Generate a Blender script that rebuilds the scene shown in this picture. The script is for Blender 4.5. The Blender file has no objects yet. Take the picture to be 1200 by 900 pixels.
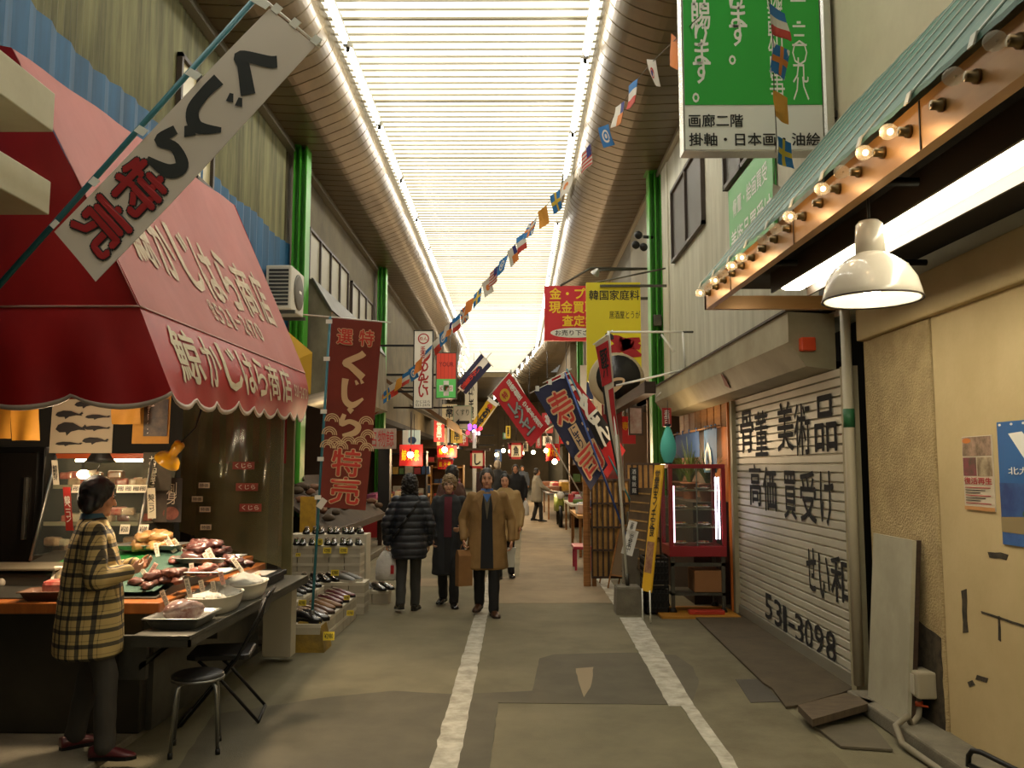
import bpy, bmesh, math, random
from mathutils import Vector, Matrix, noise
random.seed(7)
SC = bpy.context.scene
COL = SC.collection
# ---------------------------------------------------------------- camera
FPX = 1000.0
CAMZ = 1.68
PITCH = math.atan(98 / FPX)
YAW = math.atan(5 / FPX)
cd = bpy.data.cameras.new('camera'); cam = bpy.data.objects.new('camera', cd); COL.objects.link(cam)
cd.sensor_fit = 'HORIZONTAL'; cd.sensor_width = 36.0; cd.lens = 36.0 * FPX / 1200.0
cd.clip_start = 0.05; cd.clip_end = 300
cam.location = (0, 0, CAMZ); cam.rotation_euler = (math.pi / 2 + PITCH, 0, YAW)
SC.camera = cam
CR = cam.rotation_euler.to_matrix()
C0 = Vector((0, 0, CAMZ))
def ray(px, py): return CR @ Vector(((px - 600) / FPX, (450 - py) / FPX, -1))
def P(px, py, D):                      # point at street distance D along the sight line
    d = ray(px, py); return C0 + d * (D / d.y)
def PX(px, py, X):
    d = ray(px, py); return C0 + d * (X / d.x)
def PZ(px, py, Z=0.0):
    d = ray(px, py); return C0 + d * ((Z - CAMZ) / d.z)
# ---------------------------------------------------------------- world, exposure
SC.view_settings.view_transform = 'Standard'; SC.view_settings.look = 'None'
SC.view_settings.exposure = 0.35; SC.view_settings.gamma = 1.0
SC.view_settings.use_curve_mapping = False
try: SC.cycles.use_denoising = True; SC.cycles.max_bounces = 6; SC.cycles.sample_clamp_indirect = 4.0
except Exception: pass
W = bpy.data.worlds.new('world'); SC.world = W; W.use_nodes = True
W.node_tree.nodes['Background'].inputs[0].default_value = (1.0, 0.93, 0.78, 1)
W.node_tree.nodes['Background'].inputs[1].default_value = 0.15
SKYLIGHT = 1.3; TUBE = 30.0; SOFT = (1.0, 0.94, 0.80)
def area_light(name, loc, size, energy, color, rot=(0, 0, 0), sy=None):
    l = bpy.data.lights.new(name, 'AREA'); l.energy = energy; l.color = color; l.size = size
    if sy: l.shape = 'RECTANGLE'; l.size_y = sy
    o = bpy.data.objects.new(name, l); COL.objects.link(o); o.location = loc; o.rotation_euler = rot; return o
def point_light(name, loc, energy, color=(1, .72, .42), r=.04):
    l = bpy.data.lights.new(name, 'POINT'); l.energy = energy * 1.35; l.color = color; l.shadow_soft_size = r
    o = bpy.data.objects.new(name, l); COL.objects.link(o); o.location = loc; return o
def spot_light(name, loc, energy, color, deg, r=.06, tiltx=0, tilty=0):
    l = bpy.data.lights.new(name, 'SPOT'); l.energy = energy * 1.35; l.color = color; l.shadow_soft_size = r; l.spot_size = math.radians(deg); l.spot_blend = .4
    o = bpy.data.objects.new(name, l); COL.objects.link(o); o.location = loc; o.rotation_euler = (tiltx, tilty, 0); return o
# ---------------------------------------------------------------- materials
def lin(h):
    if isinstance(h, str):
        h = h.lstrip('#'); c = [int(h[i:i + 2], 16) / 255 for i in (0, 2, 4)]
        return tuple((x / 12.92 if x <= .04045 else ((x + .055) / 1.055) ** 2.4) for x in c)
    return tuple(h)
MATS = {}
def mat(name, col, rough=.6, metal=0, noise_=.0, scale=6, bump=0, bscale=60, emit=0, alpha=1, col2=None, trans=0, stretch=None, coat=0):
    if name in MATS: return MATS[name]
    m = bpy.data.materials.new(name); m.use_nodes = True; nt = m.node_tree; b = nt.nodes['Principled BSDF']
    c = lin(col); MATS[name] = m
    b.inputs['Base Color'].default_value = (*c, 1); b.inputs['Roughness'].default_value = rough; b.inputs['Metallic'].default_value = metal
    if coat: b.inputs['Coat Weight'].default_value = coat
    if emit: b.inputs['Emission Color'].default_value = (*c, 1); b.inputs['Emission Strength'].default_value = emit
    if alpha < 1: b.inputs['Alpha'].default_value = alpha
    if trans: b.inputs['Transmission Weight'].default_value = trans
    if noise_ or col2:
        tc = nt.nodes.new('ShaderNodeTexCoord'); n = nt.nodes.new('ShaderNodeTexNoise'); r = nt.nodes.new('ShaderNodeValToRGB')
        n.inputs['Scale'].default_value = scale; n.inputs['Detail'].default_value = 6; n.inputs['Roughness'].default_value = .65
        src = tc.outputs['Object']
        if stretch:
            mp = nt.nodes.new('ShaderNodeMapping'); mp.inputs['Scale'].default_value = stretch
            nt.links.new(src, mp.inputs[0]); src = mp.outputs[0]
        nt.links.new(src, n.inputs['Vector']); nt.links.new(n.outputs['Fac'], r.inputs[0]); nt.links.new(r.outputs[0], b.inputs['Base Color'])
        c2 = lin(col2) if col2 else tuple(x * (1 - noise_) for x in c)
        r.color_ramp.elements[0].position = .36; r.color_ramp.elements[1].position = .64
        r.color_ramp.elements[0].color = (*c2, 1); r.color_ramp.elements[1].color = (*c, 1)
    if bump:
        tc = nt.nodes.new('ShaderNodeTexCoord'); n2 = nt.nodes.new('ShaderNodeTexNoise'); bp = nt.nodes.new('ShaderNodeBump')
        n2.inputs['Scale'].default_value = bscale; bp.inputs['Strength'].default_value = bump; bp.inputs['Distance'].default_value = .02
        nt.links.new(tc.outputs['Object'], n2.inputs['Vector']); nt.links.new(n2.outputs['Fac'], bp.inputs['Height']); nt.links.new(bp.outputs[0], b.inputs['Normal'])
    return m
def emat(name, col, s):
    if name in MATS: return MATS[name]
    m = bpy.data.materials.new(name); m.use_nodes = True; nt = m.node_tree; nt.nodes.remove(nt.nodes['Principled BSDF'])
    e = nt.nodes.new('ShaderNodeEmission'); e.inputs[0].default_value = (*lin(col), 1); e.inputs[1].default_value = s
    nt.links.new(e.outputs[0], nt.nodes['Material Output'].inputs[0]); MATS[name] = m; return m
def glassmat(name, tint='#e8efe8', op=.12):        # thin clear pane: mostly see-through with gloss
    if name in MATS: return MATS[name]
    m = bpy.data.materials.new(name); m.use_nodes = True; nt = m.node_tree; nt.nodes.remove(nt.nodes['Principled BSDF'])
    t = nt.nodes.new('ShaderNodeBsdfTransparent'); t.inputs[0].default_value = (.93, .95, .92, 1)
    g = nt.nodes.new('ShaderNodeBsdfPrincipled'); g.inputs['Base Color'].default_value = (*lin(tint), 1); g.inputs['Roughness'].default_value = .08
    x = nt.nodes.new('ShaderNodeMixShader'); x.inputs[0].default_value = op
    nt.links.new(t.outputs[0], x.inputs[1]); nt.links.new(g.outputs[0], x.inputs[2]); nt.links.new(x.outputs[0], nt.nodes['Material Output'].inputs[0])
    MATS[name] = m; return m
# ---------------------------------------------------------------- mesh helpers
class MB:
    def __init__(s): s.bm = bmesh.new(); s.mi = 0
    def f(s, vs, mi=None, smooth=False):
        v = [x if isinstance(x, bmesh.types.BMVert) else s.bm.verts.new(x) for x in vs]
        try: fc = s.bm.faces.new(v)
        except ValueError: return None
        fc.material_index = s.mi if mi is None else mi; fc.smooth = smooth; return fc
    def box(s, x0, x1, y0, y1, z0, z1, M=None, bev=0):
        vs = [Vector((x, y, z)) for x in (x0, x1) for y in (y0, y1) for z in (z0, z1)]
        if M is not None: vs = [M @ v for v in vs]
        bv = [s.bm.verts.new(v) for v in vs]
        fs = [s.f([bv[i] for i in q]) for q in ((0, 1, 3, 2), (4, 6, 7, 5), (0, 4, 5, 1), (2, 3, 7, 6), (0, 2, 6, 4), (1, 5, 7, 3))]
        if bev:
            es = {e for f in fs for e in f.edges}
            r = bmesh.ops.bevel(s.bm, geom=list(es), offset=bev, segments=2, profile=.5, affect='EDGES', clamp_overlap=True)
            for f in r['faces']: f.material_index = s.mi
        return s
    def prism(s, poly, d):                  # polygon of 3D points extruded by vector d
        d = Vector(d); a = [s.bm.verts.new(Vector(p)) for p in poly]; b = [s.bm.verts.new(Vector(p) + d) for p in poly]; n = len(a)
        s.f(a[::-1]); s.f(b)
        for i in range(n): s.f([a[i], a[(i + 1) % n], b[(i + 1) % n], b[i]])
        return s
    def slab(s, tl, tr, br, bl, t):        # quad with thickness away from its normal
        tl, tr, br, bl = map(Vector, (tl, tr, br, bl)); n = (bl - tl).cross(tr - tl).normalized()
        return s.prism([tl, bl, br, tr], -n * t)
    def rings(s, rings, caps=True, smooth=True, closed=True):
        R = [[s.bm.verts.new(Vector(p)) for p in r] for r in rings]; n = len(R[0])
        for a, b in zip(R, R[1:]):
            for i in range(n if closed else n - 1): s.f([a[i], a[(i + 1) % n], b[(i + 1) % n], b[i]], smooth=smooth)
        if caps and closed: s.f(R[0][::-1], smooth=False); s.f(R[-1], smooth=False)
        return s
    def tube(s, pts, r, n=8, caps=True):
        pts = [Vector(p) for p in pts]; rs = []; up = None
        for i, p in enumerate(pts):
            t = (pts[min(i + 1, len(pts) - 1)] - pts[max(i - 1, 0)]).normalized()
            if up is None:
                up = Vector((0, 0, 1)) if abs(t.z) < .9 else Vector((1, 0, 0))
            a = t.cross(up).normalized(); up = a.cross(t).normalized()
            rr = r[i] if isinstance(r, (list, tuple)) else r
            rs.append([p + (a * math.cos(k * 2 * math.pi / n) + up * math.sin(k * 2 * math.pi / n)) * rr for k in range(n)])
        return s.rings(rs, caps)
    def lathe(s, prof, c=(0, 0, 0), n=20, M=None, caps=False):
        c = Vector(c); rs = []
        for r, z in prof:
            ring = [Vector((r * math.cos(k * 2 * math.pi / n), r * math.sin(k * 2 * math.pi / n), z)) for k in range(n)]
            rs.append([(M @ p if M is not None else p) + c for p in ring])
        return s.rings(rs, caps)
    def ell(s, c, r, M=None, n=14, m=9):
        c = Vector(c); r = (r, r, r) if not isinstance(r, (tuple, list)) else r; rs = []
        for j in range(m + 1):
            a = -math.pi / 2 + math.pi * (j + .001 if j == 0 else j - .001 if j == m else j) / m
            ring = [Vector((r[0] * math.cos(a) * math.cos(k * 2 * math.pi / n), r[1] * math.cos(a) * math.sin(k * 2 * math.pi / n), r[2] * math.sin(a))) for k in range(n)]
            rs.append([(M @ p if M is not None else p) + c for p in ring])
        return s.rings(rs, True)
    def cone(s, a, b, ra, rb, n=12):
        a, b = Vector(a), Vector(b); s.tube([a, b], [ra, rb], n); return s
    def caps(s, a, b, ra, rb, n=12):       # tapered capsule
        s.ell(a, ra, n=n, m=8); s.ell(b, rb, n=n, m=8); return s.cone(a, b, ra, rb, n)
    def build(s, name, mats, parent=None, rec=True, smooth=None):
        if rec: bmesh.ops.recalc_face_normals(s.bm, faces=s.bm.faces)
        me = bpy.data.meshes.new(name); s.bm.to_mesh(me); s.bm.free()
        for m in (mats if isinstance(mats, (list, tuple)) else [mats]): me.materials.append(m)
        if smooth is not None:
            for p in me.polygons: p.use_smooth = smooth
        return link(name, me, parent)
def link(name, me, parent=None):
    o = bpy.data.objects.new(name, me); COL.objects.link(o)
    if parent is not None: setpar(o, parent)
    return o
def wloc(o):
    v = Vector(o.location)
    return v
WM = {}
def setpar(o, p):
    o.parent = p; o.matrix_parent_inverse = WM.get(p.name, Matrix.Identity(4)).inverted()
    WM[o.name] = Matrix.Identity(4)
def tag(o, label, cat, group=None, kind=None):
    o['label'] = label; o['category'] = cat
    if group: o['group'] = group
    if kind: o['kind'] = kind
    return o
def thing(name, label, cat, loc=(0, 0, 0), group=None):
    o = bpy.data.objects.new(name, None); COL.objects.link(o); o.location = loc; o.empty_display_size = .1
    WM[o.name] = Matrix.Translation(Vector(loc))
    return tag(o, label, cat, group)
def struct(o): o['kind'] = 'structure'; return o
def dup(root, M, label=None, group=None):          # copy a thing with parts; M moves the original's world placement
    r = root.copy(); COL.objects.link(r); r.matrix_basis = M @ root.matrix_basis
    if label: r['label'] = label
    if group: r['group'] = group
    for ch in root.children:
        c = ch.copy(); COL.objects.link(c); c.parent = r
        for g in ch.children:
            d = g.copy(); COL.objects.link(d); d.parent = c
    return r
def place(root, loc, rz=0, s=1.0, rx=0):
    root.matrix_basis = Matrix.Translation(Vector(loc)) @ Matrix.Rotation(rz, 4, 'Z') @ Matrix.Rotation(rx, 4, 'X') @ Matrix.Scale(s, 4); return root
def bil(tl, tr, br, bl):                   # flat patch u to the right, v down
    tl, tr, br, bl = map(Vector, (tl, tr, br, bl))
    n = (bl - tl).cross(tr - tl).normalized()
    def S(u, v, h=0): return (tl * (1 - u) + tr * u) * (1 - v) + (bl * (1 - u) + br * u) * v + n * h
    return S
GL = {}
def glyphs(body, off=0.0, space=1.0, vertical=False):
    k = (body, off, space, vertical)
    if k in GL: return GL[k]
    cu = bpy.data.curves.new('t', 'FONT'); cu.body = '\n'.join(body) if vertical else body
    cu.align_x = 'CENTER'; cu.offset = off; cu.resolution_u = 2; cu.space_line = .62 * space if vertical else space; cu.fill_mode = 'FRONT'
    if not vertical: cu.space_character = space
    o = bpy.data.objects.new('t', cu); COL.objects.link(o)
    dg = bpy.context.evaluated_depsgraph_get(); ev = o.evaluated_get(dg); me = ev.to_mesh()
    vs = [(v.co.x, v.co.y) for v in me.vertices]; fs = [tuple(p.vertices) for p in me.polygons]
    ev.to_mesh_clear(); bpy.data.objects.remove(o); bpy.data.curves.remove(cu)
    GL[k] = (vs, fs); return GL[k]
def write(body, S, rect, m, parent, name='lettering', off=0.0, h=.004, vertical=False, space=1.0, shear=0, mb=None):
    # off thickens the strokes: the glyphs are stamped again a hair to each side
    vs, fs = glyphs(body, 0.0, space, vertical)
    if not vs: return None
    x0 = min(v[0] for v in vs); x1 = max(v[0] for v in vs); y0 = min(v[1] for v in vs); y1 = max(v[1] for v in vs)
    u0, v0, u1, v1 = rect; own = mb is None; mb = mb or MB(); off *= .8
    if body == '-': v0, v1 = v0 + (v1 - v0) * .42, v0 + (v1 - v0) * .58
    if body == 'ー' : u0, u1 = u0 + (u1 - u0) * .4, u0 + (u1 - u0) * .6
    ox, oy = min(1, (x1 - x0) / .55), min(1, (y1 - y0) / .55)
    if off <= .004: st = [(0, 0)]
    elif off < .035: st = [(off, 0), (-off, 0), (0, off), (0, -off)]
    else: st = [(off * math.cos(k * math.pi / 4), off * math.sin(k * math.pi / 4)) for k in range(8)]
    for n, (dx, dy) in enumerate(st):
        bv = []
        for x, y in vs:
            a = (x + dx * ox - x0) / max(1e-6, x1 - x0); b = (y1 - y - dy * oy) / max(1e-6, y1 - y0)
            bv.append(mb.bm.verts.new(S(u0 + (u1 - u0) * a + shear * (.5 - b), v0 + (v1 - v0) * b, h + n * .0002)))
        for f in fs: mb.f([bv[i] for i in f])
    if own: return mb.build(name, m, parent, rec=False)
def shape(S, pts, h, m, parent, name='emblem', mb=None):
    own = mb is None; mb = mb or MB(); mb.f([S(u, v, h) for u, v in pts])
    if own: return mb.build(name, m, parent, rec=False)
def circ(cx, cy, rx, ry, n=20, a0=0, a1=360): return [(cx + rx * math.cos(math.radians(a0 + (a1 - a0) * i / n)), cy + ry * math.sin(math.radians(a0 + (a1 - a0) * i / n))) for i in range(n if a1 - a0 == 360 else n + 1)]
def cloth(name, S, m, parent, nu=10, nv=20, t=.004, rim=None):
    mb = MB()
    for h, flip in ((0, False), (-t, True)):
        g = [[mb.bm.verts.new(S(i / nu, j / nv, h)) for i in range(nu + 1)] for j in range(nv + 1)]
        for j in range(nv):
            for i in range(nu):
                q = [g[j][i], g[j + 1][i], g[j + 1][i + 1], g[j][i + 1]]; mb.f(q[::-1] if flip else q, smooth=True)
    return mb.build(name, m, parent, rec=False)
def wavy(tl, tr, br, bl, amp=.03, fu=1.3, fv=1.7, ph=0, sag=0):
    S0 = bil(tl, tr, br, bl)
    def S(u, v, h=0):
        return S0(u, v, h + amp * math.sin(fu * math.pi * 2 * u + ph + v * 2.0) * (.25 + .75 * v) + amp * .6 * math.sin(fv * math.pi * 2 * v + ph * 1.7 + u) + sag * math.sin(math.pi * u) * v)
    return S
def remesh(mb, name, m, parent, vox=.012, sm=3, disp=None):
    o = mb.build(name, m, None)
    d = o.modifiers.new('r', 'REMESH'); d.mode = 'VOXEL'; d.voxel_size = vox
    d2 = o.modifiers.new('s', 'SMOOTH'); d2.iterations = sm; d2.factor = .5
    dg = bpy.context.evaluated_depsgraph_get(); me = bpy.data.meshes.new_from_object(o.evaluated_get(dg))
    old = o.data; o.modifiers.clear(); o.data = me; bpy.data.meshes.remove(old)
    if disp:
        for v in me.vertices: v.co = disp(v.co.copy(), v.normal.copy())
    for p in me.polygons: p.use_smooth = True
    if parent is not None: setpar(o, parent)
    return o
def R(d): return math.radians(d)
def Tm(loc, rz=0, rx=0, ry=0): return Matrix.Translation(Vector(loc)) @ Matrix.Rotation(rz, 4, 'Z') @ Matrix.Rotation(ry, 4, 'Y') @ Matrix.Rotation(rx, 4, 'X')

def proj(p):
    q = CR.transposed() @ (Vector(p) - C0); return 600 + FPX * q.x / -q.z, 450 - FPX * q.y / -q.z
def tilt(o, th=.021, p=(0, 6.4, 2.95)):     # pitch a finished thing about a level axis across the street
    T = Matrix.Translation(Vector(p)); o.matrix_basis = T @ Matrix.Rotation(th, 4, 'X') @ T.inverted() @ o.matrix_basis
def uvp(S, px, py):                       # where on a surface S(u, v) a sight line lands
    u = v = .5
    for _ in range(25):
        a = proj(S(u, v)); b = proj(S(u + .001, v)); c = proj(S(u, v + .001))
        j = [(b[0] - a[0]) * 1e3, (c[0] - a[0]) * 1e3, (b[1] - a[1]) * 1e3, (c[1] - a[1]) * 1e3]
        d = j[0] * j[3] - j[1] * j[2]; ex, ey = px - a[0], py - a[1]
        if abs(d) < 1e-9: break
        u += max(-.5, min(.5, (ex * j[3] - ey * j[1]) / d)); v += max(-.5, min(.5, (ey * j[0] - ex * j[2]) / d))
    return u, v

def signboard(name, label, px0, py0, px1, py1, D, depth, m, cat='sign', frame=None, group=None):
    a, b = P(px0, py0, D), P(px1, py1, D); x0, x1, z0, z1 = a.x, b.x, b.z, a.z
    t = thing(name, label, cat, ((x0 + x1) / 2, D, z0), group)
    mb = MB(); mb.box(x0, x1, D, D + depth, z0, z1); mb.build('panel', m, t)
    if frame:
        w = .025; mb = MB()
        for q in ((x0 - w, x0, z0 - w, z1 + w), (x1, x1 + w, z0 - w, z1 + w), (x0, x1, z0 - w, z0), (x0, x1, z1, z1 + w)): mb.box(q[0], q[1], D - .012, D + depth, q[2], q[3])
        mb.build('frame', frame, t)
    return t, bil((x0, D, z1), (x1, D, z1), (x1, D, z0), (x0, D, z0))
def rectm(S, u0, v0, u1, v1, h, m, par, name): return shape(S, [(u0, v0), (u1, v0), (u1, v1), (u0, v1)], h, m, par, name)
# ================================================================ SETTING
SK_Z = 7.5; EA_Z = 6.98; XL = -3.76; XR = 2.6; SKL = -2.36; SKR = 1.0
def bend(D): return -max(0, D - 39) * .097
M_asph = mat('asphalt', '#716a52', .85, col2='#5e5842', scale=1.3, bump=.25, bscale=160)
M_asph_d = mat('asphalt_patch', '#544e3c', .8, col2='#484333', scale=2.5, bump=.2, bscale=160)
M_conc_t = mat('tan_concrete', '#8a7a60', .85, col2='#74664f', scale=1.2, bump=.15, bscale=120)
M_conc = mat('concrete', '#76705f', .9, col2='#5f594b', scale=3, bump=.25, bscale=90)
M_paint = mat('road_paint', '#b9b5a6', .75, col2='#8d8878', scale=7, bump=.15, bscale=120)
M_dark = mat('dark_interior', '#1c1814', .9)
M_steel = mat('steel', '#8d8d88', .35, metal=.9)
M_dsteel = mat('dull_steel', '#5d5b52', .45, metal=.7, noise_=.3, scale=5)
M_black = mat('black_metal', '#151515', .45, metal=.3)
M_white = mat('white_paint', '#d8d6cc', .5)
M_wood = mat('wood', '#9a6a35', .55, col2='#7d5226', scale=4, stretch=(1, 1, 12))
M_dwood = mat('dark_wood', '#3d2a1a', .6, col2='#2b1d12', scale=4, stretch=(1, 1, 10))
m = MB(); m.box(-22, 9, -8, 90, -.3, 0); struct(m.build('floor', M_asph))
NT = [0]
def trim(o): return struct(o)
def floor_poly(pts, m, z, zmat):
    mb = MB(); p3 = [PZ(x, y, 0) for x, y in pts]
    p3 = [Vector((p.x, p.y, z)) for p in p3]
    # subdivide the outline slightly so the edges are ragged like poured asphalt
    out = []
    for a, b in zip(p3, p3[1:] + p3[:1]):
        n = max(1, int((b - a).length / .12))
        for i in range(n):
            q = a.lerp(b, i / n); d = noise.noise(q * 7) * .012
            out.append(q + Vector((d, noise.noise(q * 7 + Vector((9, 0, 0))) * .012, 0)))
    mb.prism([Vector((q.x, q.y, -.01)) for q in out], (0, 0, z + .01))
    NT[0] += 1
    return trim(mb.build('trim_%d' % NT[0], zmat))
floor_poly([(150, 985), (250, 838), (380, 818), (460, 810), (532, 814), (624, 810), (632, 772), (650, 767), (740, 765), (792, 768), (812, 782), (820, 800), (812, 820), (780, 826), (584, 824), (574, 899), (560, 985)], 0, .0035, M_asph_d)
floor_poly([(490, 678), (608, 676), (612, 612), (620, 580), (655, 580), (690, 672), (722, 707), (560, 707), (566, 687), (490, 687)], 0, .002, M_conc_t)
floor_poly([(674, 784), (696, 782), (692, 806), (684, 818)], 0, .0045, mat('sand_stain', '#8b7c62', .9))
M_con2 = mat('worn_concrete', '#6a634c', .9, col2='#57503b', scale=2, bump=.2, bscale=100)
floor_poly([(752, 724), (812, 722), (890, 800), (1000, 905), (1010, 985), (905, 985), (858, 888), (814, 828)], 0, .0025, M_con2)
# painted lines
floor_poly([(486, 985), (504, 900), (560, 708), (583, 640), (590, 640), (574, 708), (537, 900), (526, 985)], 0, .004, M_paint)
floor_poly([(726, 724), (784, 828), (814, 828), (752, 724)], 0, .005, M_paint)
floor_poly([(798, 828), (840, 888), (895, 985), (912, 985), (858, 888), (814, 828)], 0, .005, M_paint)
floor_poly([(697, 676), (724, 716), (742, 716), (712, 676)], 0, .004, M_paint)
floor_poly([(862, 797), (893, 796), (915, 823), (880, 824)], 0, .006, mat('manhole', '#4a453b', .6, metal=.3, bump=.4, bscale=200))
# ---- skylight (translucent roofing lit by the day outside) and its purlins
M_sky = mat('skylight_sheet', '#e6e0cc', .6, emit=SKYLIGHT)
mb = MB(); rows = []; D = -2.0
while D < 52:
    st = .21 if D < 30 else .4
    for dy, z in ((0, .06), (st * .12, .02), (st * .3, .02), (st * .95, .06)):
        b = bend(D + dy); rows.append([(SKL - .1 + b, D + dy, SK_Z + z), (SKR + .1 + b, D + dy, SK_Z + z)])
    D += st
mb.rings(rows, caps=False, closed=False, smooth=False)
o = struct(mb.build('ceiling_skylight', M_sky, rec=False))
M_purl = mat('purlin', '#b8b29c', .5)
mb = MB(); D = -2.0; k = 0
while D < 51.5:
    b = bend(D); w = .014 if k % 12 else .05
    mb.box(SKL - .1 + b, SKR + .1 + b, D, D + w, SK_Z + .005, SK_Z + .03); D += .21 if D < 30 else .4; k += 1
struct(mb.build('ceiling_purlins', M_purl))
# ---- soffits: ribbed panels rounded up to the skylight
M_sof = mat('soffit_panel', '#65563a', .38, metal=.3, col2='#54472f', scale=1.2)
def soffit(name, prof):
    pts = []
    for k in range(len(prof) - 1):
        p0, p1, p2, p3 = prof[max(0, k - 1)], prof[k], prof[k + 1], prof[min(len(prof) - 1, k + 2)]
        for t in (0, .34, .67): pts.append(tuple(.5 * (2 * b + (c - a) * t + (2 * a - 5 * b + 4 * c - d) * t * t + (3 * b - a - 3 * c + d) * t ** 3) for a, b, c, d in zip(p0, p1, p2, p3)))
    prof = pts + [prof[-1]]
    mb = MB(); rs = []; D = -6.0
    while D < 72:
        st = .3 if D < 42 else .9; b = bend(D)
        for dy, off in ((0, 0), (st * .9, 0), (st * .92, .014), (st * .98, .014)):
            rs.append([(x + b, D + dy, z + off) for x, z in prof])
        D += st
    mb.rings(rs, caps=False, closed=False, smooth=False); return struct(mb.build(name, M_sof, rec=False))
soffit('ceiling_right', [(SKR + .10, SK_Z + .06), (SKR + .12, SK_Z - .12), (SKR + .2, SK_Z - .26), (SKR + .34, SK_Z - .38), (SKR + .54, SK_Z - .47), (SKR + .8, EA_Z - .03), (SKR + 1.1, EA_Z - .03), (XR + .1, EA_Z)])
soffit('ceiling_left', [(SKL - .10, SK_Z + .06), (SKL - .12, SK_Z - .12), (SKL - .2, SK_Z - .26), (SKL - .34, SK_Z - .38), (SKL - .54, SK_Z - .47), (SKL - .75, EA_Z - .03), (SKL - 1.0, EA_Z - .03), (XL - .1, EA_Z)])
mb = MB(); mb.box(-14, XR + .1, 52, 72, SK_Z - .3, SK_Z); struct(mb.build('ceiling_end', M_sof))
# ---- fluorescent tubes along both edges of the skylight
M_tube = emat('tube_light', '#fffaf0', TUBE)
M_tube_off = mat('tube_off', '#8a8474', .4)
def tube_lamp(x, D, L, lit, label, group):
    t = thing('fluorescent_lamp', label, 'lamp', (x, D, SK_Z - .2), group)
    mb = MB(); mb.box(x - .06, x + .06, D, D + L, SK_Z - .17, SK_Z - .13, bev=.006); mb.box(x - .01, x + .01, D + .3, D + .34, SK_Z - .13, SK_Z + .03); mb.box(x - .01, x + .01, D + L - .34, D + L - .3, SK_Z - .13, SK_Z + .03); mb.build('housing', M_white, t)
    mb = MB(); mb.tube([(x, D + .06, SK_Z - .2), (x, D + L - .06, SK_Z - .2)], .028, 8); mb.build('tube', M_tube if lit else M_tube_off, t)
    for yy in (D + .03, D + L - .05):
        mb = MB(); mb.box(x - .025, x + .025, yy, yy + .03, SK_Z - .23, SK_Z - .17); mb.build('lamp_holder', M_black, t)
D = 3.0; i = 0
while D < 51:
    tube_lamp(SKL + bend(D) + .09, D, 2.55, True, 'lit fluorescent tube along the left edge of the arcade skylight', 'fluorescent tubes on the left of the skylight')
    off = 15.6 < D < 17.0
    tube_lamp(SKR + bend(D) - .04, D + .35 if not off else 16.0, 2.55 if not off else 1.8, not off, 'unlit grey fluorescent tube among lit ones on the right skylight edge' if off else 'lit fluorescent tube along the right edge of the arcade skylight', 'fluorescent tubes on the right of the skylight' if not off else None)
    D += 2.66
# right tubes go on along the bend to the left
for D in (52.5, 55.5, 58.5, 61.5, 64.5):
    t = thing('fluorescent_lamp', 'lit fluorescent tube beyond the skylight where the arcade bends left', 'lamp', (SKR + bend(D), D, 7.3), 'fluorescent tubes past the skylight')
    mb = MB(); mb.box(SKR + bend(D) - .07, SKR + bend(D) + .07, D, D + 2.8, 7.12, 7.2); mb.build('housing', M_white, t)
    mb = MB(); mb.tube([(SKR + bend(D), D + .05, 7.07), (SKR + bend(D + 2.8), D + 2.75, 7.07)], .045, 8); mb.build('tube', M_tube, t)
# ---- corrugated cladding
def corr(name, y0, y1, z0, z1, x, face, m, pitch=.076, amp=.009, zfun0=None, zfun1=None):
    mb = MB(); rs = []; n = int((y1 - y0) / pitch * 4)
    for i in range(n + 1):
        y = y0 + (y1 - y0) * i / n; xx = x + amp * math.sin(i * math.pi / 2) * face
        a = zfun0(y) if zfun0 else z0; b = zfun1(y) if zfun1 else z1
        rs.append([(xx, y, a), (xx, y, b), (xx - face * .03, y, b), (xx - face * .03, y, a)])
    mb.rings(rs, caps=True, smooth=False); return mb.build(name, m)
M_cladR = mat('white_cladding', '#c9c6b2', .6, col2='#b2ae98', scale=1.5, stretch=(1, 3, .35))
M_cladL = mat('mossy_cladding', '#77734a', .7, col2='#4c4a2c', scale=2.0, stretch=(1, 4, .25))
M_blue = mat('blue_sheet', '#23587c', .6, col2='#1b4562', scale=2, stretch=(1, 3, .3))
M_cream = mat('cream_wall', '#c4af82', .75, col2='#b8a376', scale=1.6, bump=.06, bscale=30)
M_stucco = mat('rough_stucco', '#b8a376', .9, col2='#a48f66', scale=5, bump=.7, bscale=70)
# right side
mb = MB(); mb.box(XR, XR + .3, -6, 5.3, 0, 2.62); struct(mb.build('wall_right', M_cream))
mb = MB(); mb.box(XR - .05, XR + .3, -6, 6.35, 2.62, 2.9, bev=.01); struct(mb.build('wall_right_header', M_cream))
mb = MB(); mb.box(XR, XR + .3, -6, 6.75, 2.9, 7.0); struct(mb.build('wall_right_upper', mat('upper_panel', '#d8d1b2', .7, col2='#cdc5a6', scale=1.5)))
mb = MB(); mb.box(XR - .01, XR + .3, 5.315, 6.33, 0, 2.62, bev=.012); struct(mb.build('wall_right_stucco', M_stucco))
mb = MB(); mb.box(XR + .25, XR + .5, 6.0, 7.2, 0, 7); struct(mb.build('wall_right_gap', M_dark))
mb = MB(); mb.box(XR - .24, XR + .02, -6, 6.3, 0, .10, bev=.015); struct(mb.build('baseboard_right', M_conc))
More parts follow.
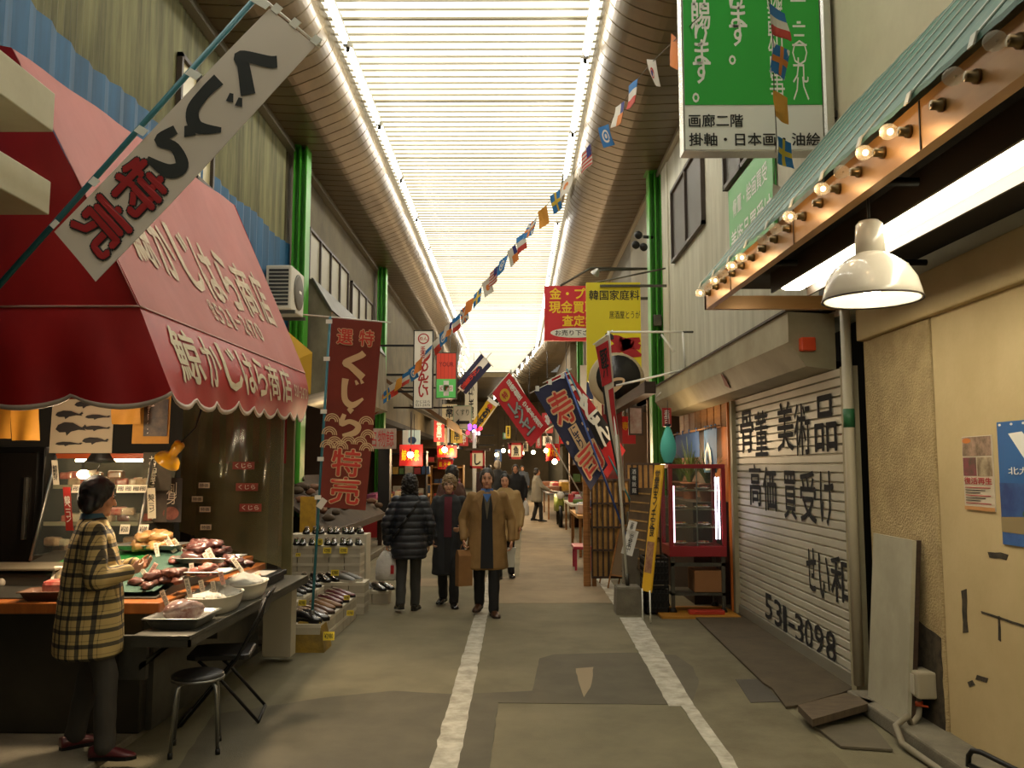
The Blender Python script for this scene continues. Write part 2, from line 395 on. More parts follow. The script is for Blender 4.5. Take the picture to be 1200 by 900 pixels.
# damp stains near the foot of the stucco wall and scuffs on the cream wall
M_stain = mat('black_stain', '#2c261b', .95, col2='#4d4230', scale=14)
def wall_patch(pts, m, x=XR, t=.003, n=.02):
    mb = MB(); out = []
    q3 = [PX(a, b, x) for a, b in pts]
    for a, b in zip(q3, q3[1:] + q3[:1]):
        k = max(1, int((b - a).length / .05))
        for i in range(k):
            q = a.lerp(b, i / k); out.append(Vector((x, q.y + noise.noise(q * 13) * n, q.z + noise.noise(q * 13 + Vector((5, 5, 5))) * n)))
    mb.prism(out, (-t, 0, 0)); NT[0] += 1; return trim(mb.build('trim_%d' % NT[0], m))
wall_patch([(1072, 725), (1085, 735), (1103, 748), (1108, 858), (1080, 852), (1075, 800)], M_stain, XR - .01)
wall_patch([(1127, 692), (1133, 690), (1135, 740), (1129, 742)], M_stain, XR)
wall_patch([(1150, 716), (1200, 732), (1200, 735), (1151, 719)], M_stain, XR, n=.004)
wall_patch([(1158, 646), (1182, 650), (1180, 657), (1160, 652)], M_stain, XR, n=.01)
wall_patch([(1134, 800), (1140, 797), (1143, 803), (1136, 806)], M_stain, XR, n=.01)
wall_patch([(1170, 722), (1172, 722), (1173, 752), (1170, 750)], M_stain, XR, n=.006)
wall_patch([(1145, 790), (1158, 795), (1156, 800), (1144, 796)], M_stain, XR, n=.01)
corr_o = struct(corr('wall_right_cladding', 6.75, 14.7, 2.9, 7.0, XR, -1, M_cladR))
mb = MB(); mb.box(XR + .03, XR + .3, 6.75, 14.7, 2.9, 7); struct(mb.build('wall_right_backing', M_cladR))
# bare panel at the far end of the cladding
mb = MB(); mb.box(XR - .03, XR + .05, 14.2, 14.75, 2.9, 6.9); struct(mb.build('wall_right_end_panel', M_cladR))
# left side
LZ = 3.0
def zb(y): return 4.95 + .04 * y + .05 * math.sin(y * 5) - .0
mb = MB(); mb.box(XL - .3, XL - .03, -6, 13.6, LZ, 7); struct(mb.build('wall_left_backing', M_cladL))
struct(corr('wall_left_cladding', 1.0, 13.5, 4.6, 7.0, XL, 1, M_cladL, pitch=.1, amp=.012))
struct(corr('wall_left_blue_sheet', 1.0, 13.7, 3.0, 5.3, XL + .03, 1, M_blue, pitch=.3, amp=.02, zfun1=lambda y: 5.2 + .012 * (y - 5) + .03 * math.sin(y * 3.3)))
mb = MB(); mb.box(XL - .02, XL + .12, -6, 72, 6.86, 7.0); struct(mb.build('trim_101', mat('grey_trim', '#6f6b5c', .6)))
mb = MB(); mb.box(XR - .08, XR + .02, -6, 50, 6.9, 7.0); struct(mb.build('trim_102', mat('pale_trim', '#a5a193', .6)))
# window behind the leaning banner, high on the left
def window(n, x, face, y0, y1, z0, z1, fm, pm, mull=1, d=.06):
    mb = MB(); f = .05
    xa, xb = (x, x + face * d) if face > 0 else (x + face * d, x)
    mb.box(xa, xb, y0, y1, z0, z0 + f); mb.box(xa, xb, y0, y1, z1 - f, z1)
    mb.box(xa, xb, y0, y0 + f, z0, z1); mb.box(xa, xb, y1 - f, y1, z0, z1)
    for k in range(mull):
        yy = y0 + (y1 - y0) * (k + 1) / (mull + 1); mb.box(xa, xb, yy - .03, yy + .03, z0, z1)
    o = struct(mb.build('window_%d' % n, fm))
    mb = MB(); mb.box(x + face * .005 if face > 0 else x - .02, x + .02 if face > 0 else x - .005, y0 + f, y1 - f, z0 + f, z1 - f); mb.build('pane', pm, o)
    return o
M_pale = mat('frosted_pane', '#b5aa80', .3); M_brown = mat('brown_frame', '#3a2f25', .5); M_dglass = mat('dark_glass', '#45423a', .5)
window(1, XL + .02, 1, 9.0, 10.1, 5.0, 6.25, M_brown, M_pale)
window(2, XR - .01, -1, 11.4, 13.7, 5.0, 6.2, M_brown, M_dglass)
window(3, XR - .01, -1, 8.6, 10.2, 5.05, 6.2, M_brown, M_dglass)
# left: second storey past the first green column
M_plast = mat('old_plaster', '#5f563c', .85, col2='#4c4430', scale=1.5)
mb = MB(); mb.box(XL - .3, XL, 13.6, 40, LZ, 7); struct(mb.build('wall_left_plaster', M_plast))
window(4, XL, 1, 15.0, 18.6, 4.75, 6.0, M_brown, mat('grey_shutter', '#8d8872', .5), 3)
window(5, XL, 1, 19.0, 21.8, 4.6, 5.9, M_brown, mat('grey_shutter', '#8d8872', .5), 2)
# lower back walls, dark, behind stalls
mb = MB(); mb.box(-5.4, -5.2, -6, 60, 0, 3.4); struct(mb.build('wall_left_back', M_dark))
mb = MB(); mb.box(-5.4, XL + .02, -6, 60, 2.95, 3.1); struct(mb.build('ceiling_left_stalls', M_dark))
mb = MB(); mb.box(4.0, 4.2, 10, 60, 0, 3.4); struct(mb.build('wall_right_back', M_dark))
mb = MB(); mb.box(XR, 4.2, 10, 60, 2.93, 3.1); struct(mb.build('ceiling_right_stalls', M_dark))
# right: further upper facades
segs = [(15.2, 19, '#8b8570'), (19, 23, '#6f6a5a'), (23, 29, '#9a8a68'), (29, 36, '#6d5c44'), (36, 50, '#7a6b50')]
for i, (a, b, c) in enumerate(segs):
    mb = MB(); s = bend((a + b) / 2); mb.box(XR + s + .02 * i, XR + .5, a, b, 2.95, 7.0); struct(mb.build('wall_right_facade_%d' % (i + 1), mat('facade_r%d' % i, c, .8, noise_=.2, scale=1)))
segs = [(40, 50, '#5e523c'), (50, 62, '#6b5c44')]
for i, (a, b, c) in enumerate(segs):
    mb = MB(); s = bend((a + b) / 2) ; mb.box(XL - 3, XL + s * .8, a, b, 2.7, 7.2); struct(mb.build('wall_left_facade_%d' % (i + 1), mat('facade_l%d' % i, c, .8, noise_=.2, scale=1)))
mb = MB(); mb.box(-14, 6, 72, 72.4, 0, 8); struct(mb.build('wall_end', mat('end_wall', '#7d6a4c', .9, noise_=.3, scale=.6)))
mb = MB(); mb.box(XR + .1, XR + .3, 50, 72, 0, 7.2); struct(mb.build('wall_right_end', M_plast))
# kerb step on the left
mb = MB(); mb.box(-4.6, -2.62, 10.9, 40, 0, .13, bev=.02); struct(mb.build('baseboard_left', M_conc))
mb = MB(); mb.box(-5.2, -2.35, 4.2, 8.3, 0, .05, bev=.01); struct(mb.build('baseboard_left_stall', M_conc))
# green arcade columns
M_green = mat('green_paint', '#3f9a25', .4, col2='#38871f', scale=2)
def column(x, D, label, z1=6.98, w=.3):
    t = thing('arcade_column', label, 'column', (x, D, 0))
    s = 1 if x < 0 else -1
    mb = MB(); mb.box(x - .012, x + .012, D - w / 2, D + w / 2, 0, z1)        # H-section: web and two flanges
    mb.box(x - .11, x - .085, D - w / 2, D + w / 2, 0, z1); mb.box(x + .085, x + .11, D - w / 2, D + w / 2, 0, z1)
    mb.box(x - .1, x + .1, D - .012, D + .012, 0, z1)
    mb.build('shaft', M_green, t)
    mb = MB(); mb.box(x - .2, x + .2, D - .2, D + .2, 0, .9); mb.build('base_cover', mat('black_base', '#1e1c18', .6), t)
    mb = MB(); mb.box(x - .16, x + .16, D - .2, D + .2, z1 - .02, z1 + .03); mb.build('cap_plate', M_green, t)
    if x > 0:
        mb = MB(); mb.box(x - .07, x + .07, D - w / 2 - .08, D - w / 2 - .001, 4.15, 4.35, bev=.01); mb.build('switch_box', M_dsteel, t)
    return t
column(-3.55, 13.75, 'green steel column beside the white air conditioner on the left')
column(-3.55, 22.3, 'second green steel column on the left, behind the red-brown banner')
column(2.48, 15.0, 'tall green steel column beside the yellow pot sign on the right')
column(2.48, 33, 'distant green steel column beneath the red gold buyer sign')
# black post and white drain pipe in the gap by the shutter
t = thing('drain_pipe', 'white drain pipe with green tape beside the shuttered shop', 'pipe', (2.5, 6.42, 0))
mb = MB(); mb.tube([(2.5, 6.42, .1), (2.5, 6.42, 2.88)], .038, 10); mb.build('pipe', mat('pipe_beige', '#aaa28c', .5), t)
mb = MB(); mb.tube([(2.5, 6.42, 1.98), (2.5, 6.42, 2.12)], .042, 10); mb.build('tape', mat('green_tape', '#1f5a35', .5), t)
mb = MB(); mb.box(XR - .12, XR + .05, 6.76, 6.9, 2.95, 7.0); tag(mb.build('wall_post', mat('post_black', '#1b1a18', .5)), 'black steel post behind the hanging green sign', 'post')
mb = MB(); mb.tube([(XR - .15, 6.72, 3.3), (XR - .15, 6.72, 6.9)], .04, 10); tag(mb.build('wall_pipe', M_steel), 'grey vertical pipe beside the hanging green sign', 'pipe')
mb = MB(); mb.box(2.3, 2.42, 6.83, 6.9, 2.62, 2.73, bev=.01); tag(mb.build('alarm_box', mat('orange_plastic', '#d8481c', .4)), 'small orange box beside the shutter casing', 'box')
# ================================================================ RIGHT FOREGROUND
M_awn = mat('teal_sheet', '#5f8c82', .5, col2='#557d74', scale=2)
M_awnw = mat('awning_white', '#d5d8cc', .5)
M_fascia = mat('fascia_board', '#b98c55', .35, metal=.25, col2='#a87d4a', scale=2, stretch=(1, .5, 3))
FX = 1.43; FD = 6.4; FZ0 = 2.87; FZ1 = 3.05
cn = thing('shop_canopy', 'teal striped canopy with bulb-studded wooden fascia over the right wall', 'canopy', (XR, 3, FZ0))
mb = MB(); mb.box(FX, FX + .05, -2.2, FD, FZ0, FZ1); mb.box(FX, XR, FD - .06, FD, FZ0, FZ0 + .1); mb.build('fascia', M_fascia, cn)
for yy in (-1, .42, 1.6, 2.92, 4.3, 5.6):
    mb = MB(); mb.box(FX - .004, FX, yy, yy + .006, FZ0, FZ1); mb.build('seam', M_brown, cn)
# sloping corrugated roof sheet with white ribs
mb = MB(); rs = []; n = 240
for i in range(n + 1):
    y = -2.2 + (FD + 2.2) * i / n; b = .002 * math.sin(i * math.pi / 2)
    rs.append([(FX - .03, y, FZ1 + .02 + b), (XR - .005, y, 4.47 + b), (XR - .005, y, 4.45 + b), (FX - .03, y, FZ1 + b)])
mb.rings(rs, smooth=False); mb.build('roof_sheet', M_awn, cn)
k = 0
y = FD - .02
while y > -2:
    mb = MB(); mb.prism([(FX - .031, y, FZ1 + .022), (FX - .031, y - .035, FZ1 + .022), (XR - .006, y - .035, 4.473), (XR - .006, y, 4.473)], (-.003, 0, .003)); mb.prism([(FX - .05, y, FZ1 - .015), (FX - .05, y - .035, FZ1 - .015), (FX - .036, y - .035, FZ1 + .03), (FX - .036, y, FZ1 + .03)], (.006, 0, 0)); mb.build('roof_stripe', M_awnw, cn); y -= .43
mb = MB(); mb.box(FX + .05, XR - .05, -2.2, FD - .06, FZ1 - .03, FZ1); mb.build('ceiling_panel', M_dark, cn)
for yy in (FD - 1.2, 3.6):
    mb = MB(); mb.tube([(FX + .1, yy, FZ0 + .1), (XR - .06, yy, FZ0 + .1)], .02); mb.build('cross_bar', M_black, cn)
tilt(cn)
# bulbs along the fascia
M_bulb_on = emat('bulb_glow', '#ffd9a0', 9.0); M_bglass = glassmat('bulb_glass', '#fff6e8', .22)
M_sock = mat('bulb_socket', '#7d6a4a', .3, metal=.8)
ys = [2.31, 2.54, 2.76, 3.0, 3.22, 3.45, 3.68, 3.9, 4.13, 4.36, 4.59, 4.81, 5.04, 5.27, 5.5, 5.73, 5.96, 6.2]
state = 'ggegggoogoeoggeoooogogog'
st = {2.54: 'g', 2.76: 'e', 3.0: 'o', 3.22: 'o', 3.45: 'g', 3.68: 'o', 3.9: 'e', 4.13: 'o', 4.36: 'g', 4.59: 'g', 4.81: 'e', 5.04: 'o', 5.27: 'o', 5.5: 'g', 5.73: 'o', 5.96: 'g', 6.2: 'o', 2.31: 'g'}
ords = ['nearest the camera', 'second nearest', 'third nearest', 'fourth nearest', 'fifth nearest', 'sixth nearest', 'seventh nearest', 'eighth nearest', 'ninth nearest', 'tenth nearest', 'eighth from the far end', 'seventh from the far end', 'sixth from the far end', 'fifth from the far end', 'fourth from the far end', 'third from the far end', 'second from the far end', 'at the far end']
for i, y in enumerate(ys):
    s = st[y]; z = 2.965
    lb = {'o': 'lit clear bulb', 'g': 'unlit clear bulb', 'e': 'empty bulb socket'}[s] + ' on the canopy fascia, ' + ords[i]
    t = thing('fascia_bulb' if s != 'e' else 'bulb_socket', lb, 'light bulb' if s != 'e' else 'socket', (FX, y, z), 'bulbs on the canopy fascia')
    My = Matrix.Rotation(-math.pi / 2, 4, 'Y')
    mb = MB(); mb.lathe([(.005, 0), (.024, 0), (.024, .012), (.017, .02), (.017, .04), (.004, .04)], (FX - .001, y, z), 12, My); mb.build('socket', M_sock, t)
    if s != 'e':
        mb = MB(); mb.lathe([(.011, .036), (.014, .045), (.026, .062), (.03, .078), (.026, .095), (.014, .106), (.002, .109)], (FX - .001, y, z), 14, My, caps=True); mb.build('bulb', M_bglass, t)
        mb = MB(); mb.ell((FX - .072, y, z), .012 if s == 'o' else .004, n=8, m=6); mb.build('filament', M_bulb_on if s == 'o' else M_sock, t)
        if s == 'o':
            l = point_light('bulb_light', (FX - .14, y, z), .55, (1, .62, .3), .02); l.parent = t; l.matrix_parent_inverse = WM[t.name].inverted()
    tilt(t)
# fluorescent light box under the canopy
lt = thing('fluorescent_fixture', 'long white fluorescent light box glowing under the right canopy', 'lamp', (1.9, 4, 2.98))
mb = MB(); mb.box(1.76, 1.98, -1.6, 5.75, 2.95, 3.02); mb.build('housing', M_white, lt)
mb = MB(); mb.box(1.79, 1.95, -1.56, 5.72, 2.89, 2.95, bev=.03); mb.build('diffuser', emat('canopy_tube', '#fff2d4', 18), lt)
mb = MB(); mb.box(1.985, 2.0, -1.6, 5.75, 2.86, 3.02); mb.box(1.74, 1.755, -1.6, 5.75, 2.88, 3.02); mb.build('side_rail', M_brown, lt); tilt(lt)
# pendant lamp
pc = P(1022, 352, 3.6); pl = thing('pendant_lamp', 'white enamel dome pendant lamp under the right canopy', 'lamp', (pc.x, pc.y, pc.z))
M_en = mat('enamel', '#cfcabb', .25, coat=.5)
mb = MB(); mb.lathe([(.2, 0), (.203, .005), (.198, .03), (.183, .085), (.15, .14), (.1, .18), (.062, .2), (.058, .205)], pc, 32); mb.lathe([(.194, .002), (.192, .03), (.177, .083), (.145, .135), (.097, .174), (.055, .197)], pc, 32); mb.build('shade', M_en, pl, rec=False)
mb = MB(); mb.lathe([(.2, 0), (.205, -.003), (.205, .006), (.2, .008)], pc, 32); mb.build('rim', M_brown, pl)
mb = MB(); mb.lathe([(.06, .195), (.06, .26), (.055, .33), (.042, .345), (.02, .35)], pc, 20, caps=True); mb.build('neck', M_en, pl)
mb = MB(); mb.tube([pc + Vector((0, 0, .34)), (pc.x, pc.y, FZ1 - .03)], .006, 6); mb.build('cord', M_black, pl)
mb = MB(); mb.lathe([(.02, .2), (.03, .17), (.05, .13), (.062, .09), (.05, .045), (.02, .028), (.002, .026)], pc, 18, caps=True); mb.build('bulb', emat('pendant_bulb', '#fff2d8', 18), pl)
# ---- big hanging green sign
M_gsign = mat('sign_green', '#24a035', .45); M_swhite = mat('sign_white', '#e6e6dc', .45); M_ink = mat('ink_black', '#151515', .5)
D = 6.62
tl, tr = P(793, -160, D), P(962, -160, D); br, bl = P(966, 172, D), P(803, 179, D)
gs = thing('hanging_sign', 'large green and white gallery sign hanging over the street at upper right', 'sign', (tr.x, D, 4))
x0, x1, z0, z1 = bl.x, br.x, (bl.z + br.z) / 2, tl.z
mb = MB(); mb.box(x0, x1, D, D + .14, z0, z1, bev=.008); mb.build('panel', M_swhite, gs)
mb = MB(); mb.box(x0 - .012, x0, D - .006, D + .15, z0 - .012, z1); mb.box(x0, x1, D - .006, D + .15, z0 - .014, z0); mb.box(x1, x1 + .1, D - .006, D + .15, z0 - .012, z1, bev=.03); mb.build('frame', mat('silver_frame', '#c9c9c4', .25, metal=.8), gs)
mb = MB(); mb.box(x1 + .1, XR, D + .05, D + .09, 4.5, 4.56); mb.box(x1 + .1, XR, D + .05, D + .09, 6.2, 6.26); mb.build('bracket', M_dsteel, gs)
S = bil((x0, D, z1), (x1, D, z1), (x1, D, z0), (x0, D, z0)); H = z1 - z0; Wd = x1 - x0
gz = P(880, 123, D).z; vg = (z1 - gz) / H
mb = MB(); mb.prism([S(0.004, 0, .001), S(.996, 0, .001), S(.996, vg, .001), S(0.004, vg, .001)], (0, -.003, 0)); mb.build('green_field', M_gsign, gs)
def vrow(px, py0, py1, w, txt, m=M_swhite, off=.012):
    u = ((px - 803) / 162.0); v0 = (z1 - P(880, py0, D).z) / H; v1 = (z1 - P(880, py1, D).z) / H
    write(txt, S, (u - w / 2, v0, u + w / 2, v1), m, gs, off=off, h=.006, vertical=True)
vrow(940, -150, 118, .115, '電話〇九三五三一-三〇九八', off=.004)
vrow(912, -150, 118, .115, '古美術の店㈱誠和商事', off=.004)
vrow(868, -60, 76, .14, '買受けます。', off=.02)
vrow(824, -40, 120, .14, '受け賜ります。', off=.02)
v0 = (z1 - P(880, 134, D).z) / H; v1 = (z1 - P(880, 149, D).z) / H; v2 = (z1 - P(880, 156, D).z) / H; v3 = (z1 - P(880, 171, D).z) / H
write('画廊二階', S, (.03, v0, .42, v1), M_ink, gs, off=.02, h=.005); write('掛軸・日本画・油絵', S, (.03, v2, .97, v3), M_ink, gs, off=.02, h=.005)
# ---- small green sign on the cladding
t = thing('wall_sign', 'small green sign fixed to the white cladding above the shutter', 'sign', (XR - .03, 9, 4.6))
q = [PX(862, 208, XR - .04), PX(917, 150, XR - .04), PX(917, 246, XR - .04), PX(866, 290, XR - .04)]
ya, yb = q[3].y, q[1].y; zt = 4.98; zbm = 4.05
mb = MB(); mb.box(XR - .05, XR - .015, 8.25, 10.0, zbm, zt); mb.build('panel', mat('sign_green2', '#4fa552', .45, col2='#479a4b', scale=20, stretch=(.1, .1, 20)), t)
S2 = bil((XR - .05, 10.0, zt), (XR - .05, 8.25, zt), (XR - .05, 8.25, zbm), (XR - .05, 10.0, zbm))
write('骨董・絵画買受', S2, (.12, .2, .9, .42), M_swhite, t, off=.01, h=.004); write('美術品買受け', S2, (.06, .58, .96, .86), M_swhite, t, off=.012, h=.004)
# ---- shutter casing
M_cas = mat('casing_grey', '#a39b7e', .6, col2='#8d8569', scale=1.5)
sc_ = thing('shutter_casing', 'long grey-beige casing above the rolled shop shutter', 'casing', (XR, 10, 2.5))
prof = [(XR, 2.93), (2.22, 2.95), (2.22, 2.7), (2.36, 2.5), (XR, 2.47)]
mb = MB(); mb.rings([[(x, 6.9, z) for x, z in prof], [(x, 13.6, z + .02) for x, z in prof]], smooth=False); mb.build('casing_body', M_cas, sc_)
mb = MB(); mb.box(2.2, XR, 6.9, 13.6, 2.955, 2.975); mb.build('drip_edge', M_brown, sc_)
mb = MB(); mb.prism([(2.219, 9.2, 2.69), (2.26, 9.15, 2.635), (2.33, 9.25, 2.54), (2.30, 9.35, 2.58)], (-.004, 0, -.004)); mb.build('red_mark', mat('faded_red', '#7d3a2c', .7), sc_)
# ---- shutter with slats and painted writing
sh = thing('roller_shutter', 'closed pale roller shutter with black painted Japanese writing', 'shutter', (XR, 8.3, 0))
Y0, Y1 = 6.62, 10.0; M_shut = mat('shutter_grey', '#cbc7b5', .45, metal=.1, col2='#bcb8a5', scale=1.2)
mb = MB(); rs = []; z = .12; zs = []
while z < 2.47:
    zs += [(z, -.012), (z + .008, .014), (z + .064, .018), (z + .07, -.012)]; z += .076
rs = [[(XR - .015 - o_, Y0, zz), (XR - .015 - o_, Y1, zz)] for zz, o_ in zs]
mb.rings(rs, caps=False, closed=False, smooth=False); mb.build('curtain', M_shut, sh)
mb = MB(); mb.box(XR - .05, XR, Y0, Y1, 0, .12, bev=.006); mb.build('bottom_bar', mat('bottom_bar', '#8b8778', .5, metal=.3), sh)
for a_, b_ in ((Y0 - .1, Y0), (Y1, Y1 + .1)):
    mb = MB(); mb.box(XR - .08, XR + .02, a_, b_, 0, 2.46); mb.build('guide_rail', M_cas, sh)
SH = bil((XR - .034, Y1, 2.47), (XR - .034, Y0, 2.47), (XR - .034, Y0, 0), (XR - .034, Y1, 0))
M_spray = mat('shutter_paint', '#100c0a', .95)
def shrow(txt, px0, py0, px1, py1, off=.02):     # one character at a time between pixels on the shutter
    a = PX(px0, py0, XR - .034); b = PX(px1, py1, XR - .034)
    return (Y1 - a.y) / (Y1 - Y0), (2.47 - a.z) / 2.47, (Y1 - b.y) / (Y1 - Y0), (2.47 - b.z) / 2.47
def shchars(spec, hgt):
    for ch, px, py, pw in spec:
        a = PX(px, py, XR - .034); w = abs(PX(px + pw / 2, py, XR).y - PX(px - pw / 2, py, XR).y)
        uc = (Y1 - a.y) / (Y1 - Y0); vc = (2.47 - a.z) / 2.47; hw = w / 2 / (Y1 - Y0); hh = hgt / 2 / 2.47
        write(ch, SH, (uc - hw, vc - hh, uc + hw, vc + hh), M_spray, sh, off=.016, h=.003)
shchars([('骨', 875, 506, 14), ('董', 892, 508, 14), ('美', 920, 500, 18), ('術', 940, 503, 18), ('品', 967, 496, 25)], .46)
shchars([('高', 885, 568, 13), ('価', 902, 573, 15), ('買', 926, 580, 14), ('受', 947, 582, 18), ('け', 969, 584, 15)], .44)
shchars([('せ', 951, 667, 11), ('い', 966, 676, 12), ('和', 985, 680, 22)], .36)
shchars([('5', 901, 711, 8), ('3', 912, 719, 8), ('1', 920, 726, 4), ('-', 928, 733, 7), ('3', 937, 737, 9), ('0', 948, 743, 9), ('9', 960, 750, 10), ('8', 974, 758, 11)], .25)
# ---- board leaning by the stucco wall
b0 = [PZ(1036, 838, .1), PZ(1076, 862, .1)]
t = thing('leaning_board', 'pale grey board leaning upright against the rough stucco wall', 'board', (2.45, 5.7, .1))
q0 = Vector((2.44, 6.12, .1)); q1 = Vector((2.43, 5.5, .1)); up = Vector((.085, 0, 1.12))
mb = MB(); mb.slab(q0 + up, q1 + up, q1, q0, .025); mb.build('panel', mat('board_grey', '#aaa58f', .7, col2='#9a957f', scale=3), t)
mb = MB(); mb.prism([q1 + Vector((.026, 0, 0)), q1 + Vector((.056, 0, 0)), q1 + up + Vector((.056, 0, 0)), q1 + up + Vector((.026, 0, 0))], (0, .03, 0)); mb.build('batten', M_dwood, t)
# ---- electrical box and conduit
t = thing('junction_box', 'grey electrical box with bent conduit at the foot of the right wall', 'electrical box', (XR, 5.5, .3))
j = PX(1081, 800, XR - .06); mb = MB(); mb.box(XR - .13, XR - .012, j.y - .09, j.y + .09, j.z - .08, j.z + .08, bev=.012); mb.build('box', mat('beige_plastic', '#9a917b', .5), t)
mb = MB(); mb.box(XR - .14, XR - .131, j.y - .05, j.y + .05, j.z - .06, j.z + .06, bev=.003); mb.build('cover', mat('pale_plastic', '#b5ae9c', .5), t)
c = [Vector((XR - .09, j.y, j.z - .08)), Vector((XR - .09, j.y, j.z - .16)), Vector((XR - .1, j.y - .01, j.z - .2)), Vector((XR - .16, j.y - .04, j.z - .25)), Vector((XR - .19, j.y - .07, .16)), Vector((XR - .28, j.y - .1, .11)), Vector((XR - .29, j.y - .2, .035)), Vector((XR - .27, j.y - .5, .022)), Vector((XR - .26, j.y - 1.0, .022))]
mb = MB(); mb.tube(c, .02, 10); mb.build('conduit', mat('conduit', '#7d7562', .6), t)
mb = MB(); mb.tube([c[0] + Vector((0, 0, -.03)), c[0] + Vector((0, 0, -.06))], .026, 10); mb.tube([c[0] + Vector((-.03, .03, -.06)), c[0] + Vector((.03, -.06, -.05))], .006); mb.build('tie', mat('orange_tie', '#b0451c', .5), t)
# ---- mats, plank and board before the shutter
M_mat = mat('brown_board', '#4f432e', .8, col2='#403624', scale=4, bump=.3, bscale=80)
def floorthing(name, label, cat, pts, z0, z1, m, tilt=0):
    mb = MB(); mb.prism([Vector((p.x, p.y, z0)) for p in (PZ(a, b, z1) for a, b in pts)], (0, 0, z1 - z0)); return tag(mb.build(name, m), label, cat)
floorthing('floor_mat', 'dark brown ramp mat lying along the shutter', 'mat', [(814, 722), (858, 711), (1000, 806), (985, 812), (934, 826), (921, 828), (905, 806), (895, 800)], .007, .022, M_mat)
t = floorthing('wooden_plank', 'thick weathered plank at the near end of the shutter', 'plank', [(935, 826), (990, 812), (1026, 822), (952, 843)], .055, .10, mat('weathered_plank', '#5a4c38', .8, col2='#46392a', scale=5, stretch=(2, 8, 1)))
mb = MB(); a = PZ(975, 828, .03)
for (px, py) in ((960, 832), (1005, 824)):
    q = PZ(px, py, .03); mb.box(q.x - .05, q.x + .05, q.y - .03, q.y + .03, .006, .054)
mb.build('support_block', M_dwood, t)
floorthing('floor_board', 'thin flat board on the ground in front of the weathered plank', 'board', [(954, 850), (1022, 848), (1046, 878), (985, 874)], .006, .02, mat('flat_board', '#5f5746', .85, noise_=.2, scale=3))
# ---- posters
def poster(name, label, y0, y1, z0, z1, parts, base):
    t = thing(name, label, 'poster', (XR, (y0 + y1) / 2, z0))
    mb = MB(); mb.box(XR - .006, XR - .001, min(y0, y1), max(y0, y1), z0, z1); mb.build('sheet', base, t)
    return t, bil((XR - .006, y1, z1), (XR - .006, y0, z1), (XR - .006, y0, z0), (XR - .006, y1, z0))
a = PX(1128, 512, XR); b = PX(1168, 600, XR)
t, S = poster('event_poster', 'small event flyer with photos and red lettering on the cream wall', b.y, a.y, b.z, a.z, None, mat('flyer_paper', '#cbbfa8', .6))
mb = MB(); shape(S, [(.02, .01), (.98, .01), (.98, .27), (.02, .27)], .002, None, None, mb=mb); mb.build('photo_top', mat('flyer_photo1', '#6b5a45', .6, col2='#b0907a', scale=14), t)
mb = MB(); shape(S, [(.02, .29), (.47, .29), (.47, .54), (.02, .54)], .002, None, None, mb=mb); mb.build('photo_left', mat('flyer_photo2', '#8c3f4a', .6, col2='#574838', scale=12), t)
mb = MB(); shape(S, [(.5, .29), (.98, .29), (.98, .54), (.5, .54)], .002, None, None, mb=mb); mb.build('photo_right', mat('flyer_photo3', '#6e5a42', .6, col2='#bba98a', scale=10), t)
shape(S, circ(.18, .06, .15, .035), .004, mat('flyer_badge', '#c9762c', .5), t, 'badge')
write('復活再生', S, (.04, .56, .96, .65), mat('flyer_red', '#a8262b', .5), t, off=.03)
for k in range(7):
    shape(S, [(.06, .69 + k * .035), (.9 - .17 * (k % 3), .69 + k * .035), (.9 - .17 * (k % 3), .702 + k * .035), (.06, .702 + k * .035)], .003, M_ink if k % 3 else mat('flyer_red', '#a8262b', .5), t, 'text_line')
shape(S, [(0, .95), (1, .95), (1, 1), (0, 1)], .002, mat('flyer_edge', '#c08a52', .6), t, 'border')
a = PX(1169, 495, XR); b = PX(1200, 648, XR)
yb_ = 3.85
t, S = poster('airport_poster', 'large blue poster with a white tail fin at the right edge', yb_, a.y, b.z + .03, a.z, None, mat('poster_blue', '#1d5f9e', .4))
shape(S, [(0, .5), (1, .5), (1, 1), (0, 1)], .0015, mat('poster_sky', '#173a78', .4, col2='#3b69a5', scale=3), t, 'sky_photo')
shape(S, [(.14, .1), (.3, .09), (.52, .3), (.75, .3), (.75, .34), (.34, .34)], .003, M_swhite, t, 'tail_fin')
shape(S, circ(.38, .28, .05, .02), .004, mat('fin_roundel', '#26345e', .4), t, 'fin_mark')
write('北九州空港', S, (.12, .37, .75, .43), M_swhite, t, off=.01); write('・・・・・・・', S, (.03, .015, .9, .035), M_swhite, t, off=.02)
shape(S, [(0, .78), (.3, .76), (.5, .8), (1, .77), (1, .9), (0, .9)], .003, mat('poster_shore', '#8c7a55', .5), t, 'shore')
shape(S, circ(.5, .7, .22, .08) , .004, mat('cloud_white', '#c9d0d6', .5), t, 'cloud')
shape(S, circ(.36, .74, .1, .05) , .005, mat('poster_tree', '#2c5a3a', .5), t, 'tree')
# ---- black tubular frame at the lower right corner
t = thing('tubular_stand', 'black bent tube stand at the bottom right corner by the kerb', 'stand', (2.35, 4.6, .1))
c = [PZ(1122, 912, .0)]; a = Vector((2.3, 4.66, .1)); 
mb = MB(); mb.tube([(2.40, 4.72, .1), (2.40, 4.71, .16), (2.405, 4.68, .195), (2.42, 4.62, .205), (2.47, 4.3, .2), (2.5, 3.9, .2)], .014, 10); mb.build('top_tube', M_black, t)
mb = MB(); mb.tube([(2.40, 4.72, .115), (2.47, 4.3, .115), (2.5, 3.9, .115)], .012, 8); mb.build('foot_tube', M_black, t)
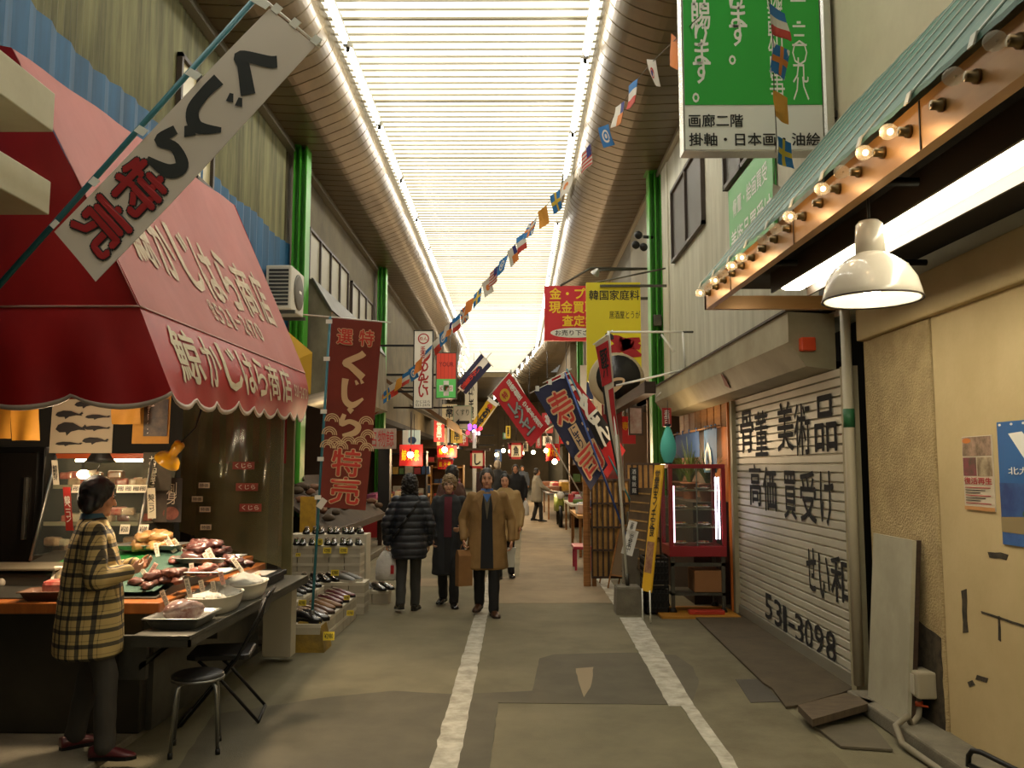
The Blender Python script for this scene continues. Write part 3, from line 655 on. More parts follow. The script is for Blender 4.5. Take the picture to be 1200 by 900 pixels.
# ================================================================ LEFT: whale meat shop awning
M_red = mat('awning_red', '#b01d20', .45, col2='#971619', scale=2, stretch=(1, 1, .4))
M_pink = mat('awning_faded', '#b0625a', .6, col2='#a2544c', scale=1.6, stretch=(1, 1, .5))
M_lett = mat('faded_lettering', '#c9b89a', .6, col2='#b79c80', scale=12)
M_edge = mat('awning_edge', '#b9a79a', .6)
A = P(163, 358, 4.75); B = P(357, 437, 8.47); TN = P(15, 57, 4.75); TF = P(275, 240, 8.47)
aw = thing('shop_awning', 'big red shop awning with faded pink slope and white lettering at left', 'awning', (-2.8, 6.5, 2.5))
def Sslope(u, v, h=0):
    S0 = bil(TN, TF, B, A); n = (B - TN).cross(TF - A).normalized(); n = n if n.x > 0 else -n
    return S0(u, v) + n * (h + .035 * -math.sin(math.pi * v) * math.sin(math.pi * u) + .006 * math.sin(u * 30 + v * 4))
cloth('slope', Sslope, M_pink, aw, 24, 12)
NL = Vector((-3.72, 4.75, A.z)); NLT = Vector((-3.72, 4.75, TN.z + .2))
SN = lambda u, v, h=0: bil(NLT, TN, A, NL)(u, v) + Vector((0, -h - .02 * math.sin(u * 7 + v * 5), 0))
cloth('side_panel', SN, M_red, aw, 14, 10)
mb = MB(); q = SN(0, .62, .004); 
mb.prism([SN(0, .60, .006), SN(1, .66, .006), SN(1, .675, .006), SN(0, .615, .006)], (0, -.004, 0)); mb.build('seam', mat('awning_seam', '#6d0f13', .6), aw)
SF = lambda u, v, h=0: bil(TF, TF + Vector((-.9, 0, .1)), B + Vector((-1.4, 0, 0)), B)(u, v) + Vector((0, h, 0))
cloth('far_panel', SF, M_red, aw, 6, 6)
# valance: street face and near face with scalloped hem
VB0 = P(202, 462, 4.68); VB1 = P(357, 486, 8.5)
def scal(u, n): return .08 * abs(math.sin(math.pi * n * u)) ** .7
def Sval(u, v, h=0):
    t = A.lerp(B, u); b = VB0.lerp(VB1, u)
    n = Vector((.95, -.3, .1)).normalized()
    fold = .03 * math.sin(u * 42) * v * max(0, 1 - u * 2.2) + .03 * math.sin(u * 17 + 1) * v * .6
    p = t.lerp(b, v); p.z -= scal(u, 9) * max(0, v - .75) * 4
    return p + n * (h + (fold + .05 * math.sin(math.pi * v * .9)) * min(1, u * 5 + .0))
cloth('valance', Sval, M_red, aw, 60, 10)
VL = Vector((-3.7, 4.72, VB0.z - .02))
def Sval2(u, v, h=0):
    t = NL.lerp(A, u); b = VL.lerp(VB0, u); p = t.lerp(b, v); p.z -= scal(1 - u, 3.2) * max(0, v - .75) * 4
    return p + Vector((0, -h - (.03 * math.sin(math.pi * v) + .015 * math.sin(u * 26) * v) * min(1, (1 - u) * 6), 0))
cloth('valance_return', Sval2, M_red, aw, 40, 8)
for S_, nm in ((Sval, 'hem'), (Sval2, 'hem')):
    mb = MB(); g = [[S_(i / 60, .965, .004), S_(i / 60, 1.0, .004), S_(i / 60, 1.0, -.008), S_(i / 60, .965, -.008)] for i in range(61)]
    mb.rings(g); mb.build(nm, M_edge, aw)
def trimline(S_, v, w, m, nm):
    mb = MB(); g = [[S_(i / 40, v - w, .008), S_(i / 40, v + w, .008), S_(i / 40, v + w, .001), S_(i / 40, v - w, .001)] for i in range(41)]
    mb.rings(g); mb.build(nm, m, aw)
trimline(Sval, .01, .012, mat('pink_piping', '#b98f83', .6), 'piping'); trimline(Sval2, .01, .012, mat('pink_piping', '#b98f83', .6), 'piping')
def rect_uv(S, a, b):
    p, q = uvp(S, *a), uvp(S, *b); return (p[0], p[1], q[0], q[1])
r0 = uvp(Sval, 199, 410); r1 = uvp(Sval, 321, 455)
def chars_along(S, txt, u0, u1, v0, v1, w, m, par, off=.02, h=.012, sizes=None):
    n = len(txt); mbx = MB()
    tot = sum(sizes) if sizes else n; acc = 0
    for i, c in enumerate(txt):
        sz = sizes[i] if sizes else 1; w_, w = w, w * (.45 if c == '1' else 1); a = u0 + (u1 - u0) * (acc + sz * (.5 - w / 2)) / tot; b = u0 + (u1 - u0) * (acc + sz * (.5 + w / 2)) / tot; acc += sz
        dv = (v1 - v0) * .5 * (min(1, sz)); w = w_; vc = (v0 + v1) / 2
        write(c, S, (a, vc - dv, b, vc + dv), m, par, off=off, h=.007, mb=mbx)
    return mbx.build('lettering', m, par, rec=False)
chars_along(Sval, '鯨かじはら商店', .055, .8, .14, .8, .84, mat('valance_lettering', '#d2c2a4', .6), aw, sizes=[1.15, 1, 1, 1, .95, 1, 1], h=.02)
chars_along(Sval, '521-2470', .82, .985, .42, .66, .7, mat('valance_lettering', '#d2c2a4', .6), aw, h=.02)
a = uvp(Sslope, 162, 300); b = uvp(Sslope, 312, 398); c_ = uvp(Sslope, 240, 262)
chars_along(Sslope, '鯨かじはら商店', .10, .93, .46, .76, .8, M_lett, aw, off=.03, h=.012, sizes=[1, 1, 1, 1, 1, 1, 1])
chars_along(Sslope, '☎521-2470', .38, .72, .8, .9, .75, M_lett, aw, off=.02, h=.01)
mb = MB(); mb.tube([A + Vector((-.05, .05, -.01)), B + Vector((-.05, -.05, -.01))], .018); mb.tube([A + Vector((-.05, .05, -.01)), TN + Vector((-.05, .05, -.02))], .018); mb.tube([TN + Vector((-.05, .05, -.02)), TF + Vector((-.05, -.05, -.02))], .018)
mb.tube([B + Vector((-.05, -.05, -.01)), TF + Vector((-.05, -.05, -.02))], .018); mb.tube([B + Vector((-.05, -.05, -.01)), B + Vector((-1.65, -.05, -.01))], .018); mb.tube([A + Vector((-.05, .05, -.01)), A + Vector((-1.6, .05, -.01))], .018); mb.build('frame', M_dsteel, aw)
# white projecting slabs at the far left
M_slab = mat('slab_white', '#d3cdb2', .6, col2='#c7c0a3', scale=3)
for i, (y0, y1, y2, xx, lb) in enumerate(((110, 155, 100, 65, 'upper white sign slab jutting in at the far left edge'), (213, 252, 200, 60, 'lower white sign slab jutting in at the far left edge'))):
    Dn = 4.25; a = P(xx, y0, Dn); b = P(xx, y1, Dn)
    mb = MB(); mb.box(a.x - .95, a.x, 1.5, Dn, b.z, a.z, bev=.006); tag(mb.build('sign_slab', M_slab), lb, 'sign')
# ---- leaning white whale banner on its teal pole
def pole_thing(name, label, cat, a, b, r, m, group=None):
    t = thing(name, label, cat, tuple(a), group); mb = MB(); mb.tube([a, b], r, 8); mb.build('pole', m, t); return t
M_teal = mat('teal_pole', '#2f7583', .4); M_ban = mat('banner_white', '#e2d7cb', .7); M_bblk = mat('brush_black', '#2c3030', .7); M_bred = mat('brush_red', '#a91d22', .7)
pa, pb = P(-40, 378, 4.35), P(303, -6, 4.5)
bt = thing('nobori_banner', 'white leaning banner with black and red brush writing above the awning', 'banner', tuple(pa))
mb = MB(); mb.tube([pa, pb], .016, 10); mb.build('pole', M_teal, bt)
mb = MB(); mb.tube([pb, P(374, 54, 4.47)], .008, 8); mb.build('cross_bar', M_swhite, bt)
tl, tr, br, bl = P(316, 11, 4.47), P(370, 54, 4.45), P(112, 330, 4.3), P(64, 272, 4.33)
Sb = wavy(tl, tr, br, bl, .012, .6, .8, .4)
cloth('cloth', Sb, M_ban, bt, 10, 30)
for k, v in enumerate((.0, .33, .58, .8, .98)):
    e = Sb(0, v); pd = (pb - pa).normalized(); f_ = pa + pd * (e - pa).dot(pd); n = Vector((0, -.02, 0)); d = (tl - bl).normalized() * .022
    mb = MB(); mb.prism([e + n + d, e + n - d, f_ + n - d, f_ + n + d], (0, -.003, 0)); mb.build('loop', M_swhite, bt)
for u in (.1, .5, .95):
    e = Sb(u, 0); d = (tr - tl).normalized() * .025; w = (tl - bl).normalized() * .05
    mb = MB(); mb.prism([e - d, e + d, e + d + w, e - d + w], (0, -.006, 0)); mb.build('loop', M_swhite, bt)
def stroke(S, pts, w, m, par, h=.006, name='brush_stroke', mb=None, asp=.22):
    # brush stroke of varying width through (u, v, width) points; asp = v length of one u
    own = mb is None; mb = mb or MB(); n = len(pts); seg = []
    def cr(i, t):
        g = lambda k: pts[max(0, min(n - 1, k))]
        p0, p1, p2, p3 = g(i - 1), g(i), g(i + 1), g(i + 2)
        return [.5 * (2 * b + (c - a) * t + (2 * a - 5 * b + 4 * c - d) * t * t + (3 * b - a - 3 * c + d) * t ** 3) for a, b, c, d in zip(p0, p1, p2, p3)]
    for i in range(n - 1):
        for k in range(6): seg.append(cr(i, k / 6))
    seg.append(list(pts[-1])); L = []; Rr = []
    for i, p in enumerate(seg):
        a, b = seg[max(0, i - 1)], seg[min(len(seg) - 1, i + 1)]
        dx, dy = b[0] - a[0], (b[1] - a[1]) / asp; l = math.hypot(dx, dy) or 1; nx, ny = -dy / l, dx / l
        hw = p[2] * w / 2; L.append(S(p[0] + nx * hw, p[1] + ny * hw * asp, h)); Rr.append(S(p[0] - nx * hw, p[1] - ny * hw * asp, h))
    lv = [mb.bm.verts.new(x) for x in L]; rv = [mb.bm.verts.new(x) for x in Rr]
    for i in range(len(seg) - 1): mb.f([lv[i], lv[i + 1], rv[i + 1], rv[i]])
    if own: return mb.build(name, m, par, rec=False)
# くじら brushed down the banner (u across, v along)
asp = (tr - tl).length / (bl - tl).length
def hira_ku(S, cx, cy, s, m, par, W=1, h=.006, mb=None):
    stroke(S, [(cx + .34 * s, cy - .42 * s * asp, .2 * W), (cx + .2 * s, cy - .3 * s * asp, .2 * W), (cx - .3 * s, cy - .02 * s * asp, .19 * W), (cx - .1 * s, cy + .1 * s * asp, .2 * W), (cx + .36 * s, cy + .46 * s * asp, .24 * W)], s, m, par, h, 'brush_stroke', mb, asp)
def hira_ji(S, cx, cy, s, m, par, W=1, h=.006, mb=None):
    stroke(S, [(cx - .26 * s, cy - .45 * s * asp, .22 * W), (cx - .28 * s, cy - .1 * s * asp, .19 * W), (cx - .22 * s, cy + .3 * s * asp, .2 * W), (cx + .05 * s, cy + .46 * s * asp, .2 * W), (cx + .42 * s, cy + .2 * s * asp, .08 * W)], s, m, par, h, 'brush_stroke', mb, asp)
    stroke(S, [(cx + .1 * s, cy - .42 * s * asp, .06 * W), (cx + .18 * s, cy - .28 * s * asp, .12 * W)], s, m, par, h, 'brush_stroke', mb, asp)
    stroke(S, [(cx + .28 * s, cy - .47 * s * asp, .06 * W), (cx + .36 * s, cy - .33 * s * asp, .12 * W)], s, m, par, h, 'brush_stroke', mb, asp)
def hira_ra(S, cx, cy, s, m, par, W=1, h=.006, mb=None):
    stroke(S, [(cx - .1 * s, cy - .48 * s * asp, .12 * W), (cx + .06 * s, cy - .36 * s * asp, .18 * W)], s, m, par, h, 'brush_stroke', mb, asp)
    stroke(S, [(cx - .22 * s, cy - .26 * s * asp, .14 * W), (cx - .3 * s, cy + .08 * s * asp, .17 * W), (cx + .0 * s, cy - .02 * s * asp, .15 * W), (cx + .32 * s, cy + .12 * s * asp, .2 * W), (cx + .2 * s, cy + .36 * s * asp, .2 * W), (cx - .24 * s, cy + .48 * s * asp, .08 * W)], s, m, par, h, 'brush_stroke', mb, asp)
hira_ku(Sb, .46, .19, .78, M_bblk, bt, 1.25); hira_ji(Sb, .45, .37, .84, M_bblk, bt, 1.2); hira_ra(Sb, .46, .55, .84, M_bblk, bt, 1.25)
for ch, v in (('特', .715), ('売', .875)):
    write(ch, Sb, (.1, v - .072, .86, v + .072), M_bblk, bt, off=.07, h=.005); write(ch, Sb, (.1, v - .072, .86, v + .072), M_bred, bt, off=.036, h=.009)
# ---- air conditioner on the blue wall
ac = P(331, 338, 12.4)
t = thing('air_conditioner', 'white air conditioner outdoor unit high on the blue sheet wall', 'air conditioner', (XL + .1, 12.4, ac.z - .35))
y0, y1, x0, x1, z0, z1 = 12.3, 13.05, -3.68, -3.3, ac.z - .33, ac.z + .33
M_acw = mat('ac_white', '#bdb8a8', .5)
mb = MB(); mb.box(x0, x1, y0, y1, z0, z1, bev=.02); mb.build('casing', M_acw, t)
mb = MB()
for k in range(10): mb.box(x0 + .05, x1 - .04, y0 - .008, y0 + .001, z0 + .06 + k * .056, z0 + .095 + k * .056)
mb.build('coil_grille', mat('ac_dark', '#262622', .6), t)
My = Matrix.Rotation(math.pi / 2, 4, 'Y')
mb = MB(); mb.lathe([(.27, 0), (.27, .012), (.24, .02), (.06, .03), (.01, .03)], (x1, y0 + .42, (z0 + z1) / 2), 24, My, caps=True); mb.build('fan_grille', mat('ac_grey', '#57534a', .6), t)
mb = MB(); mb.box(x1 + .03, x1 + .034, y0 + .36, y0 + .48, (z0 + z1) / 2 - .02, (z0 + z1) / 2 + .02); mb.build('badge', M_swhite, t)
mb = MB(); mb.box(x0, x1 + .05, y0 + .05, y0 + .09, z0 - .05, z0); mb.box(x0, x1 + .05, y1 - .09, y1 - .05, z0 - .05, z0); mb.box(XL, XL + .1, y0 + .05, y1 - .05, z0 - .05, z0); mb.build('bracket', M_dsteel, t)
# ---- yellow board tucked behind the far end of the awning
a = P(338, 395, 9.0); b = P(366, 455, 9.0)
mb = MB(); mb.slab(P(318, 372, 8.9), P(366, 413, 9.6), P(364, 462, 9.6), P(330, 430, 8.9), .03); tag(mb.build('yellow_board', mat('yellow_board', '#c79a1c', .5)), 'yellow board half hidden behind the far corner of the red awning', 'board')
# ---- the concrete hood of the shoe shop beyond
t = thing('concrete_hood', 'stained beige concrete hood above the shoe stall', 'hood', (-3.3, 16, 3))
mb = MB(); mb.rings([[(XL, y, 5.0), (-3.45, y, 4.85), (-3.12, y, 4.3), (-3.05, y, 3.0), (XL, y, 2.8)] for y in (14.2, 20.2)], smooth=False); mb.build('body', mat('stained_concrete', '#7c7560', .9, col2='#575140', scale=1.6, stretch=(1, 2, .5)), t)
mb = MB(); mb.prism([(-3.47, 14.15, 4.87), (-3.43, 14.15, 4.87), (-3.10, 14.15, 4.32), (-3.14, 14.15, 4.32)], (0, 6.1, 0)); mb.build('coping', M_dsteel, t)
# ================================================================ LEFT: whale meat stall
M_wtop = mat('wood_top', '#a8632a', .4, col2='#8f5222', scale=3, stretch=(6, 1, 1), coat=.2)
M_turf = mat('green_turf', '#1f7a35', .6, col2='#2f9145', scale=30, bump=.5, bscale=300)
M_turf2 = mat('dull_turf', '#37594a', .7, col2='#2b4a3d', scale=30, bump=.5, bscale=300)
ct = thing('stall_counter', 'dark steel market counter with wooden top at the whale stall', 'counter', (-2.9, 6.5, .05))
mb = MB(); mb.box(-4.1, -2.32, 5.42, 7.55, .05, .78, bev=.01); mb.build('body', mat('counter_steel', '#3a362c', .45, metal=.4, noise_=.3, scale=3), ct)
mb = MB(); mb.box(-4.2, -2.2, 5.36, 7.6, .78, .85, bev=.008); mb.build('top', M_wtop, ct)
mb = MB(); mb.box(-2.2, -1.86, 4.98, 7.75, .70, .725, bev=.004); mb.box(-1.875, -1.86, 4.98, 7.75, .66, .70); mb.box(-2.2, -1.86, 4.98, 4.995, .66, .70); mb.build('ledge', M_dsteel, ct)
for y in (5.1, 6.3, 7.6):
    mb = MB(); mb.box(-2.32, -2.16, y, y + .04, .45, .70); mb.prism([(-2.2, y, .5), (-2.2, y, .54), (-1.95, y, .7), (-1.99, y, .7)], (0, .03, 0)); mb.build('bracket', M_dsteel, ct)
mb = MB(); mb.box(-2.33, -2.28, 5.5, 7.7, .05, .62); mb.build('front_panel', M_dsteel, ct)
mb = MB(); mb.box(-2.2, -1.95, 7.55, 7.72, .05, .655, bev=.006); tag(mb.build('pale_screen', mat('pale_panel', '#a59d88', .6)), 'pale panel standing under the far end of the steel ledge', 'panel')
# raised, tilted display boards under the fish
def TZ(y): return .862 + max(0, y - 5.5) * .17
def TP(px, py, up=0):
    d = ray(px, py); return C0 + d * ((.862 + up - .17 * 5.5 - CAMZ) / (d.z - .17 * d.y))
mb = MB(); mb.prism([(-3.55, 5.5, .851), (-2.28, 5.5, .851), (-2.28, 6.62, TZ(6.62) - .012), (-3.55, 6.62, TZ(6.62) - .012)], (0, 0, .008)); mb.prism([(-3.55, 6.6, .851), (-2.28, 6.6, .851), (-2.28, 6.62, TZ(6.62) - .014), (-3.55, 6.62, TZ(6.62) - .014)], (0, .01, 0)); mb.prism([(-2.29, 5.52, .851), (-2.29, 6.62, .851), (-2.29, 6.62, TZ(6.62) - .014)], (.01, 0, 0)); mb.build('display_board', M_dsteel, ct)
def sheet(name, label, x0, x1, y0, y1, dz, m, cat='mat', amp=.005):
    S = lambda u, v, h=0: Vector((x0 + (x1 - x0) * u, y1 + (y0 - y1) * v, TZ(y1 + (y0 - y1) * v) + dz + h + amp * (1 + math.sin(u * 9 + v * 5))))
    return tag(cloth(name, S, m, None, 12, 10, .006), label, cat)
sheet('turf_mat', 'bright green plastic turf under the whale meat', -3.3, -2.5, 5.75, 6.55, .006, M_turf)
sheet('turf_mat', 'dull green wet turf along the street edge of the counter', -2.72, -2.3, 5.53, 6.6, .022, M_turf2)
# trays
def tray(name, label, c, sx, sy, d, m, rz=0, group=None, lip=.02):
    t = thing(name, label, 'tray', c, group); M = Tm(c, rz); mb = MB()
    def rect(k, z): return [M @ Vector((a * (sx / 2 + k), b * (sy / 2 + k), z)) for a, b in ((-1, -1), (-.8, -1.02), (.8, -1.02), (1, -1), (1.02, -.8), (1.02, .8), (1, 1), (.8, 1.02), (-.8, 1.02), (-1, 1), (-1.02, .8), (-1.02, -.8))]
    mb.rings([rect(-.03, .002), rect(-.012, d * .5), rect(0, d), rect(lip, d), rect(lip, d - .006), rect(.004, d - .006), rect(-.008, d * .5), rect(-.03, -.0)], caps=False)
    mb.f(rect(-.03, .004)); mb.f(rect(-.03, 0)[::-1]); mb.build('pan', m, t); return t
M_alu = mat('aluminium', '#a9aaa4', .3, metal=.85)
def lump(name, label, c, r, m, group, seed, rz=0, cat='fish', amp=.25, squash=.55):
    mb = MB(); M = Tm(c, rz); n = 14; mm = 9; rs = []
    for j in range(mm + 1):
        a = -math.pi / 2 + math.pi * min(max(j, .02), mm - .02) / mm; ring = []
        for k in range(n):
            d = Vector((math.cos(a) * math.cos(k * 2 * math.pi / n), math.cos(a) * math.sin(k * 2 * math.pi / n), math.sin(a)))
            q = 1 + amp * noise.noise(d * 1.7 + Vector((seed * 3.1, seed, 0))) + amp * .5 * noise.noise(d * 4 + Vector((seed, 0, seed)))
            ring.append(M @ Vector((d.x * r * q, d.y * r * .6 * q, d.z * r * squash * q)))
        rs.append(ring)
    mb.rings(rs); return tag(mb.build(name, m), label, cat, group)
M_meat = mat('whale_meat', '#6f4436', .45, col2='#4d2c25', scale=22, coat=.2)
M_meat2 = mat('pink_meat', '#96594a', .45, col2='#6f3a33', scale=18, coat=.2)
M_dmeat = mat('dark_meat', '#3d1f1c', .35, col2='#57302a', scale=16, coat=.4)
M_tan = mat('tan_blubber', '#a8824f', .45, col2='#8a6438', scale=12, coat=.2)
M_ice = mat('crushed_ice', '#dcdcd2', .3, bump=.9, bscale=150)
rnd = random.Random(3)
def pile(c, sx, sy, n, r, m, name, label, group, cat='fish', layers=1):
    for i in range(n):
        L = i * layers // n
        lump(name, label, (c[0] + rnd.uniform(-sx, sx) * (1 - .4 * L), c[1] + rnd.uniform(-sy, sy) * (1 - .4 * L), c[2] + r * .4 + L * r * .75), r * rnd.uniform(.8, 1.15), m, group, i + c[0] * 7, rnd.uniform(0, 3), cat)
def pileT(px, py, sx, sy, n, r, m, name, label, group, cat='meat', layers=1, up=.0):
    c = TP(px, py, up)
    for i in range(n):
        L = i * layers // n; x = c.x + rnd.uniform(-sx, sx) * (1 - .4 * L); y = c.y + rnd.uniform(-sy, sy) * (1 - .4 * L)
        lump(name, label, (x, y, TZ(y) + up + r * .35 + L * r * .7), r * rnd.uniform(.8, 1.2), m, group, i + px, rnd.uniform(0, 3), cat, .5, .42)
c = TP(178, 645, .02); tray('metal_tray', 'back tray holding tan blubber chunks', (c.x, c.y, TZ(c.y) + .03), .44, .26, .04, M_alu); pileT(178, 642, .14, .07, 12, .085, M_tan, 'blubber_chunk', 'tan blubber chunk heaped in the back tray', 'blubber chunks in the back tray', 'meat', 2, .05)
c = TP(246, 660, .02); tray('metal_tray', 'far tray of dark whale meat beside the vinyl sheet', (c.x, c.y, TZ(c.y) + .03), .40, .26, .04, M_alu); pileT(238, 652, .12, .08, 12, .075, M_dmeat, 'meat_chunk', 'dark whale meat chunk in the far tray', 'dark meat chunks in the far tray', 'meat', 2, .05)
pileT(213, 660, .08, .03, 4, .06, M_meat2, 'meat_chunk', 'red meat slab on turf before the far tray', 'red slabs before the far tray', 'meat', 1, .02)
pileT(176, 687, .08, .06, 6, .065, M_meat, 'meat_chunk', 'brown meat slab at the near left of the turf', 'brown slabs on the near turf', 'meat', 2, .02)
pileT(203, 681, .1, .07, 9, .06, M_meat, 'meat_chunk', 'reddish meat cut on the middle of the turf', 'reddish cuts on the middle turf', 'meat', 2, .03)
c = TP(243, 676, .03); tray('metal_tray', 'tray of pinkish sliced meat near the street edge', (c.x, c.y, TZ(c.y) + .045), .3, .2, .03, M_alu); pileT(243, 674, .09, .05, 8, .045, M_meat2, 'meat_slice', 'pinkish slice in the tray near the street edge', 'pinkish slices in the middle tray', 'meat', 2, .06)
pileT(274, 665, .09, .07, 8, .055, M_dmeat, 'meat_strip', 'dark grey strip at the far end of the counter', 'dark strips at the far end', 'meat', 2, .03)
# ledge: steel tray, two white tubs of ice
c = (-2.04, 5.33, .727); tray('metal_tray', 'aluminium tray with bagged meat at the near corner of the ledge', c, .30, .36, .065, M_alu)
lump('meat_bag', 'clear bag of purple meat lying in the near aluminium tray', (-2.05, 5.36, .80), .12, mat('bagged_meat', '#6f4a44', .15, col2='#a58f86', scale=14, coat=.8), None, 3, .6, 'meat', .2, .6)
def tub(label, c, rx, ry, seed):
    t = thing('ice_tub', label, 'tub', c); mb = MB(); n = 24
    def ring(k, z): return [(c[0] + rx * k * math.copysign(abs(math.cos(a)) ** .7, math.cos(a)), c[1] + ry * k * math.copysign(abs(math.sin(a)) ** .7, math.sin(a)), c[2] + z) for a in (i * 2 * math.pi / n for i in range(n))]
    mb.rings([ring(.82, 0), ring(.94, .05), ring(1, .1), ring(1.04, .105), ring(1.03, .112), ring(.96, .105), ring(.9, .06), ring(.78, .012)], caps=True); mb.build('bowl', mat('tub_white', '#d6d1c0', .4), t)
    mb = MB(); rs = []
    for j in range(7):
        k = .93 * (1 - j / 6.2); rs.append([(p[0] + .012 * noise.noise(Vector(p) * 30), p[1], p[2] + .03 * noise.noise(Vector(p) * 18 + Vector((seed, 0, j)))) for p in ring(k, .1 + .085 * (1 - k))])
    mb.rings(rs); o = mb.build('crushed_ice', M_ice, t); o['kind'] = 'stuff'
    return t
tub('white oval tub heaped with crushed ice on the ledge', (-2.03, 5.86, .727), .155, .25, 1)
tub('farther white tub of ice with seafood beside the folding chair', (-2.03, 6.45, .727), .155, .25, 5)
pile((-2.03, 6.5, .85), .07, .12, 8, .045, mat('prawn_pink', '#c48a6c', .4, col2='#e0c9b4', scale=20), 'seafood_piece', 'pale pink seafood piece on the farther ice tub', 'seafood on the farther tub', 'seafood')
mb = MB(); mb.box(-2.35, -2.0, 6.85, 7.55, .76, .80, bev=.006); mb.box(-2.33, -2.02, 6.87, 7.53, .727, .76); tag(mb.build('cutting_board', M_black), 'dark tray board at the far end of the ledge', 'board')
mb = MB(); mb.box(-2.6, -2.25, 6.75, 7.4, .90, .93, bev=.004); mb.box(-2.58, -2.27, 6.8, 6.85, .852, .90); mb.box(-2.58, -2.27, 7.4, 7.45, .852, .90); tag(mb.build('wooden_board', M_wtop), 'orange wooden board raised at the far end of the counter', 'board')
mb = MB(); mb.box(-2.22, -2.05, 7.1, 7.4, .801, .806, M=Tm((0, 0, 0))); tag(mb.build('paper_sheet', M_white), 'white paper lying on the dark tray board', 'paper')
# price sticks
M_tag = mat('tag_white', '#e6dcc6', .5); M_tagp = mat('tag_pink', '#c79a8c', .5)
def pstick(px0, py0, px1, py1, Z, w, m, i):
    a = PZ(px1, py1, Z) if Z < .8 else TP(px1, py1, .03); d = ray(px0, py0); b = C0 + d * (a.y / d.y); b = Vector((b.x, a.y, b.z)); ax = (a - b).normalized(); s = ax.cross(Vector((0, 1, 0))).normalized() * w
    t = thing('price_stick', PLAB[i], 'price tag', tuple(a), 'price sticks on the whale counter')
    mb = MB(); mb.prism([b - s, b + s, a + s, a - s], (0, .003, 0)); mb.build('card', m, t)
    S = bil(b - s, b + s, a + s, a - s)
    mb = MB()
    for k in range(4): write('鯨肉円百'[k], S, (.2, .08 + .19 * k, .8, .24 + .19 * k), None, None, h=.002, mb=mb)
    mb.build('lettering', M_ink, t, rec=False)
PS = [(189, 692, 199, 716, .79), (196, 682, 212, 704, .79), (218, 678, 223, 700, .9), (235, 680, 238, 694, .9), (249, 681, 251, 694, .9), (258, 670, 262, 685, .9), (162, 662, 172, 676, .9), (183, 660, 174, 675, .9), (182, 636, 185, 652, .94), (193, 628, 205, 647, .94), (203, 632, 213, 645, .94), (243, 643, 253, 662, .92), (239, 648, 247, 663, .92), (272, 654, 284, 670, .9), (224, 660, 226, 676, .92)]
PLAB = ['leftmost price stick in the near aluminium tray', 'wider price stick standing behind the bagged meat', 'upright price stick between the near tray and first ice tub', 'price stick behind the first tub of ice, left one', 'price stick behind the first tub of ice, right one', 'pinkish price stick between the two ice tubs', 'price stick by the seller hands, white one', 'brownish price stick leaning right by the seller hands', 'thin price stick in the tan blubber tray', 'tallest price stick right of the tan blubber', 'short price stick at the right end of the blubber tray', 'larger price stick on the far dark meat tray', 'smaller price stick on the far dark meat tray', 'price stick leaning at the far end of the counter', 'upright price stick on the middle slice tray']
for i, q in enumerate(PS): pstick(*q, .015 if i not in (1, 9, 11) else .02, M_tagp if i in (5, 7) else M_tag, i)
# ---- glass display case
M_gl = glassmat('case_glass', op=.02); M_frame = mat('case_frame', '#5d5a50', .35, metal=.6)
dc = thing('display_case', 'slanted glass display case of packed meat behind the seller', 'display case', (-3.4, 7.2, .85))
xl, xr = -3.78, -2.98; F0, F1, BK = 6.72, 7.02, 7.5; z0, z1 = .86, 1.80
mb = MB(); mb.box(xl, xr, F0 + .02, BK, z0, z0 + .14); mb.build('base', M_frame, dc)
mb = MB(); mb.box(xl, xr, F1, BK, z1 - .04, z1, bev=.005); mb.build('top', M_frame, dc)
mb = MB(); mb.box(xl, xr, F1 - .012, F1 + .002, z1 - .045, z1 - .005); mb.build('top_trim', mat('orange_trim', '#b0522c', .4), dc)
mb = MB(); mb.box(xl, xr, BK - .02, BK, z0, z1); mb.build('back', mat('case_back', '#4b4636', .5), dc)
mb = MB(); mb.slab((xl, F1, z1 - .04), (xr, F1, z1 - .04), (xr, F0, z0 + .14), (xl, F0, z0 + .14), .006); mb.build('front_glass', M_gl, dc)
for x in (xl, xr):
    mb = MB(); mb.tube([(x, F1, z1 - .02), (x, F0, z0 + .1)], .013, 6); mb.build('corner_post', M_alu, dc)
    mb = MB(); mb.prism([(x, F1, z1 - .04), (x, BK, z1 - .04), (x, BK, z0 + .14), (x, F0, z0 + .14)], (.004, 0, 0)); mb.build('side_glass', M_gl, dc)
shz = (1.24, 1.53)
for z in shz:
    y_ = F0 + (F1 - F0) * (z - z0 - .14) / (z1 - z0 - .18) + .03
    mb = MB(); mb.box(xl + .02, xr - .02, y_, BK - .02, z - .012, z); mb.box(xl + .02, xr - .02, y_ - .005, y_, z - .02, z + .012); mb.build('shelf', mat('shelf_edge', '#8d8670', .4), dc)
mb = MB(); mb.tube([(xl + .1, F1 + .12, z1 - .06), (xr - .1, F1 + .12, z1 - .06)], .012); mb.build('light_tube', emat('case_tube', '#ffe0b0', 14), dc)
def wrap(name, label, c, s, m, group, rz):
    mb = MB(); mb.box(-s, s, -s * .7, s * .7, 0, s * 1.15, M=Tm(c, rz), bev=s * .3); return tag(mb.build(name, m), label, 'food pack', group)
M_pk = [mat('pack_red', '#a8443c', .3, col2='#c98a78', scale=20, coat=.5), mat('pack_pale', '#c2a98a', .3, col2='#a5836a', scale=18, coat=.5), mat('pack_brown', '#80553c', .35, coat=.5), mat('pack_white', '#cfc4ac', .3, coat=.5)]
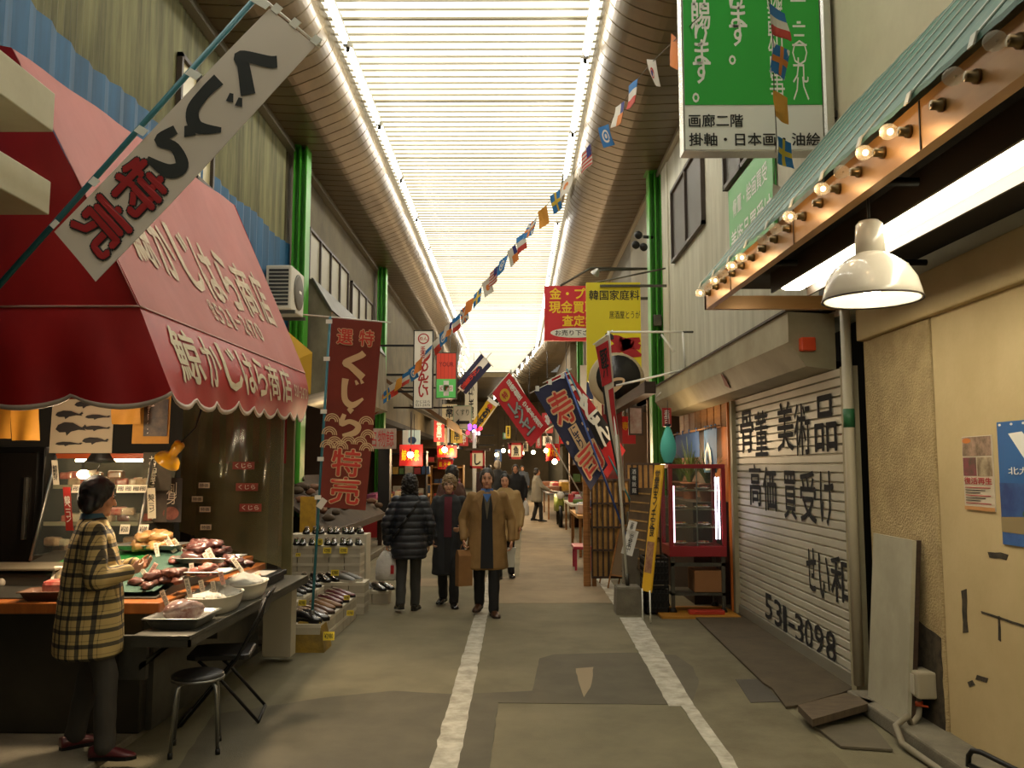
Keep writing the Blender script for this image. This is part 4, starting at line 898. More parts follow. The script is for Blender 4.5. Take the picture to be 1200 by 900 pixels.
for L, (z, lab, ks) in enumerate(((1.0, 'bottom shelf of the display case', (3, 1)), (1.24, 'middle shelf of the display case', (3, 3, 0, 1)), (1.53, 'top shelf of the display case', (0, 2, 1, 0)))):
    yf = F0 + (F1 - F0) * (z - z0) / (z1 - z0) + .1
    for i in range(9):
        for r_ in range(2):
            if rnd.random() < .85:
                k = ks[rnd.randrange(len(ks))]; wrap('meat_pack', ('reddish', 'pale', 'brown', 'white')[k] + ' wrapped meat pack on the ' + lab, (xl + .08 + i * .08, yf + r_ * .13 + rnd.uniform(0, .04), z + .001 + (.055 if rnd.random() < .3 else 0)), rnd.uniform(.048, .066), M_pk[k], 'meat packs on the ' + lab, rnd.uniform(-.4, .4))
def card(name, label, c, w, h, m, group=None, rz=0, txt=None, tilt=-.25, cat='price tag', tm=None):
    M = Tm(c, rz, tilt); t = thing(name, label, cat, c, group); mb = MB(); mb.box(-w / 2, w / 2, 0, .003, 0, h, M=M); mb.build('card', m, t)
    if txt:
        S = bil(M @ Vector((-w / 2, 0, h)), M @ Vector((w / 2, 0, h)), M @ Vector((w / 2, 0, 0)), M @ Vector((-w / 2, 0, 0)))
        write(txt, S, (.12, .2, .88, .8), tm or M_ink, t, off=.01, h=.002, vertical=h > 2 * w)
    return t
for i, px in enumerate((85, 138, 147, 156, 164)):
    q = P(px, 578, 6.84); card('price_card', ['left price card on the top shelf edge', 'first price card right of the seller on the top shelf', 'second price card right of the seller on the top shelf', 'third price card on the top shelf edge', 'last price card on the top shelf edge'][i], (q.x, 6.88, 1.48), .062, .065, M_tag, 'price cards on the shelf edges', 0, '¥980')
for i, px in enumerate((144, 166)):
    q = P(px, 622, 6.7); card('price_card', ['price card at the middle shelf edge', 'price card at the right end of the middle shelf'][i], (q.x, 6.72, 1.165), .075, .075, M_tag, 'price cards on the shelf edges', 0, '¥500')
q = P(174, 608, 6.6); card('price_strip', 'white price strip on the right edge of the display case', (q.x, 6.66, q.z), .06, .24, M_tag, None, .1, '鯨ベーコン', .2)
q = P(80, 622, 6.6); card('red_strip', 'red lettered strip on the left edge of the display case', (q.x, 6.62, q.z), .06, .34, mat('strip_red', '#a02a26', .5), None, -.1, '鯨ベーコン', .2, tm=M_swhite)
q = P(69, 568, 6.9); card('price_strip', 'white price strip at the upper left of the display case', (q.x, 6.86, q.z), .05, .2, M_tag, None, -.1, '鯨刺身', .2)
# ---- dark refrigerator and things at the left edge
t = thing('refrigerator', 'black refrigerated cabinet at the far left of the stall', 'cabinet', (-4.2, 7, .05))
mb = MB(); mb.box(-4.75, -3.86, 7.0, 7.6, .86, 1.85, bev=.01); mb.build('body', mat('fridge_black', '#0f0e0d', .35), t)
mb = MB(); mb.box(-4.7, -3.92, 6.985, 7.0, .92, 1.8); mb.build('door', mat('fridge_glass', '#1c1916', .12), t)
mb = MB(); mb.box(-4.0, -3.97, 6.95, 6.985, 1.1, 1.6, bev=.005); mb.build('handle', M_dsteel, t)
q = PZ(30, 688, .86)
t = thing('weighing_scale', 'grey weighing scale at the left end of the counter', 'scale', (-3.35, 5.9, .85))
mb = MB(); mb.box(-3.6, -3.1, 5.75, 6.1, .852, .98, bev=.02); mb.build('body', mat('scale_grey', '#4a4439', .5), t)
mb = MB(); mb.box(-3.65, -3.05, 5.72, 6.12, 1.0, 1.015, bev=.004); mb.box(-3.4, -3.3, 5.88, 5.96, .98, 1.0); mb.build('pan', mat('scale_pan', '#7d7460', .4, metal=.5), t)
mb = MB(); mb.lathe([(.03, 0), (.03, .01), (.002, .012)], (-3.42, 5.75, .92), 14, Matrix.Rotation(math.pi / 2, 4, 'X'), caps=True); mb.build('dial', M_tag, t)
t = card('picture_sign', 'small framed picture sign leaning at the left of the counter', (-2.98, 5.72, .90), .2, .16, M_tag, None, .2, None, -.7, 'sign')
M = Tm((-2.98, 5.72, .90), .2, -.7); mb = MB(); mb.box(-.08, .08, -.004, 0, .02, .14, M=M); mb.build('picture', mat('sign_picture', '#8c7a50', .6, col2='#4a4030', scale=30), t)
t = tray('food_tray', 'shallow tray with a red and white meat pack at the left front', (-2.92, 5.5, .852), .34, .2, .06, mat('tray_brown', '#5c3c26', .5), .15)
wrap('meat_pack', 'red and white round pack in the brown front tray', (-2.9, 5.5, .87), .09, M_pk[0], None, .2)
# ---- hanging yellow cloths, whale chart, papers
M_ycl = mat('yellow_cloth', '#b8811f', .7, col2='#a06e18', scale=3)
def hang(name, label, px0, py0, px1, py1, D, m, cat, amp=.02):
    a, b = P(px0, py0, D), P(px1, py1, D)
    S = wavy((a.x, D, a.z), (b.x, D, a.z), (b.x, D, b.z), (a.x, D, b.z), amp, .9, .5, px0); o = tag(cloth(name, S, m, None, 10, 8), label, cat); return o, S
hang('yellow_curtain', 'yellow cloth hanging at the far left under the awning', -30, 455, 13, 514, 5.6, M_ycl, 'cloth'); hang('yellow_curtain', 'yellow cloth just left of the whale chart', 15, 455, 44, 516, 5.6, M_ycl, 'cloth')
hang('yellow_curtain', 'yellow cloth strip right of the whale chart', 133, 460, 165, 497, 5.8, M_ycl, 'cloth'); o, S = hang('yellow_placard', 'yellow placard with a dark printed notice right of the whale chart', 157, 462, 198, 520, 5.9, M_ycl, 'placard', .004)
shape(S, [(.3, .1), (.95, .1), (.95, .85), (.3, .85)], .006, mat('notice_dark', '#2b2520', .6, col2='#5a4c3a', scale=16), o, 'notice'); write('鯨刺身', S, (.4, .2, .6, .8), M_tag, o, h=.009, vertical=True)
wc, S = hang('whale_chart', 'white chart of dark whale silhouettes above the display case', 62, 458, 131, 531, 6.2, mat('chart_paper', '#b3a68c', .6), 'poster', .006)
M_whale = mat('whale_ink', '#262424', .6)
def whale(u, v, s, k):
    b = [(-.5, .05), (-.42, -.12), (-.2, -.22), (.1, -.2), (.3, -.08), (.42, -.02), (.52, -.14), (.58, -.04), (.5, .03), (.56, .1), (.46, .08), (.3, .07), (.05, .14), (-.1, .3), (-.14, .16), (-.35, .17)]
    shape(S, [(u + x * s, v + y * s * .7 * k) for x, y in b], .008, M_whale, wc, 'whale_drawing')
for u, v, s, k in ((.55, .22, .36, .9), (.28, .38, .42, .9), (.74, .42, .38, .6), (.32, .6, .46, 1.3), (.74, .6, .4, .6), (.3, .85, .4, .5), (.72, .8, .4, .8), (.82, .2, .2, .8)): whale(u, v, s, k)
# tail and rope clutter below the chart
t = thing('dried_fin', 'dark dried whale fin hanging over the display case', 'fin', (-3.0, 6.3, 1.85))
q = P(118, 527, 6.3); mb = MB(); mb.rings([[(q.x + dx * w, 6.3 + dy * .03, q.z + z) for dx, dy in ((-1, 0), (0, -1), (1, 0), (0, 1))] for z, w in ((.16, .015), (.1, .03), (0, .05), (-.06, .09), (-.09, .12), (-.1, .02))]); mb.build('blade', mat('fin_dark', '#2a2a2a', .5), t)
mb = MB(); mb.tube([P(128, 500, 6.3), P(122, 512, 6.3), q + Vector((0, 0, .15))], .004); mb.build('cord', M_dwood, t)
for i, (x0, y0, x1, y1, D, c) in enumerate(((168, 530, 200, 575, 7.0, '#4a4132'), (190, 560, 212, 612, 7.1, '#3d3836'), (170, 575, 195, 612, 7.1, '#5a5148'))):
    o, S = hang('hanging_paper', ['brown paper notice behind the yellow lamp', 'dark poster with white lettering below the yellow lamp', 'grey paper notice right of the display case'][i], x0, y0, x1, y1, D, mat('notice%d' % i, c, .7, noise_=.3, scale=8), 'notice', .004)
    if i == 1:
        write('刺身', S, (.25, .1, .75, .6), M_tag, o, h=.006, vertical=True); shape(S, circ(.5, .8, .4, .15), .006, M_meat2, o, 'picture')
    else: write('お品書き', S, (.2, .1, .5, .9), M_tag, o, h=.006, vertical=True)
# ---- yellow clip lamp
q = P(200, 535, 6.3)
t = thing('clip_lamp', 'yellow clip lamp with shade tilted down over the counter', 'lamp', tuple(q))
M = Tm(q, 0, R(10), R(38)); M_yl = mat('yellow_enamel', '#d69a12', .3, coat=.5)
mb = MB(); mb.lathe([(.095, -.06), (.098, -.05), (.085, -.015), (.06, .01), (.035, .02), (.035, .05), (.04, .07), (.04, .12), (.032, .13), (.002, .132)], q, 22, M.to_3x3().to_4x4(), caps=False); mb.lathe([(.092, -.058), (.08, -.015), (.055, .006), (.002, .012)], q, 22, M.to_3x3().to_4x4()); mb.build('shade', M_yl, t, rec=False)
mb = MB(); mb.ell(q + M.to_3x3() @ Vector((0, 0, -.025)), .032, n=12, m=8); mb.build('bulb', emat('stall_bulb', '#ffd8a0', 18), t)
mb = MB(); mb.tube([q + M.to_3x3() @ Vector((0, 0, .125)), q + Vector((.12, .15, .22)), q + Vector((.14, .3, .5)), (q.x + .14, q.y + .3, 2.6)], .006); mb.build('arm', M_black, t)
lp = thing('reflected_bulb', 'glowing bulb standing for a lamp reflection by the display case behind the seller head', 'lamp', tuple(P(98, 556, 6.5)))  # bulb modelled in place of a lit lamp's reflection in the case glass
q = P(98, 556, 6.5); mb = MB(); mb.ell(q, (.05, .04, .035)); mb.build('bulb', emat('stall_bulb', '#ffd8a0', 18), lp)
mb = MB(); mb.cone(q + Vector((.045, 0, .01)), q + Vector((.1, 0, .02)), .022, .018); mb.build('socket', M_tag, lp); mb = MB(); mb.tube([q + Vector((.1, 0, .02)), q + Vector((.13, 0, .1)), (q.x + .13, q.y, 2.55)], .004); mb.build('cord', M_black, lp)
spot_light('stall_light', (-2.38, 5.62, 1.86), 75, (1, .76, .5), 120, .08)
spot_light('stall_light', (-2.22, 6.5, 1.92), 55, (1, .76, .5), 115, .08)
point_light('stall_light', (-3.1, 5.5, 1.6), 6, (1, .74, .46), .06)
point_light('stall_light', (-3.3, 6.5, 1.62), 12, (1, .74, .46), .05)
# ---- vinyl sheet hung beside the counter, with red strips behind as its striped reflections
a, b = P(216, 470, 7.9), P(329, 640, 7.9)
M_vin = bpy.data.materials.new('vinyl'); M_vin.use_nodes = True; nt = M_vin.node_tree; nt.nodes.remove(nt.nodes['Principled BSDF'])
tb = nt.nodes.new('ShaderNodeBsdfTransparent'); tb.inputs[0].default_value = (.8, .78, .6, 1); pb_ = nt.nodes.new('ShaderNodeBsdfPrincipled'); pb_.inputs['Base Color'].default_value = (.2, .19, .11, 1); pb_.inputs['Roughness'].default_value = .12
mx = nt.nodes.new('ShaderNodeMixShader'); mx.inputs[0].default_value = .45; nt.links.new(tb.outputs[0], mx.inputs[1]); nt.links.new(pb_.outputs[0], mx.inputs[2]); nt.links.new(mx.outputs[0], nt.nodes['Material Output'].inputs[0])
t = thing('vinyl_sheet', 'clear yellowish vinyl sheet hanging between whale stall and shoe stall', 'sheet', (b.x, 7.9, b.z))
cl = P(345, 668, 7.9)
Sv = wavy((a.x, 7.9, 2.35), (b.x, 7.9, 2.35), (b.x, 7.9, cl.z + .02), (a.x, 7.9, cl.z + .35), .02, 2.4, .3, .5)
cloth('sheet', Sv, M_vin, t, 30, 12); mb = MB(); mb.tube([(a.x, 7.9, 2.36), (b.x + .1, 7.9, 2.36)], .012); mb.build('rail', M_dsteel, t)
M_str = mat('red_white', '#a32b2b', .7)
for k in range(6):
    x = a.x + .15 + k * .13
    S = wavy((x, 8.25, 2.3), (x + .065, 8.25, 2.3), (x + .065, 8.25, 1.72), (x, 8.25, 1.72), .01, .5, .5, k); tag(cloth('reflection_strip', S, M_str, None, 3, 6), 'red strip standing for striped reflections in the vinyl sheet', 'curtain', 'red reflection strips')
mb = MB(); mb.box(-3.2, -2.2, 8.45, 8.5, .05, 2.4); tag(mb.build('partition_board', mat('partition', '#8a8158', .7, noise_=.3, scale=2)), 'dull yellow-brown partition board behind the vinyl sheet', 'partition')
for i, (px, py) in enumerate(((240, 572), (241, 600), (242, 621), (232, 588))):
    q = P(px, py, 7.84); card('price_card', 'small card stuck on the vinyl sheet', (q.x, 7.82, q.z), .1, .05, M_tag, 'cards on the vinyl sheet', 0, '特価', 0)
for i, (px, py) in enumerate(((287, 545), (291, 570), (295, 594))):
    q = P(px, py, 7.84); card('red_label', 'red framed label slanting on the vinyl sheet', (q.x, 7.80, q.z - .04), .2, .07, mat('label_red', '#8f3328', .5), 'red labels on the vinyl sheet', -.0, 'くじら', 0, tm=M_tag)
# dark posts
mb = MB(); mb.box(-2.3, -2.2, 7.98, 8.1, .05, 2.2); tag(mb.build('stall_post', mat('dark_post', '#1c1712', .6)), 'dark post at the far corner of the whale stall', 'post')
mb = MB(); mb.box(-3.1, -3.0, 7.95, 8.05, .05, 2.6); tag(mb.build('stall_post', mat('dark_post', '#1c1712', .6)), 'dark post at the inner end of the vinyl sheet', 'post')
# ---- stool and folding chair
st_ = thing('round_stool', 'round black stool with chrome legs in front of the counter', 'stool', (-1.92, 5.28, 0))
cx, cy = -1.92, 5.28
mb = MB(); mb.lathe([(.002, .455), (.13, .455), (.15, .445), (.152, .43), (.148, .425)], (cx, cy, 0), 28, caps=True); mb.build('seat', mat('vinyl_black', '#1a1816', .4), st_)
mb = MB(); mb.lathe([(.146, .43), (.156, .43), (.156, .415), (.146, .415)], (cx, cy, 0), 28); mb.build('seat_rim', M_steel, st_)
for k in range(4):
    a_ = math.pi / 4 + k * math.pi / 2 + .3; c_, s_ = math.cos(a_), math.sin(a_)
    mb = MB(); mb.tube([(cx + .05 * c_, cy + .05 * s_, .41), (cx + .12 * c_, cy + .12 * s_, .408), (cx + .15 * c_, cy + .15 * s_, .385), (cx + .16 * c_, cy + .16 * s_, .34), (cx + .185 * c_, cy + .185 * s_, .02)], .0115, 10); o = mb.build('leg', M_steel, st_)
    mb = MB(); mb.cone((cx + .186 * c_, cy + .186 * s_, 0), (cx + .184 * c_, cy + .184 * s_, .035), .015, .014); mb.build('foot_cap', M_black, o)
ch = thing('folding_chair', 'black folding chair pushed against the market counter', 'chair', (-1.95, 5.85, 0))
def cw(x, y, z): return Vector((-1.98, 5.95, 0)) + Matrix.Rotation(R(100), 3, 'Z') @ Vector((x, y, z))     # y forward (faces the counter)
mb = MB(); rs = []
for z, k in ((.415, .96), (.42, 1), (.445, 1), (.452, .95)): rs.append([cw(.2 * k * x, .2 * k * y + .02, z) for x, y in ((-1, -.85), (-.85, -1), (.85, -1), (1, -.85), (1, .7), (.8, 1), (-.8, 1), (-1, .7))])
mb.rings(rs, smooth=False); mb.build('seat', mat('vinyl_black', '#1a1816', .4), ch)
mb = MB(); rs = []
for z, k, dy in ((.66, .9, 0), (.68, 1, -.01), (.78, 1, -.03), (.80, .9, -.035)): rs.append([cw(.2 * k * x, -.235 + dy + y * .014 + .02 * (1 - x * x), z) for x, y in ((-1, -1), (-.5, -1), (0, -1), (.5, -1), (1, -1), (1, 1), (.5, 1), (0, 1), (-.5, 1), (-1, 1))])
mb.rings(rs, smooth=False); mb.build('backrest', mat('vinyl_black', '#1a1816', .4), ch)
for sx in (-1, 1):
    x = .215 * sx
    mb = MB(); mb.tube([cw(x, -.285, .82), cw(x, -.24, .7), cw(x, -.1, .42), cw(x, .235, .015), cw(x * .92, .25, .012)], .011, 8); mb.build('front_leg', M_black, ch)
    mb = MB(); mb.tube([cw(x * .93, .14, .42), cw(x * .93, .0, .3), cw(x * .93, -.25, .015)], .011, 8); mb.build('rear_leg', M_black, ch)
mb = MB(); mb.tube([cw(-.215, .25, .012), cw(.215, .25, .012)], .011, 8); mb.build('foot_bar', M_black, ch)
mb = MB(); mb.tube([cw(-.2, -.25, .015), cw(.2, -.25, .015)], .011, 8); mb.build('foot_bar', M_black, ch)
mb = MB(); mb.tube([cw(-.215, -.285, .82), cw(-.15, -.3, .845), cw(.15, -.3, .845), cw(.215, -.285, .82)], .011, 8); mb.build('top_bar', M_black, ch)
point_light('stall_light', (-2.75, 5.15, 1.98), 9, (1, .8, .56), .1)  # added light under the awning, no fixture there; brightens the stall front
# ================================================================ LEFT: shoe stall and the shops beyond
M_box = mat('shoe_box', '#b7ae9a', .7, col2='#a79e8a', scale=3); M_boxl = mat('box_lid', '#c5bda9', .7); M_card = mat('brown_card', '#8a6038', .8)
SHM = {}
def shoe_mesh(kind):
    if kind in SHM: return SHM[kind]
    um, sm = {'black': (mat('shoe_black', '#161412', .25, coat=.4), M_black), 'brown': (mat('shoe_brown', '#4a2f1c', .35, coat=.3), mat('sole_brown', '#2a1c12', .6)), 'maroon': (mat('shoe_maroon', '#5a2428', .35, coat=.3), M_black), 'grey': (mat('shoe_grey', '#5a5a55', .4), mat('sole_white', '#b9b4a4', .6)), 'tan': (mat('shoe_tan', '#7d5a38', .5), mat('sole_brown', '#2a1c12', .6))}[kind]
    # x = length (toe at +x), lofted cross-sections
    prof = [(-.14, .03, .02, .075), (-.125, .036, .02, .082), (-.08, .038, .02, .085), (-.03, .038, .02, .078), (.02, .041, .02, .068), (.06, .046, .02, .055), (.1, .043, .02, .045), (.13, .03, .02, .036), (.145, .012, .02, .026)]
    mb = MB(); rs = []
    for x, w, z0, z1 in prof:
        rs.append([(x, -w, z0), (x, -w * .98, z0 + (z1 - z0) * .5), (x, -w * .7, z1 - .004), (x, -w * .3, z1), (x, w * .3, z1), (x, w * .7, z1 - .004), (x, w * .98, z0 + (z1 - z0) * .5), (x, w, z0)])
    mb.rings(rs); up = mb.bm
    a = MB(); a.bm.free(); a.bm = up
    u = a.build('t', um, None); ume = u.data; bpy.data.objects.remove(u)
    mb = MB(); ol = [(-.145, 0), (-.135, .032), (-.09, .04), (-.02, .04), (.05, .05), (.1, .047), (.135, .032), (.15, 0)]
    ol = ol + [(x, -y) for x, y in ol[-2:0:-1]]
    mb.prism([(x, y, 0) for x, y in ol], (0, 0, .022)); u = mb.build('t', sm, None); sme = u.data; bpy.data.objects.remove(u)
    mb = MB(); n = 12; mb.rings([[(-.075 + .045 * k * math.cos(i * 2 * math.pi / n), .026 * k * math.sin(i * 2 * math.pi / n), .0845 + dz - .02 * (math.cos(i * 2 * math.pi / n) * .25)) for i in range(n)] for k, dz in ((1.12, -.006), (1.05, .003), (.9, .002), (.7, -.004))]); u = mb.build('t', mat('shoe_lining', '#6b5a48', .8), None); lme = u.data; bpy.data.objects.remove(u)
    SHM[kind] = (ume, sme, lme); return SHM[kind]
def shoe(kind, loc, rz, label, group, s=1.0, rx=0):
    t = thing('shoe', label, 'shoe', (0, 0, 0), group); a, b, c = shoe_mesh(kind)
    link('upper', a, t); link('sole', b, t); link('lining', c, t); place(t, loc, rz, s, rx); return t
def pair(kind, loc, rz, label, group, s=1.0):
    d = Matrix.Rotation(rz, 3, 'Z') @ Vector((0, .058, 0))
    shoe(kind, Vector(loc) + d, rz + .06, label, group, s); shoe(kind, Vector(loc) - d, rz - .06, label, group, s)
def sbox(x0, x1, y0, y1, z0, z1, label, group='shoe boxes of the stall'):
    t = thing('shoe_box', label, 'box', ((x0 + x1) / 2, (y0 + y1) / 2, z0), group)
    mb = MB(); mb.box(x0, x1, y0, y1, z0, z1 - .03); mb.build('body', M_box, t)
    mb = MB(); mb.box(x0 - .004, x1 + .004, y0 - .004, y1 + .004, z1 - .035, z1); mb.build('lid', M_boxl, t)
rs_ = random.Random(11)
# near row along the street edge, two boxes high
for i in range(5):
    y = 8.0 + i * .36
    for k in range(2): sbox(-2.12, -1.80, y, y + .34, .001 + k * .125, .125 + k * .125, 'pale shoe box in the low row along the street edge, ' + ('bottom layer' if k == 0 else 'top layer'), 'street edge shoe boxes, ' + ('bottom' if k == 0 else 'top'))
NE = 'shoes on the low street row'
for i, (k, lb) in enumerate((('black', 'large black leather shoe nearest the yellow flag base'), ('brown', 'dark brown shoe beside the large black pair'), ('tan', 'tan brown shoe on the low street row'), ('maroon', 'maroon shoe on the low street row'), ('maroon', 'maroon shoe at the far end of the low street row'))):
    pair(k, (-1.95, 8.17 + i * .36, .252), -.35, lb, NE if 0 else lb.split(' shoe')[0] + ' pair', 1.25 if i == 0 else 1.05)
# second rank
for i in range(4):
    y = 8.1 + i * .4
    for k in range(3): sbox(-2.46, -2.14, y, y + .36, .001 + k * .125, .125 + k * .125, 'pale shoe box in the second rank behind the street row', 'second rank shoe boxes')
for i, (k, lb) in enumerate((('black', 'black shoe standing on the second rank, nearest the white panel'), ('grey', 'grey shoe with pale sole on the second rank'), ('black', 'black shoe in the middle of the second rank'), ('black', 'black shoe at the far end of the second rank'))):
    pair(k, (-2.3, 8.28 + i * .4, .377), -.3, lb, lb.split(' shoe')[0] + ' second rank ' + str(i) if 0 else 'second rank shoes ' + k + (' near' if i == 0 else ' far'), 1.05)
# middle block farther on
for i in range(4):
    x = -2.36 + .0 * i
    for k in range(3): sbox(-2.5 + i * .19, -2.32 + i * .19, 10.0, 10.32, .001 + k * .12, .12 + k * .12, 'pale shoe box in the middle block of the shoe stall', 'middle block shoe boxes')
pair('black', (-2.42, 10.15, .362), -1.2, 'round-toed black shoe on the middle block', 'black middle block pair'); pair('black', (-2.2, 10.15, .362), -.9, 'black shoe with a yellow tag on the middle block', 'tagged middle block pair'); pair('grey', (-1.98, 10.15, .362), -.5, 'grey and white sports shoe on the middle block', 'sports shoe pair', 1.15)
# far raised rank
for i in range(5):
    for k in range(5): sbox(-2.98 + i * .2, -2.79 + i * .2, 11.0, 11.32, .14 + k * .11, .25 + k * .11, 'pale shoe box in the tall far rank', 'tall far rank shoe boxes')
for i in range(5): pair('black', (-2.89 + i * .2, 11.12, .692), -1.35, 'black leather shoe in the row on the tall far rank', 'black shoes on the tall far rank', .95)
for i in range(4): pair('black', (-2.75 + i * .2, 11.55, .805), -1.35, 'black leather shoe on the rearmost raised shelf', 'black shoes on the rearmost shelf', .95)
mb = MB(); mb.box(-3.0, -1.98, 11.4, 11.75, .14, .80); tag(mb.build('shoe_shelf', M_boxl), 'pale raised shelf at the back of the shoe stall', 'shelf')
# low far boxes by the street
for i in range(2): sbox(-1.98 + i * .2, -1.79 + i * .2, 10.75, 11.05, .001, .16, 'low shoe box beside the woman with the white bag', 'low far shoe boxes')
pair('grey', (-1.88, 10.9, .162), -.6, 'grey shoe on the low box beside the woman with the white bag', 'grey far pair'); pair('black', (-1.68, 10.88, .162), -.8, 'black sandal on the low box beside the woman with the white bag', 'black far pair')
# open lids propped near the teal pole
for i, (x, y, z, rz, lb) in enumerate(((-2.45, 8.0, .62, .5, 'open brown shoe box lid propped by the vinyl sheet'), (-2.25, 8.15, .50, .2, 'open brown shoe box lid lower down by the teal pole'), (-2.62, 8.5, .66, .8, 'open shoe box lid farther back by the vinyl sheet'))):
    t = thing('box_lid', lb, 'box', (x, y, z)); M = Tm((x, y, z), rz, .5); mb = MB(); mb.box(-.16, .16, -.1, .1, 0, .006, M=M)
    for q in ((-.16, .16, -.1, -.094), (-.16, .16, .094, .1), (-.16, -.154, -.1, .1), (.154, .16, -.1, .1)): mb.box(*q, 0, .04, M=M)
    mb.build('lid', mat('lid_inside', '#6e5334', .8), t)
mb = MB(); mb.box(-2.8, -2.5, 8.0, 9.6, .05, .55); tag(mb.build('stall_table', M_dwood), 'dark low table at the back of the shoe stall', 'table')
# yellow price tags
M_ytag = mat('yellow_tag', '#d8bf2e', .6)
for i, (px, py, D, w, lb) in enumerate(((355, 706, 8.02, .07, 'yellow tag on the large black shoe'), (393, 671, 10.0, .09, 'yellow tag on the middle block'), (407, 700, 8.9, .06, 'yellow tag on the tan shoe'), (386, 745, 7.97, .1, 'big yellow tag hanging on the low street row near the flag base'), (411, 718, 8.85, .07, 'yellow tag hanging on the low street row, farther one'), (374, 635, 11.0, .1, 'yellow tag at the back left of the far rank'), (384, 645, 10.98, .1, 'yellow tag in the middle of the far rank'), (403, 645, 10.98, .1, 'yellow tag at the right of the far rank'), (350, 650, 10.9, .06, 'white-yellow tag at the left end of the far rank'), (411, 636, 11.2, .04, 'narrow upright tag at the right end of the far rank'))):
    q = P(px, py, D); card('price_tag', lb, (q.x, D - .03, q.z - w * .35), w, w * .75, M_ytag, 'yellow shoe price tags', .1, '¥2980', -.2)
# flag base and the red-brown banner
def nobori(name, label, base, top, base_thing=None, pm=M_teal, r=.013):
    t = thing(name, label, 'banner', tuple(base)); mb = MB(); mb.tube([base, top], r, 8); mb.build('pole', pm, t); return t
fb = PZ(361, 764, 0)
t = thing('flag_weight', 'worn yellow concrete flag base by the shoe boxes', 'flag base', tuple(fb))
M_ycon = mat('yellow_concrete', '#9c7d24', .8, col2='#6e5a24', scale=5, bump=.3, bscale=60)
mb = MB(); mb.rings([[(fb.x + sx * w, fb.y + .12 + sy * w, z) for sx, sy in ((-1, -1), (1, -1), (1, 1), (-1, 1))] for z, w in ((.0, .155), (.05, .15), (.24, .11), (.265, .10))], smooth=False); mb.build('block', M_ycon, t)
mb = MB(); mb.tube([(fb.x, fb.y + .12, .26), (fb.x, fb.y + .12, .36)], .022); mb.build('socket', M_dsteel, t)
D = fb.y + .12; pt = P(387, 371, D)
nb = nobori('nobori_banner', 'red-brown whale banner with cream and red brush writing by the shoe stall', Vector((fb.x, D, .27)), pt)
mb = MB(); mb.tube([pt + Vector((-.26, 0, .02)), P(458, 378, D)], .007, 6); mb.build('cross_bar', M_swhite, nb)
M_rb = mat('banner_redbrown', '#762817', .7, col2='#6a2213', scale=2); M_crm = mat('banner_cream', '#d2b288', .7); M_bredl = mat('banner_red', '#c03a2e', .7)
Sr = wavy(P(389, 373, D - .02), P(448, 378, D - .02), P(429, 598, D - .02), P(375, 594, D - .02), .022, .7, .9, .8)
cloth('cloth', Sr, M_rb, nb, 12, 26)
def outlined(ch, S, rect, m1, m2, par, o1=.075, h=.006):
    write(ch, S, rect, m1, par, off=o1, h=h); write(ch, S, rect, m2, par, off=.02, h=h + .004)
outlined('選', Sr, (.14, .055, .44, .135), M_crm, M_bredl, nb); outlined('特', Sr, (.58, .05, .86, .135), M_crm, M_bredl, nb)
asp2 = .27
for fn, cy in ((hira_ku, .235), (hira_ji, .385), (hira_ra, .545)):
    _a = asp; asp = asp2; fn(Sr, .5, cy, .56, M_crm, nb, 1.1, .007); asp = _a
mbw = MB()
for cx, cy in ((.14, .55), (.1, .62), (.22, .67), (.84, .55), (.9, .62), (.75, .66), (.9, .69), (.5, .66), (.35, .69), (.08, .69)):
    for r_ in (.15, .11, .07): 
        pts = [(cx + r_ * math.cos(math.radians(a)), cy - r_ * asp2 * math.sin(math.radians(a)), .022) for a in range(0, 181, 30)]; stroke(Sr, pts, 1, None, None, .006, mb=mbw, asp=asp2)
mbw.build('wave_pattern', M_crm, nb, rec=False)
outlined('特', Sr, (.2, .69, .8, .83), M_crm, M_bredl, nb, .06); outlined('売', Sr, (.2, .84, .82, .975), M_crm, M_bredl, nb, .06)
mb = MB()
for v in (.02, .22, .5, .75, .95): e = Sr(0, v); mb.box(e.x - .05, e.x + .01, e.y - .012, e.y - .008, e.z - .02, e.z + .02)
mb.build('loop', M_swhite, nb)
for dz, px, py in ((0, 377, 590),):
    q = P(px, py, D - .05); mb = MB(); mb.box(-.03, .03, -.002, .002, -.05, .05, M=Tm(q, 0, 0, .6)); mb.build('paper_tag', M_white, nb)
# clutter on the wall behind the shoes
signboard('yellow_notice', 'yellow hand-written notice behind the teal pole', 352, 582, 369, 640, 12.0, .02, mat('notice_yellow', '#b08a20', .7, col2='#8f6f1c', scale=8), 'notice')
t = thing('plank_rack', 'slanting rack of brown goods below the red-brown banner', 'rack', (-3.2, 14, .13))
mb = MB(); mb.slab((-3.7, 12.2, 1.55), (-3.7, 17.5, 1.55), (-2.65, 17.5, .75), (-2.65, 12.2, .75), .04); mb.build('rack_top', mat('rack_brown', '#362a1d', .85, col2='#241b12', scale=5), t)
for y in (12.3, 14.8, 17.3):
    mb = MB(); mb.box(-2.78, -2.7, y, y + .08, .131, .80); mb.build('leg', M_dwood, t)
mb = MB(); mb.box(-2.68, -2.62, 12.2, 17.5, .68, .78); mb.build('front_rail', M_dwood, t)
for i in range(34):
    u, v = rs_.random(), rs_.random(); c = (-3.55 + .8 * v, 12.5 + 4.7 * u, 1.54 - .61 * v)
    lump('dried_fish_bundle', 'brown dried goods bundle on the slanting rack', c, .1, mat('bundle%d' % (i % 3), ('#5a4530', '#6b4a35', '#433626')[i % 3], .8, noise_=.3, scale=12), 'bundles on the slanting rack', i, rs_.random() * 3, 'goods')
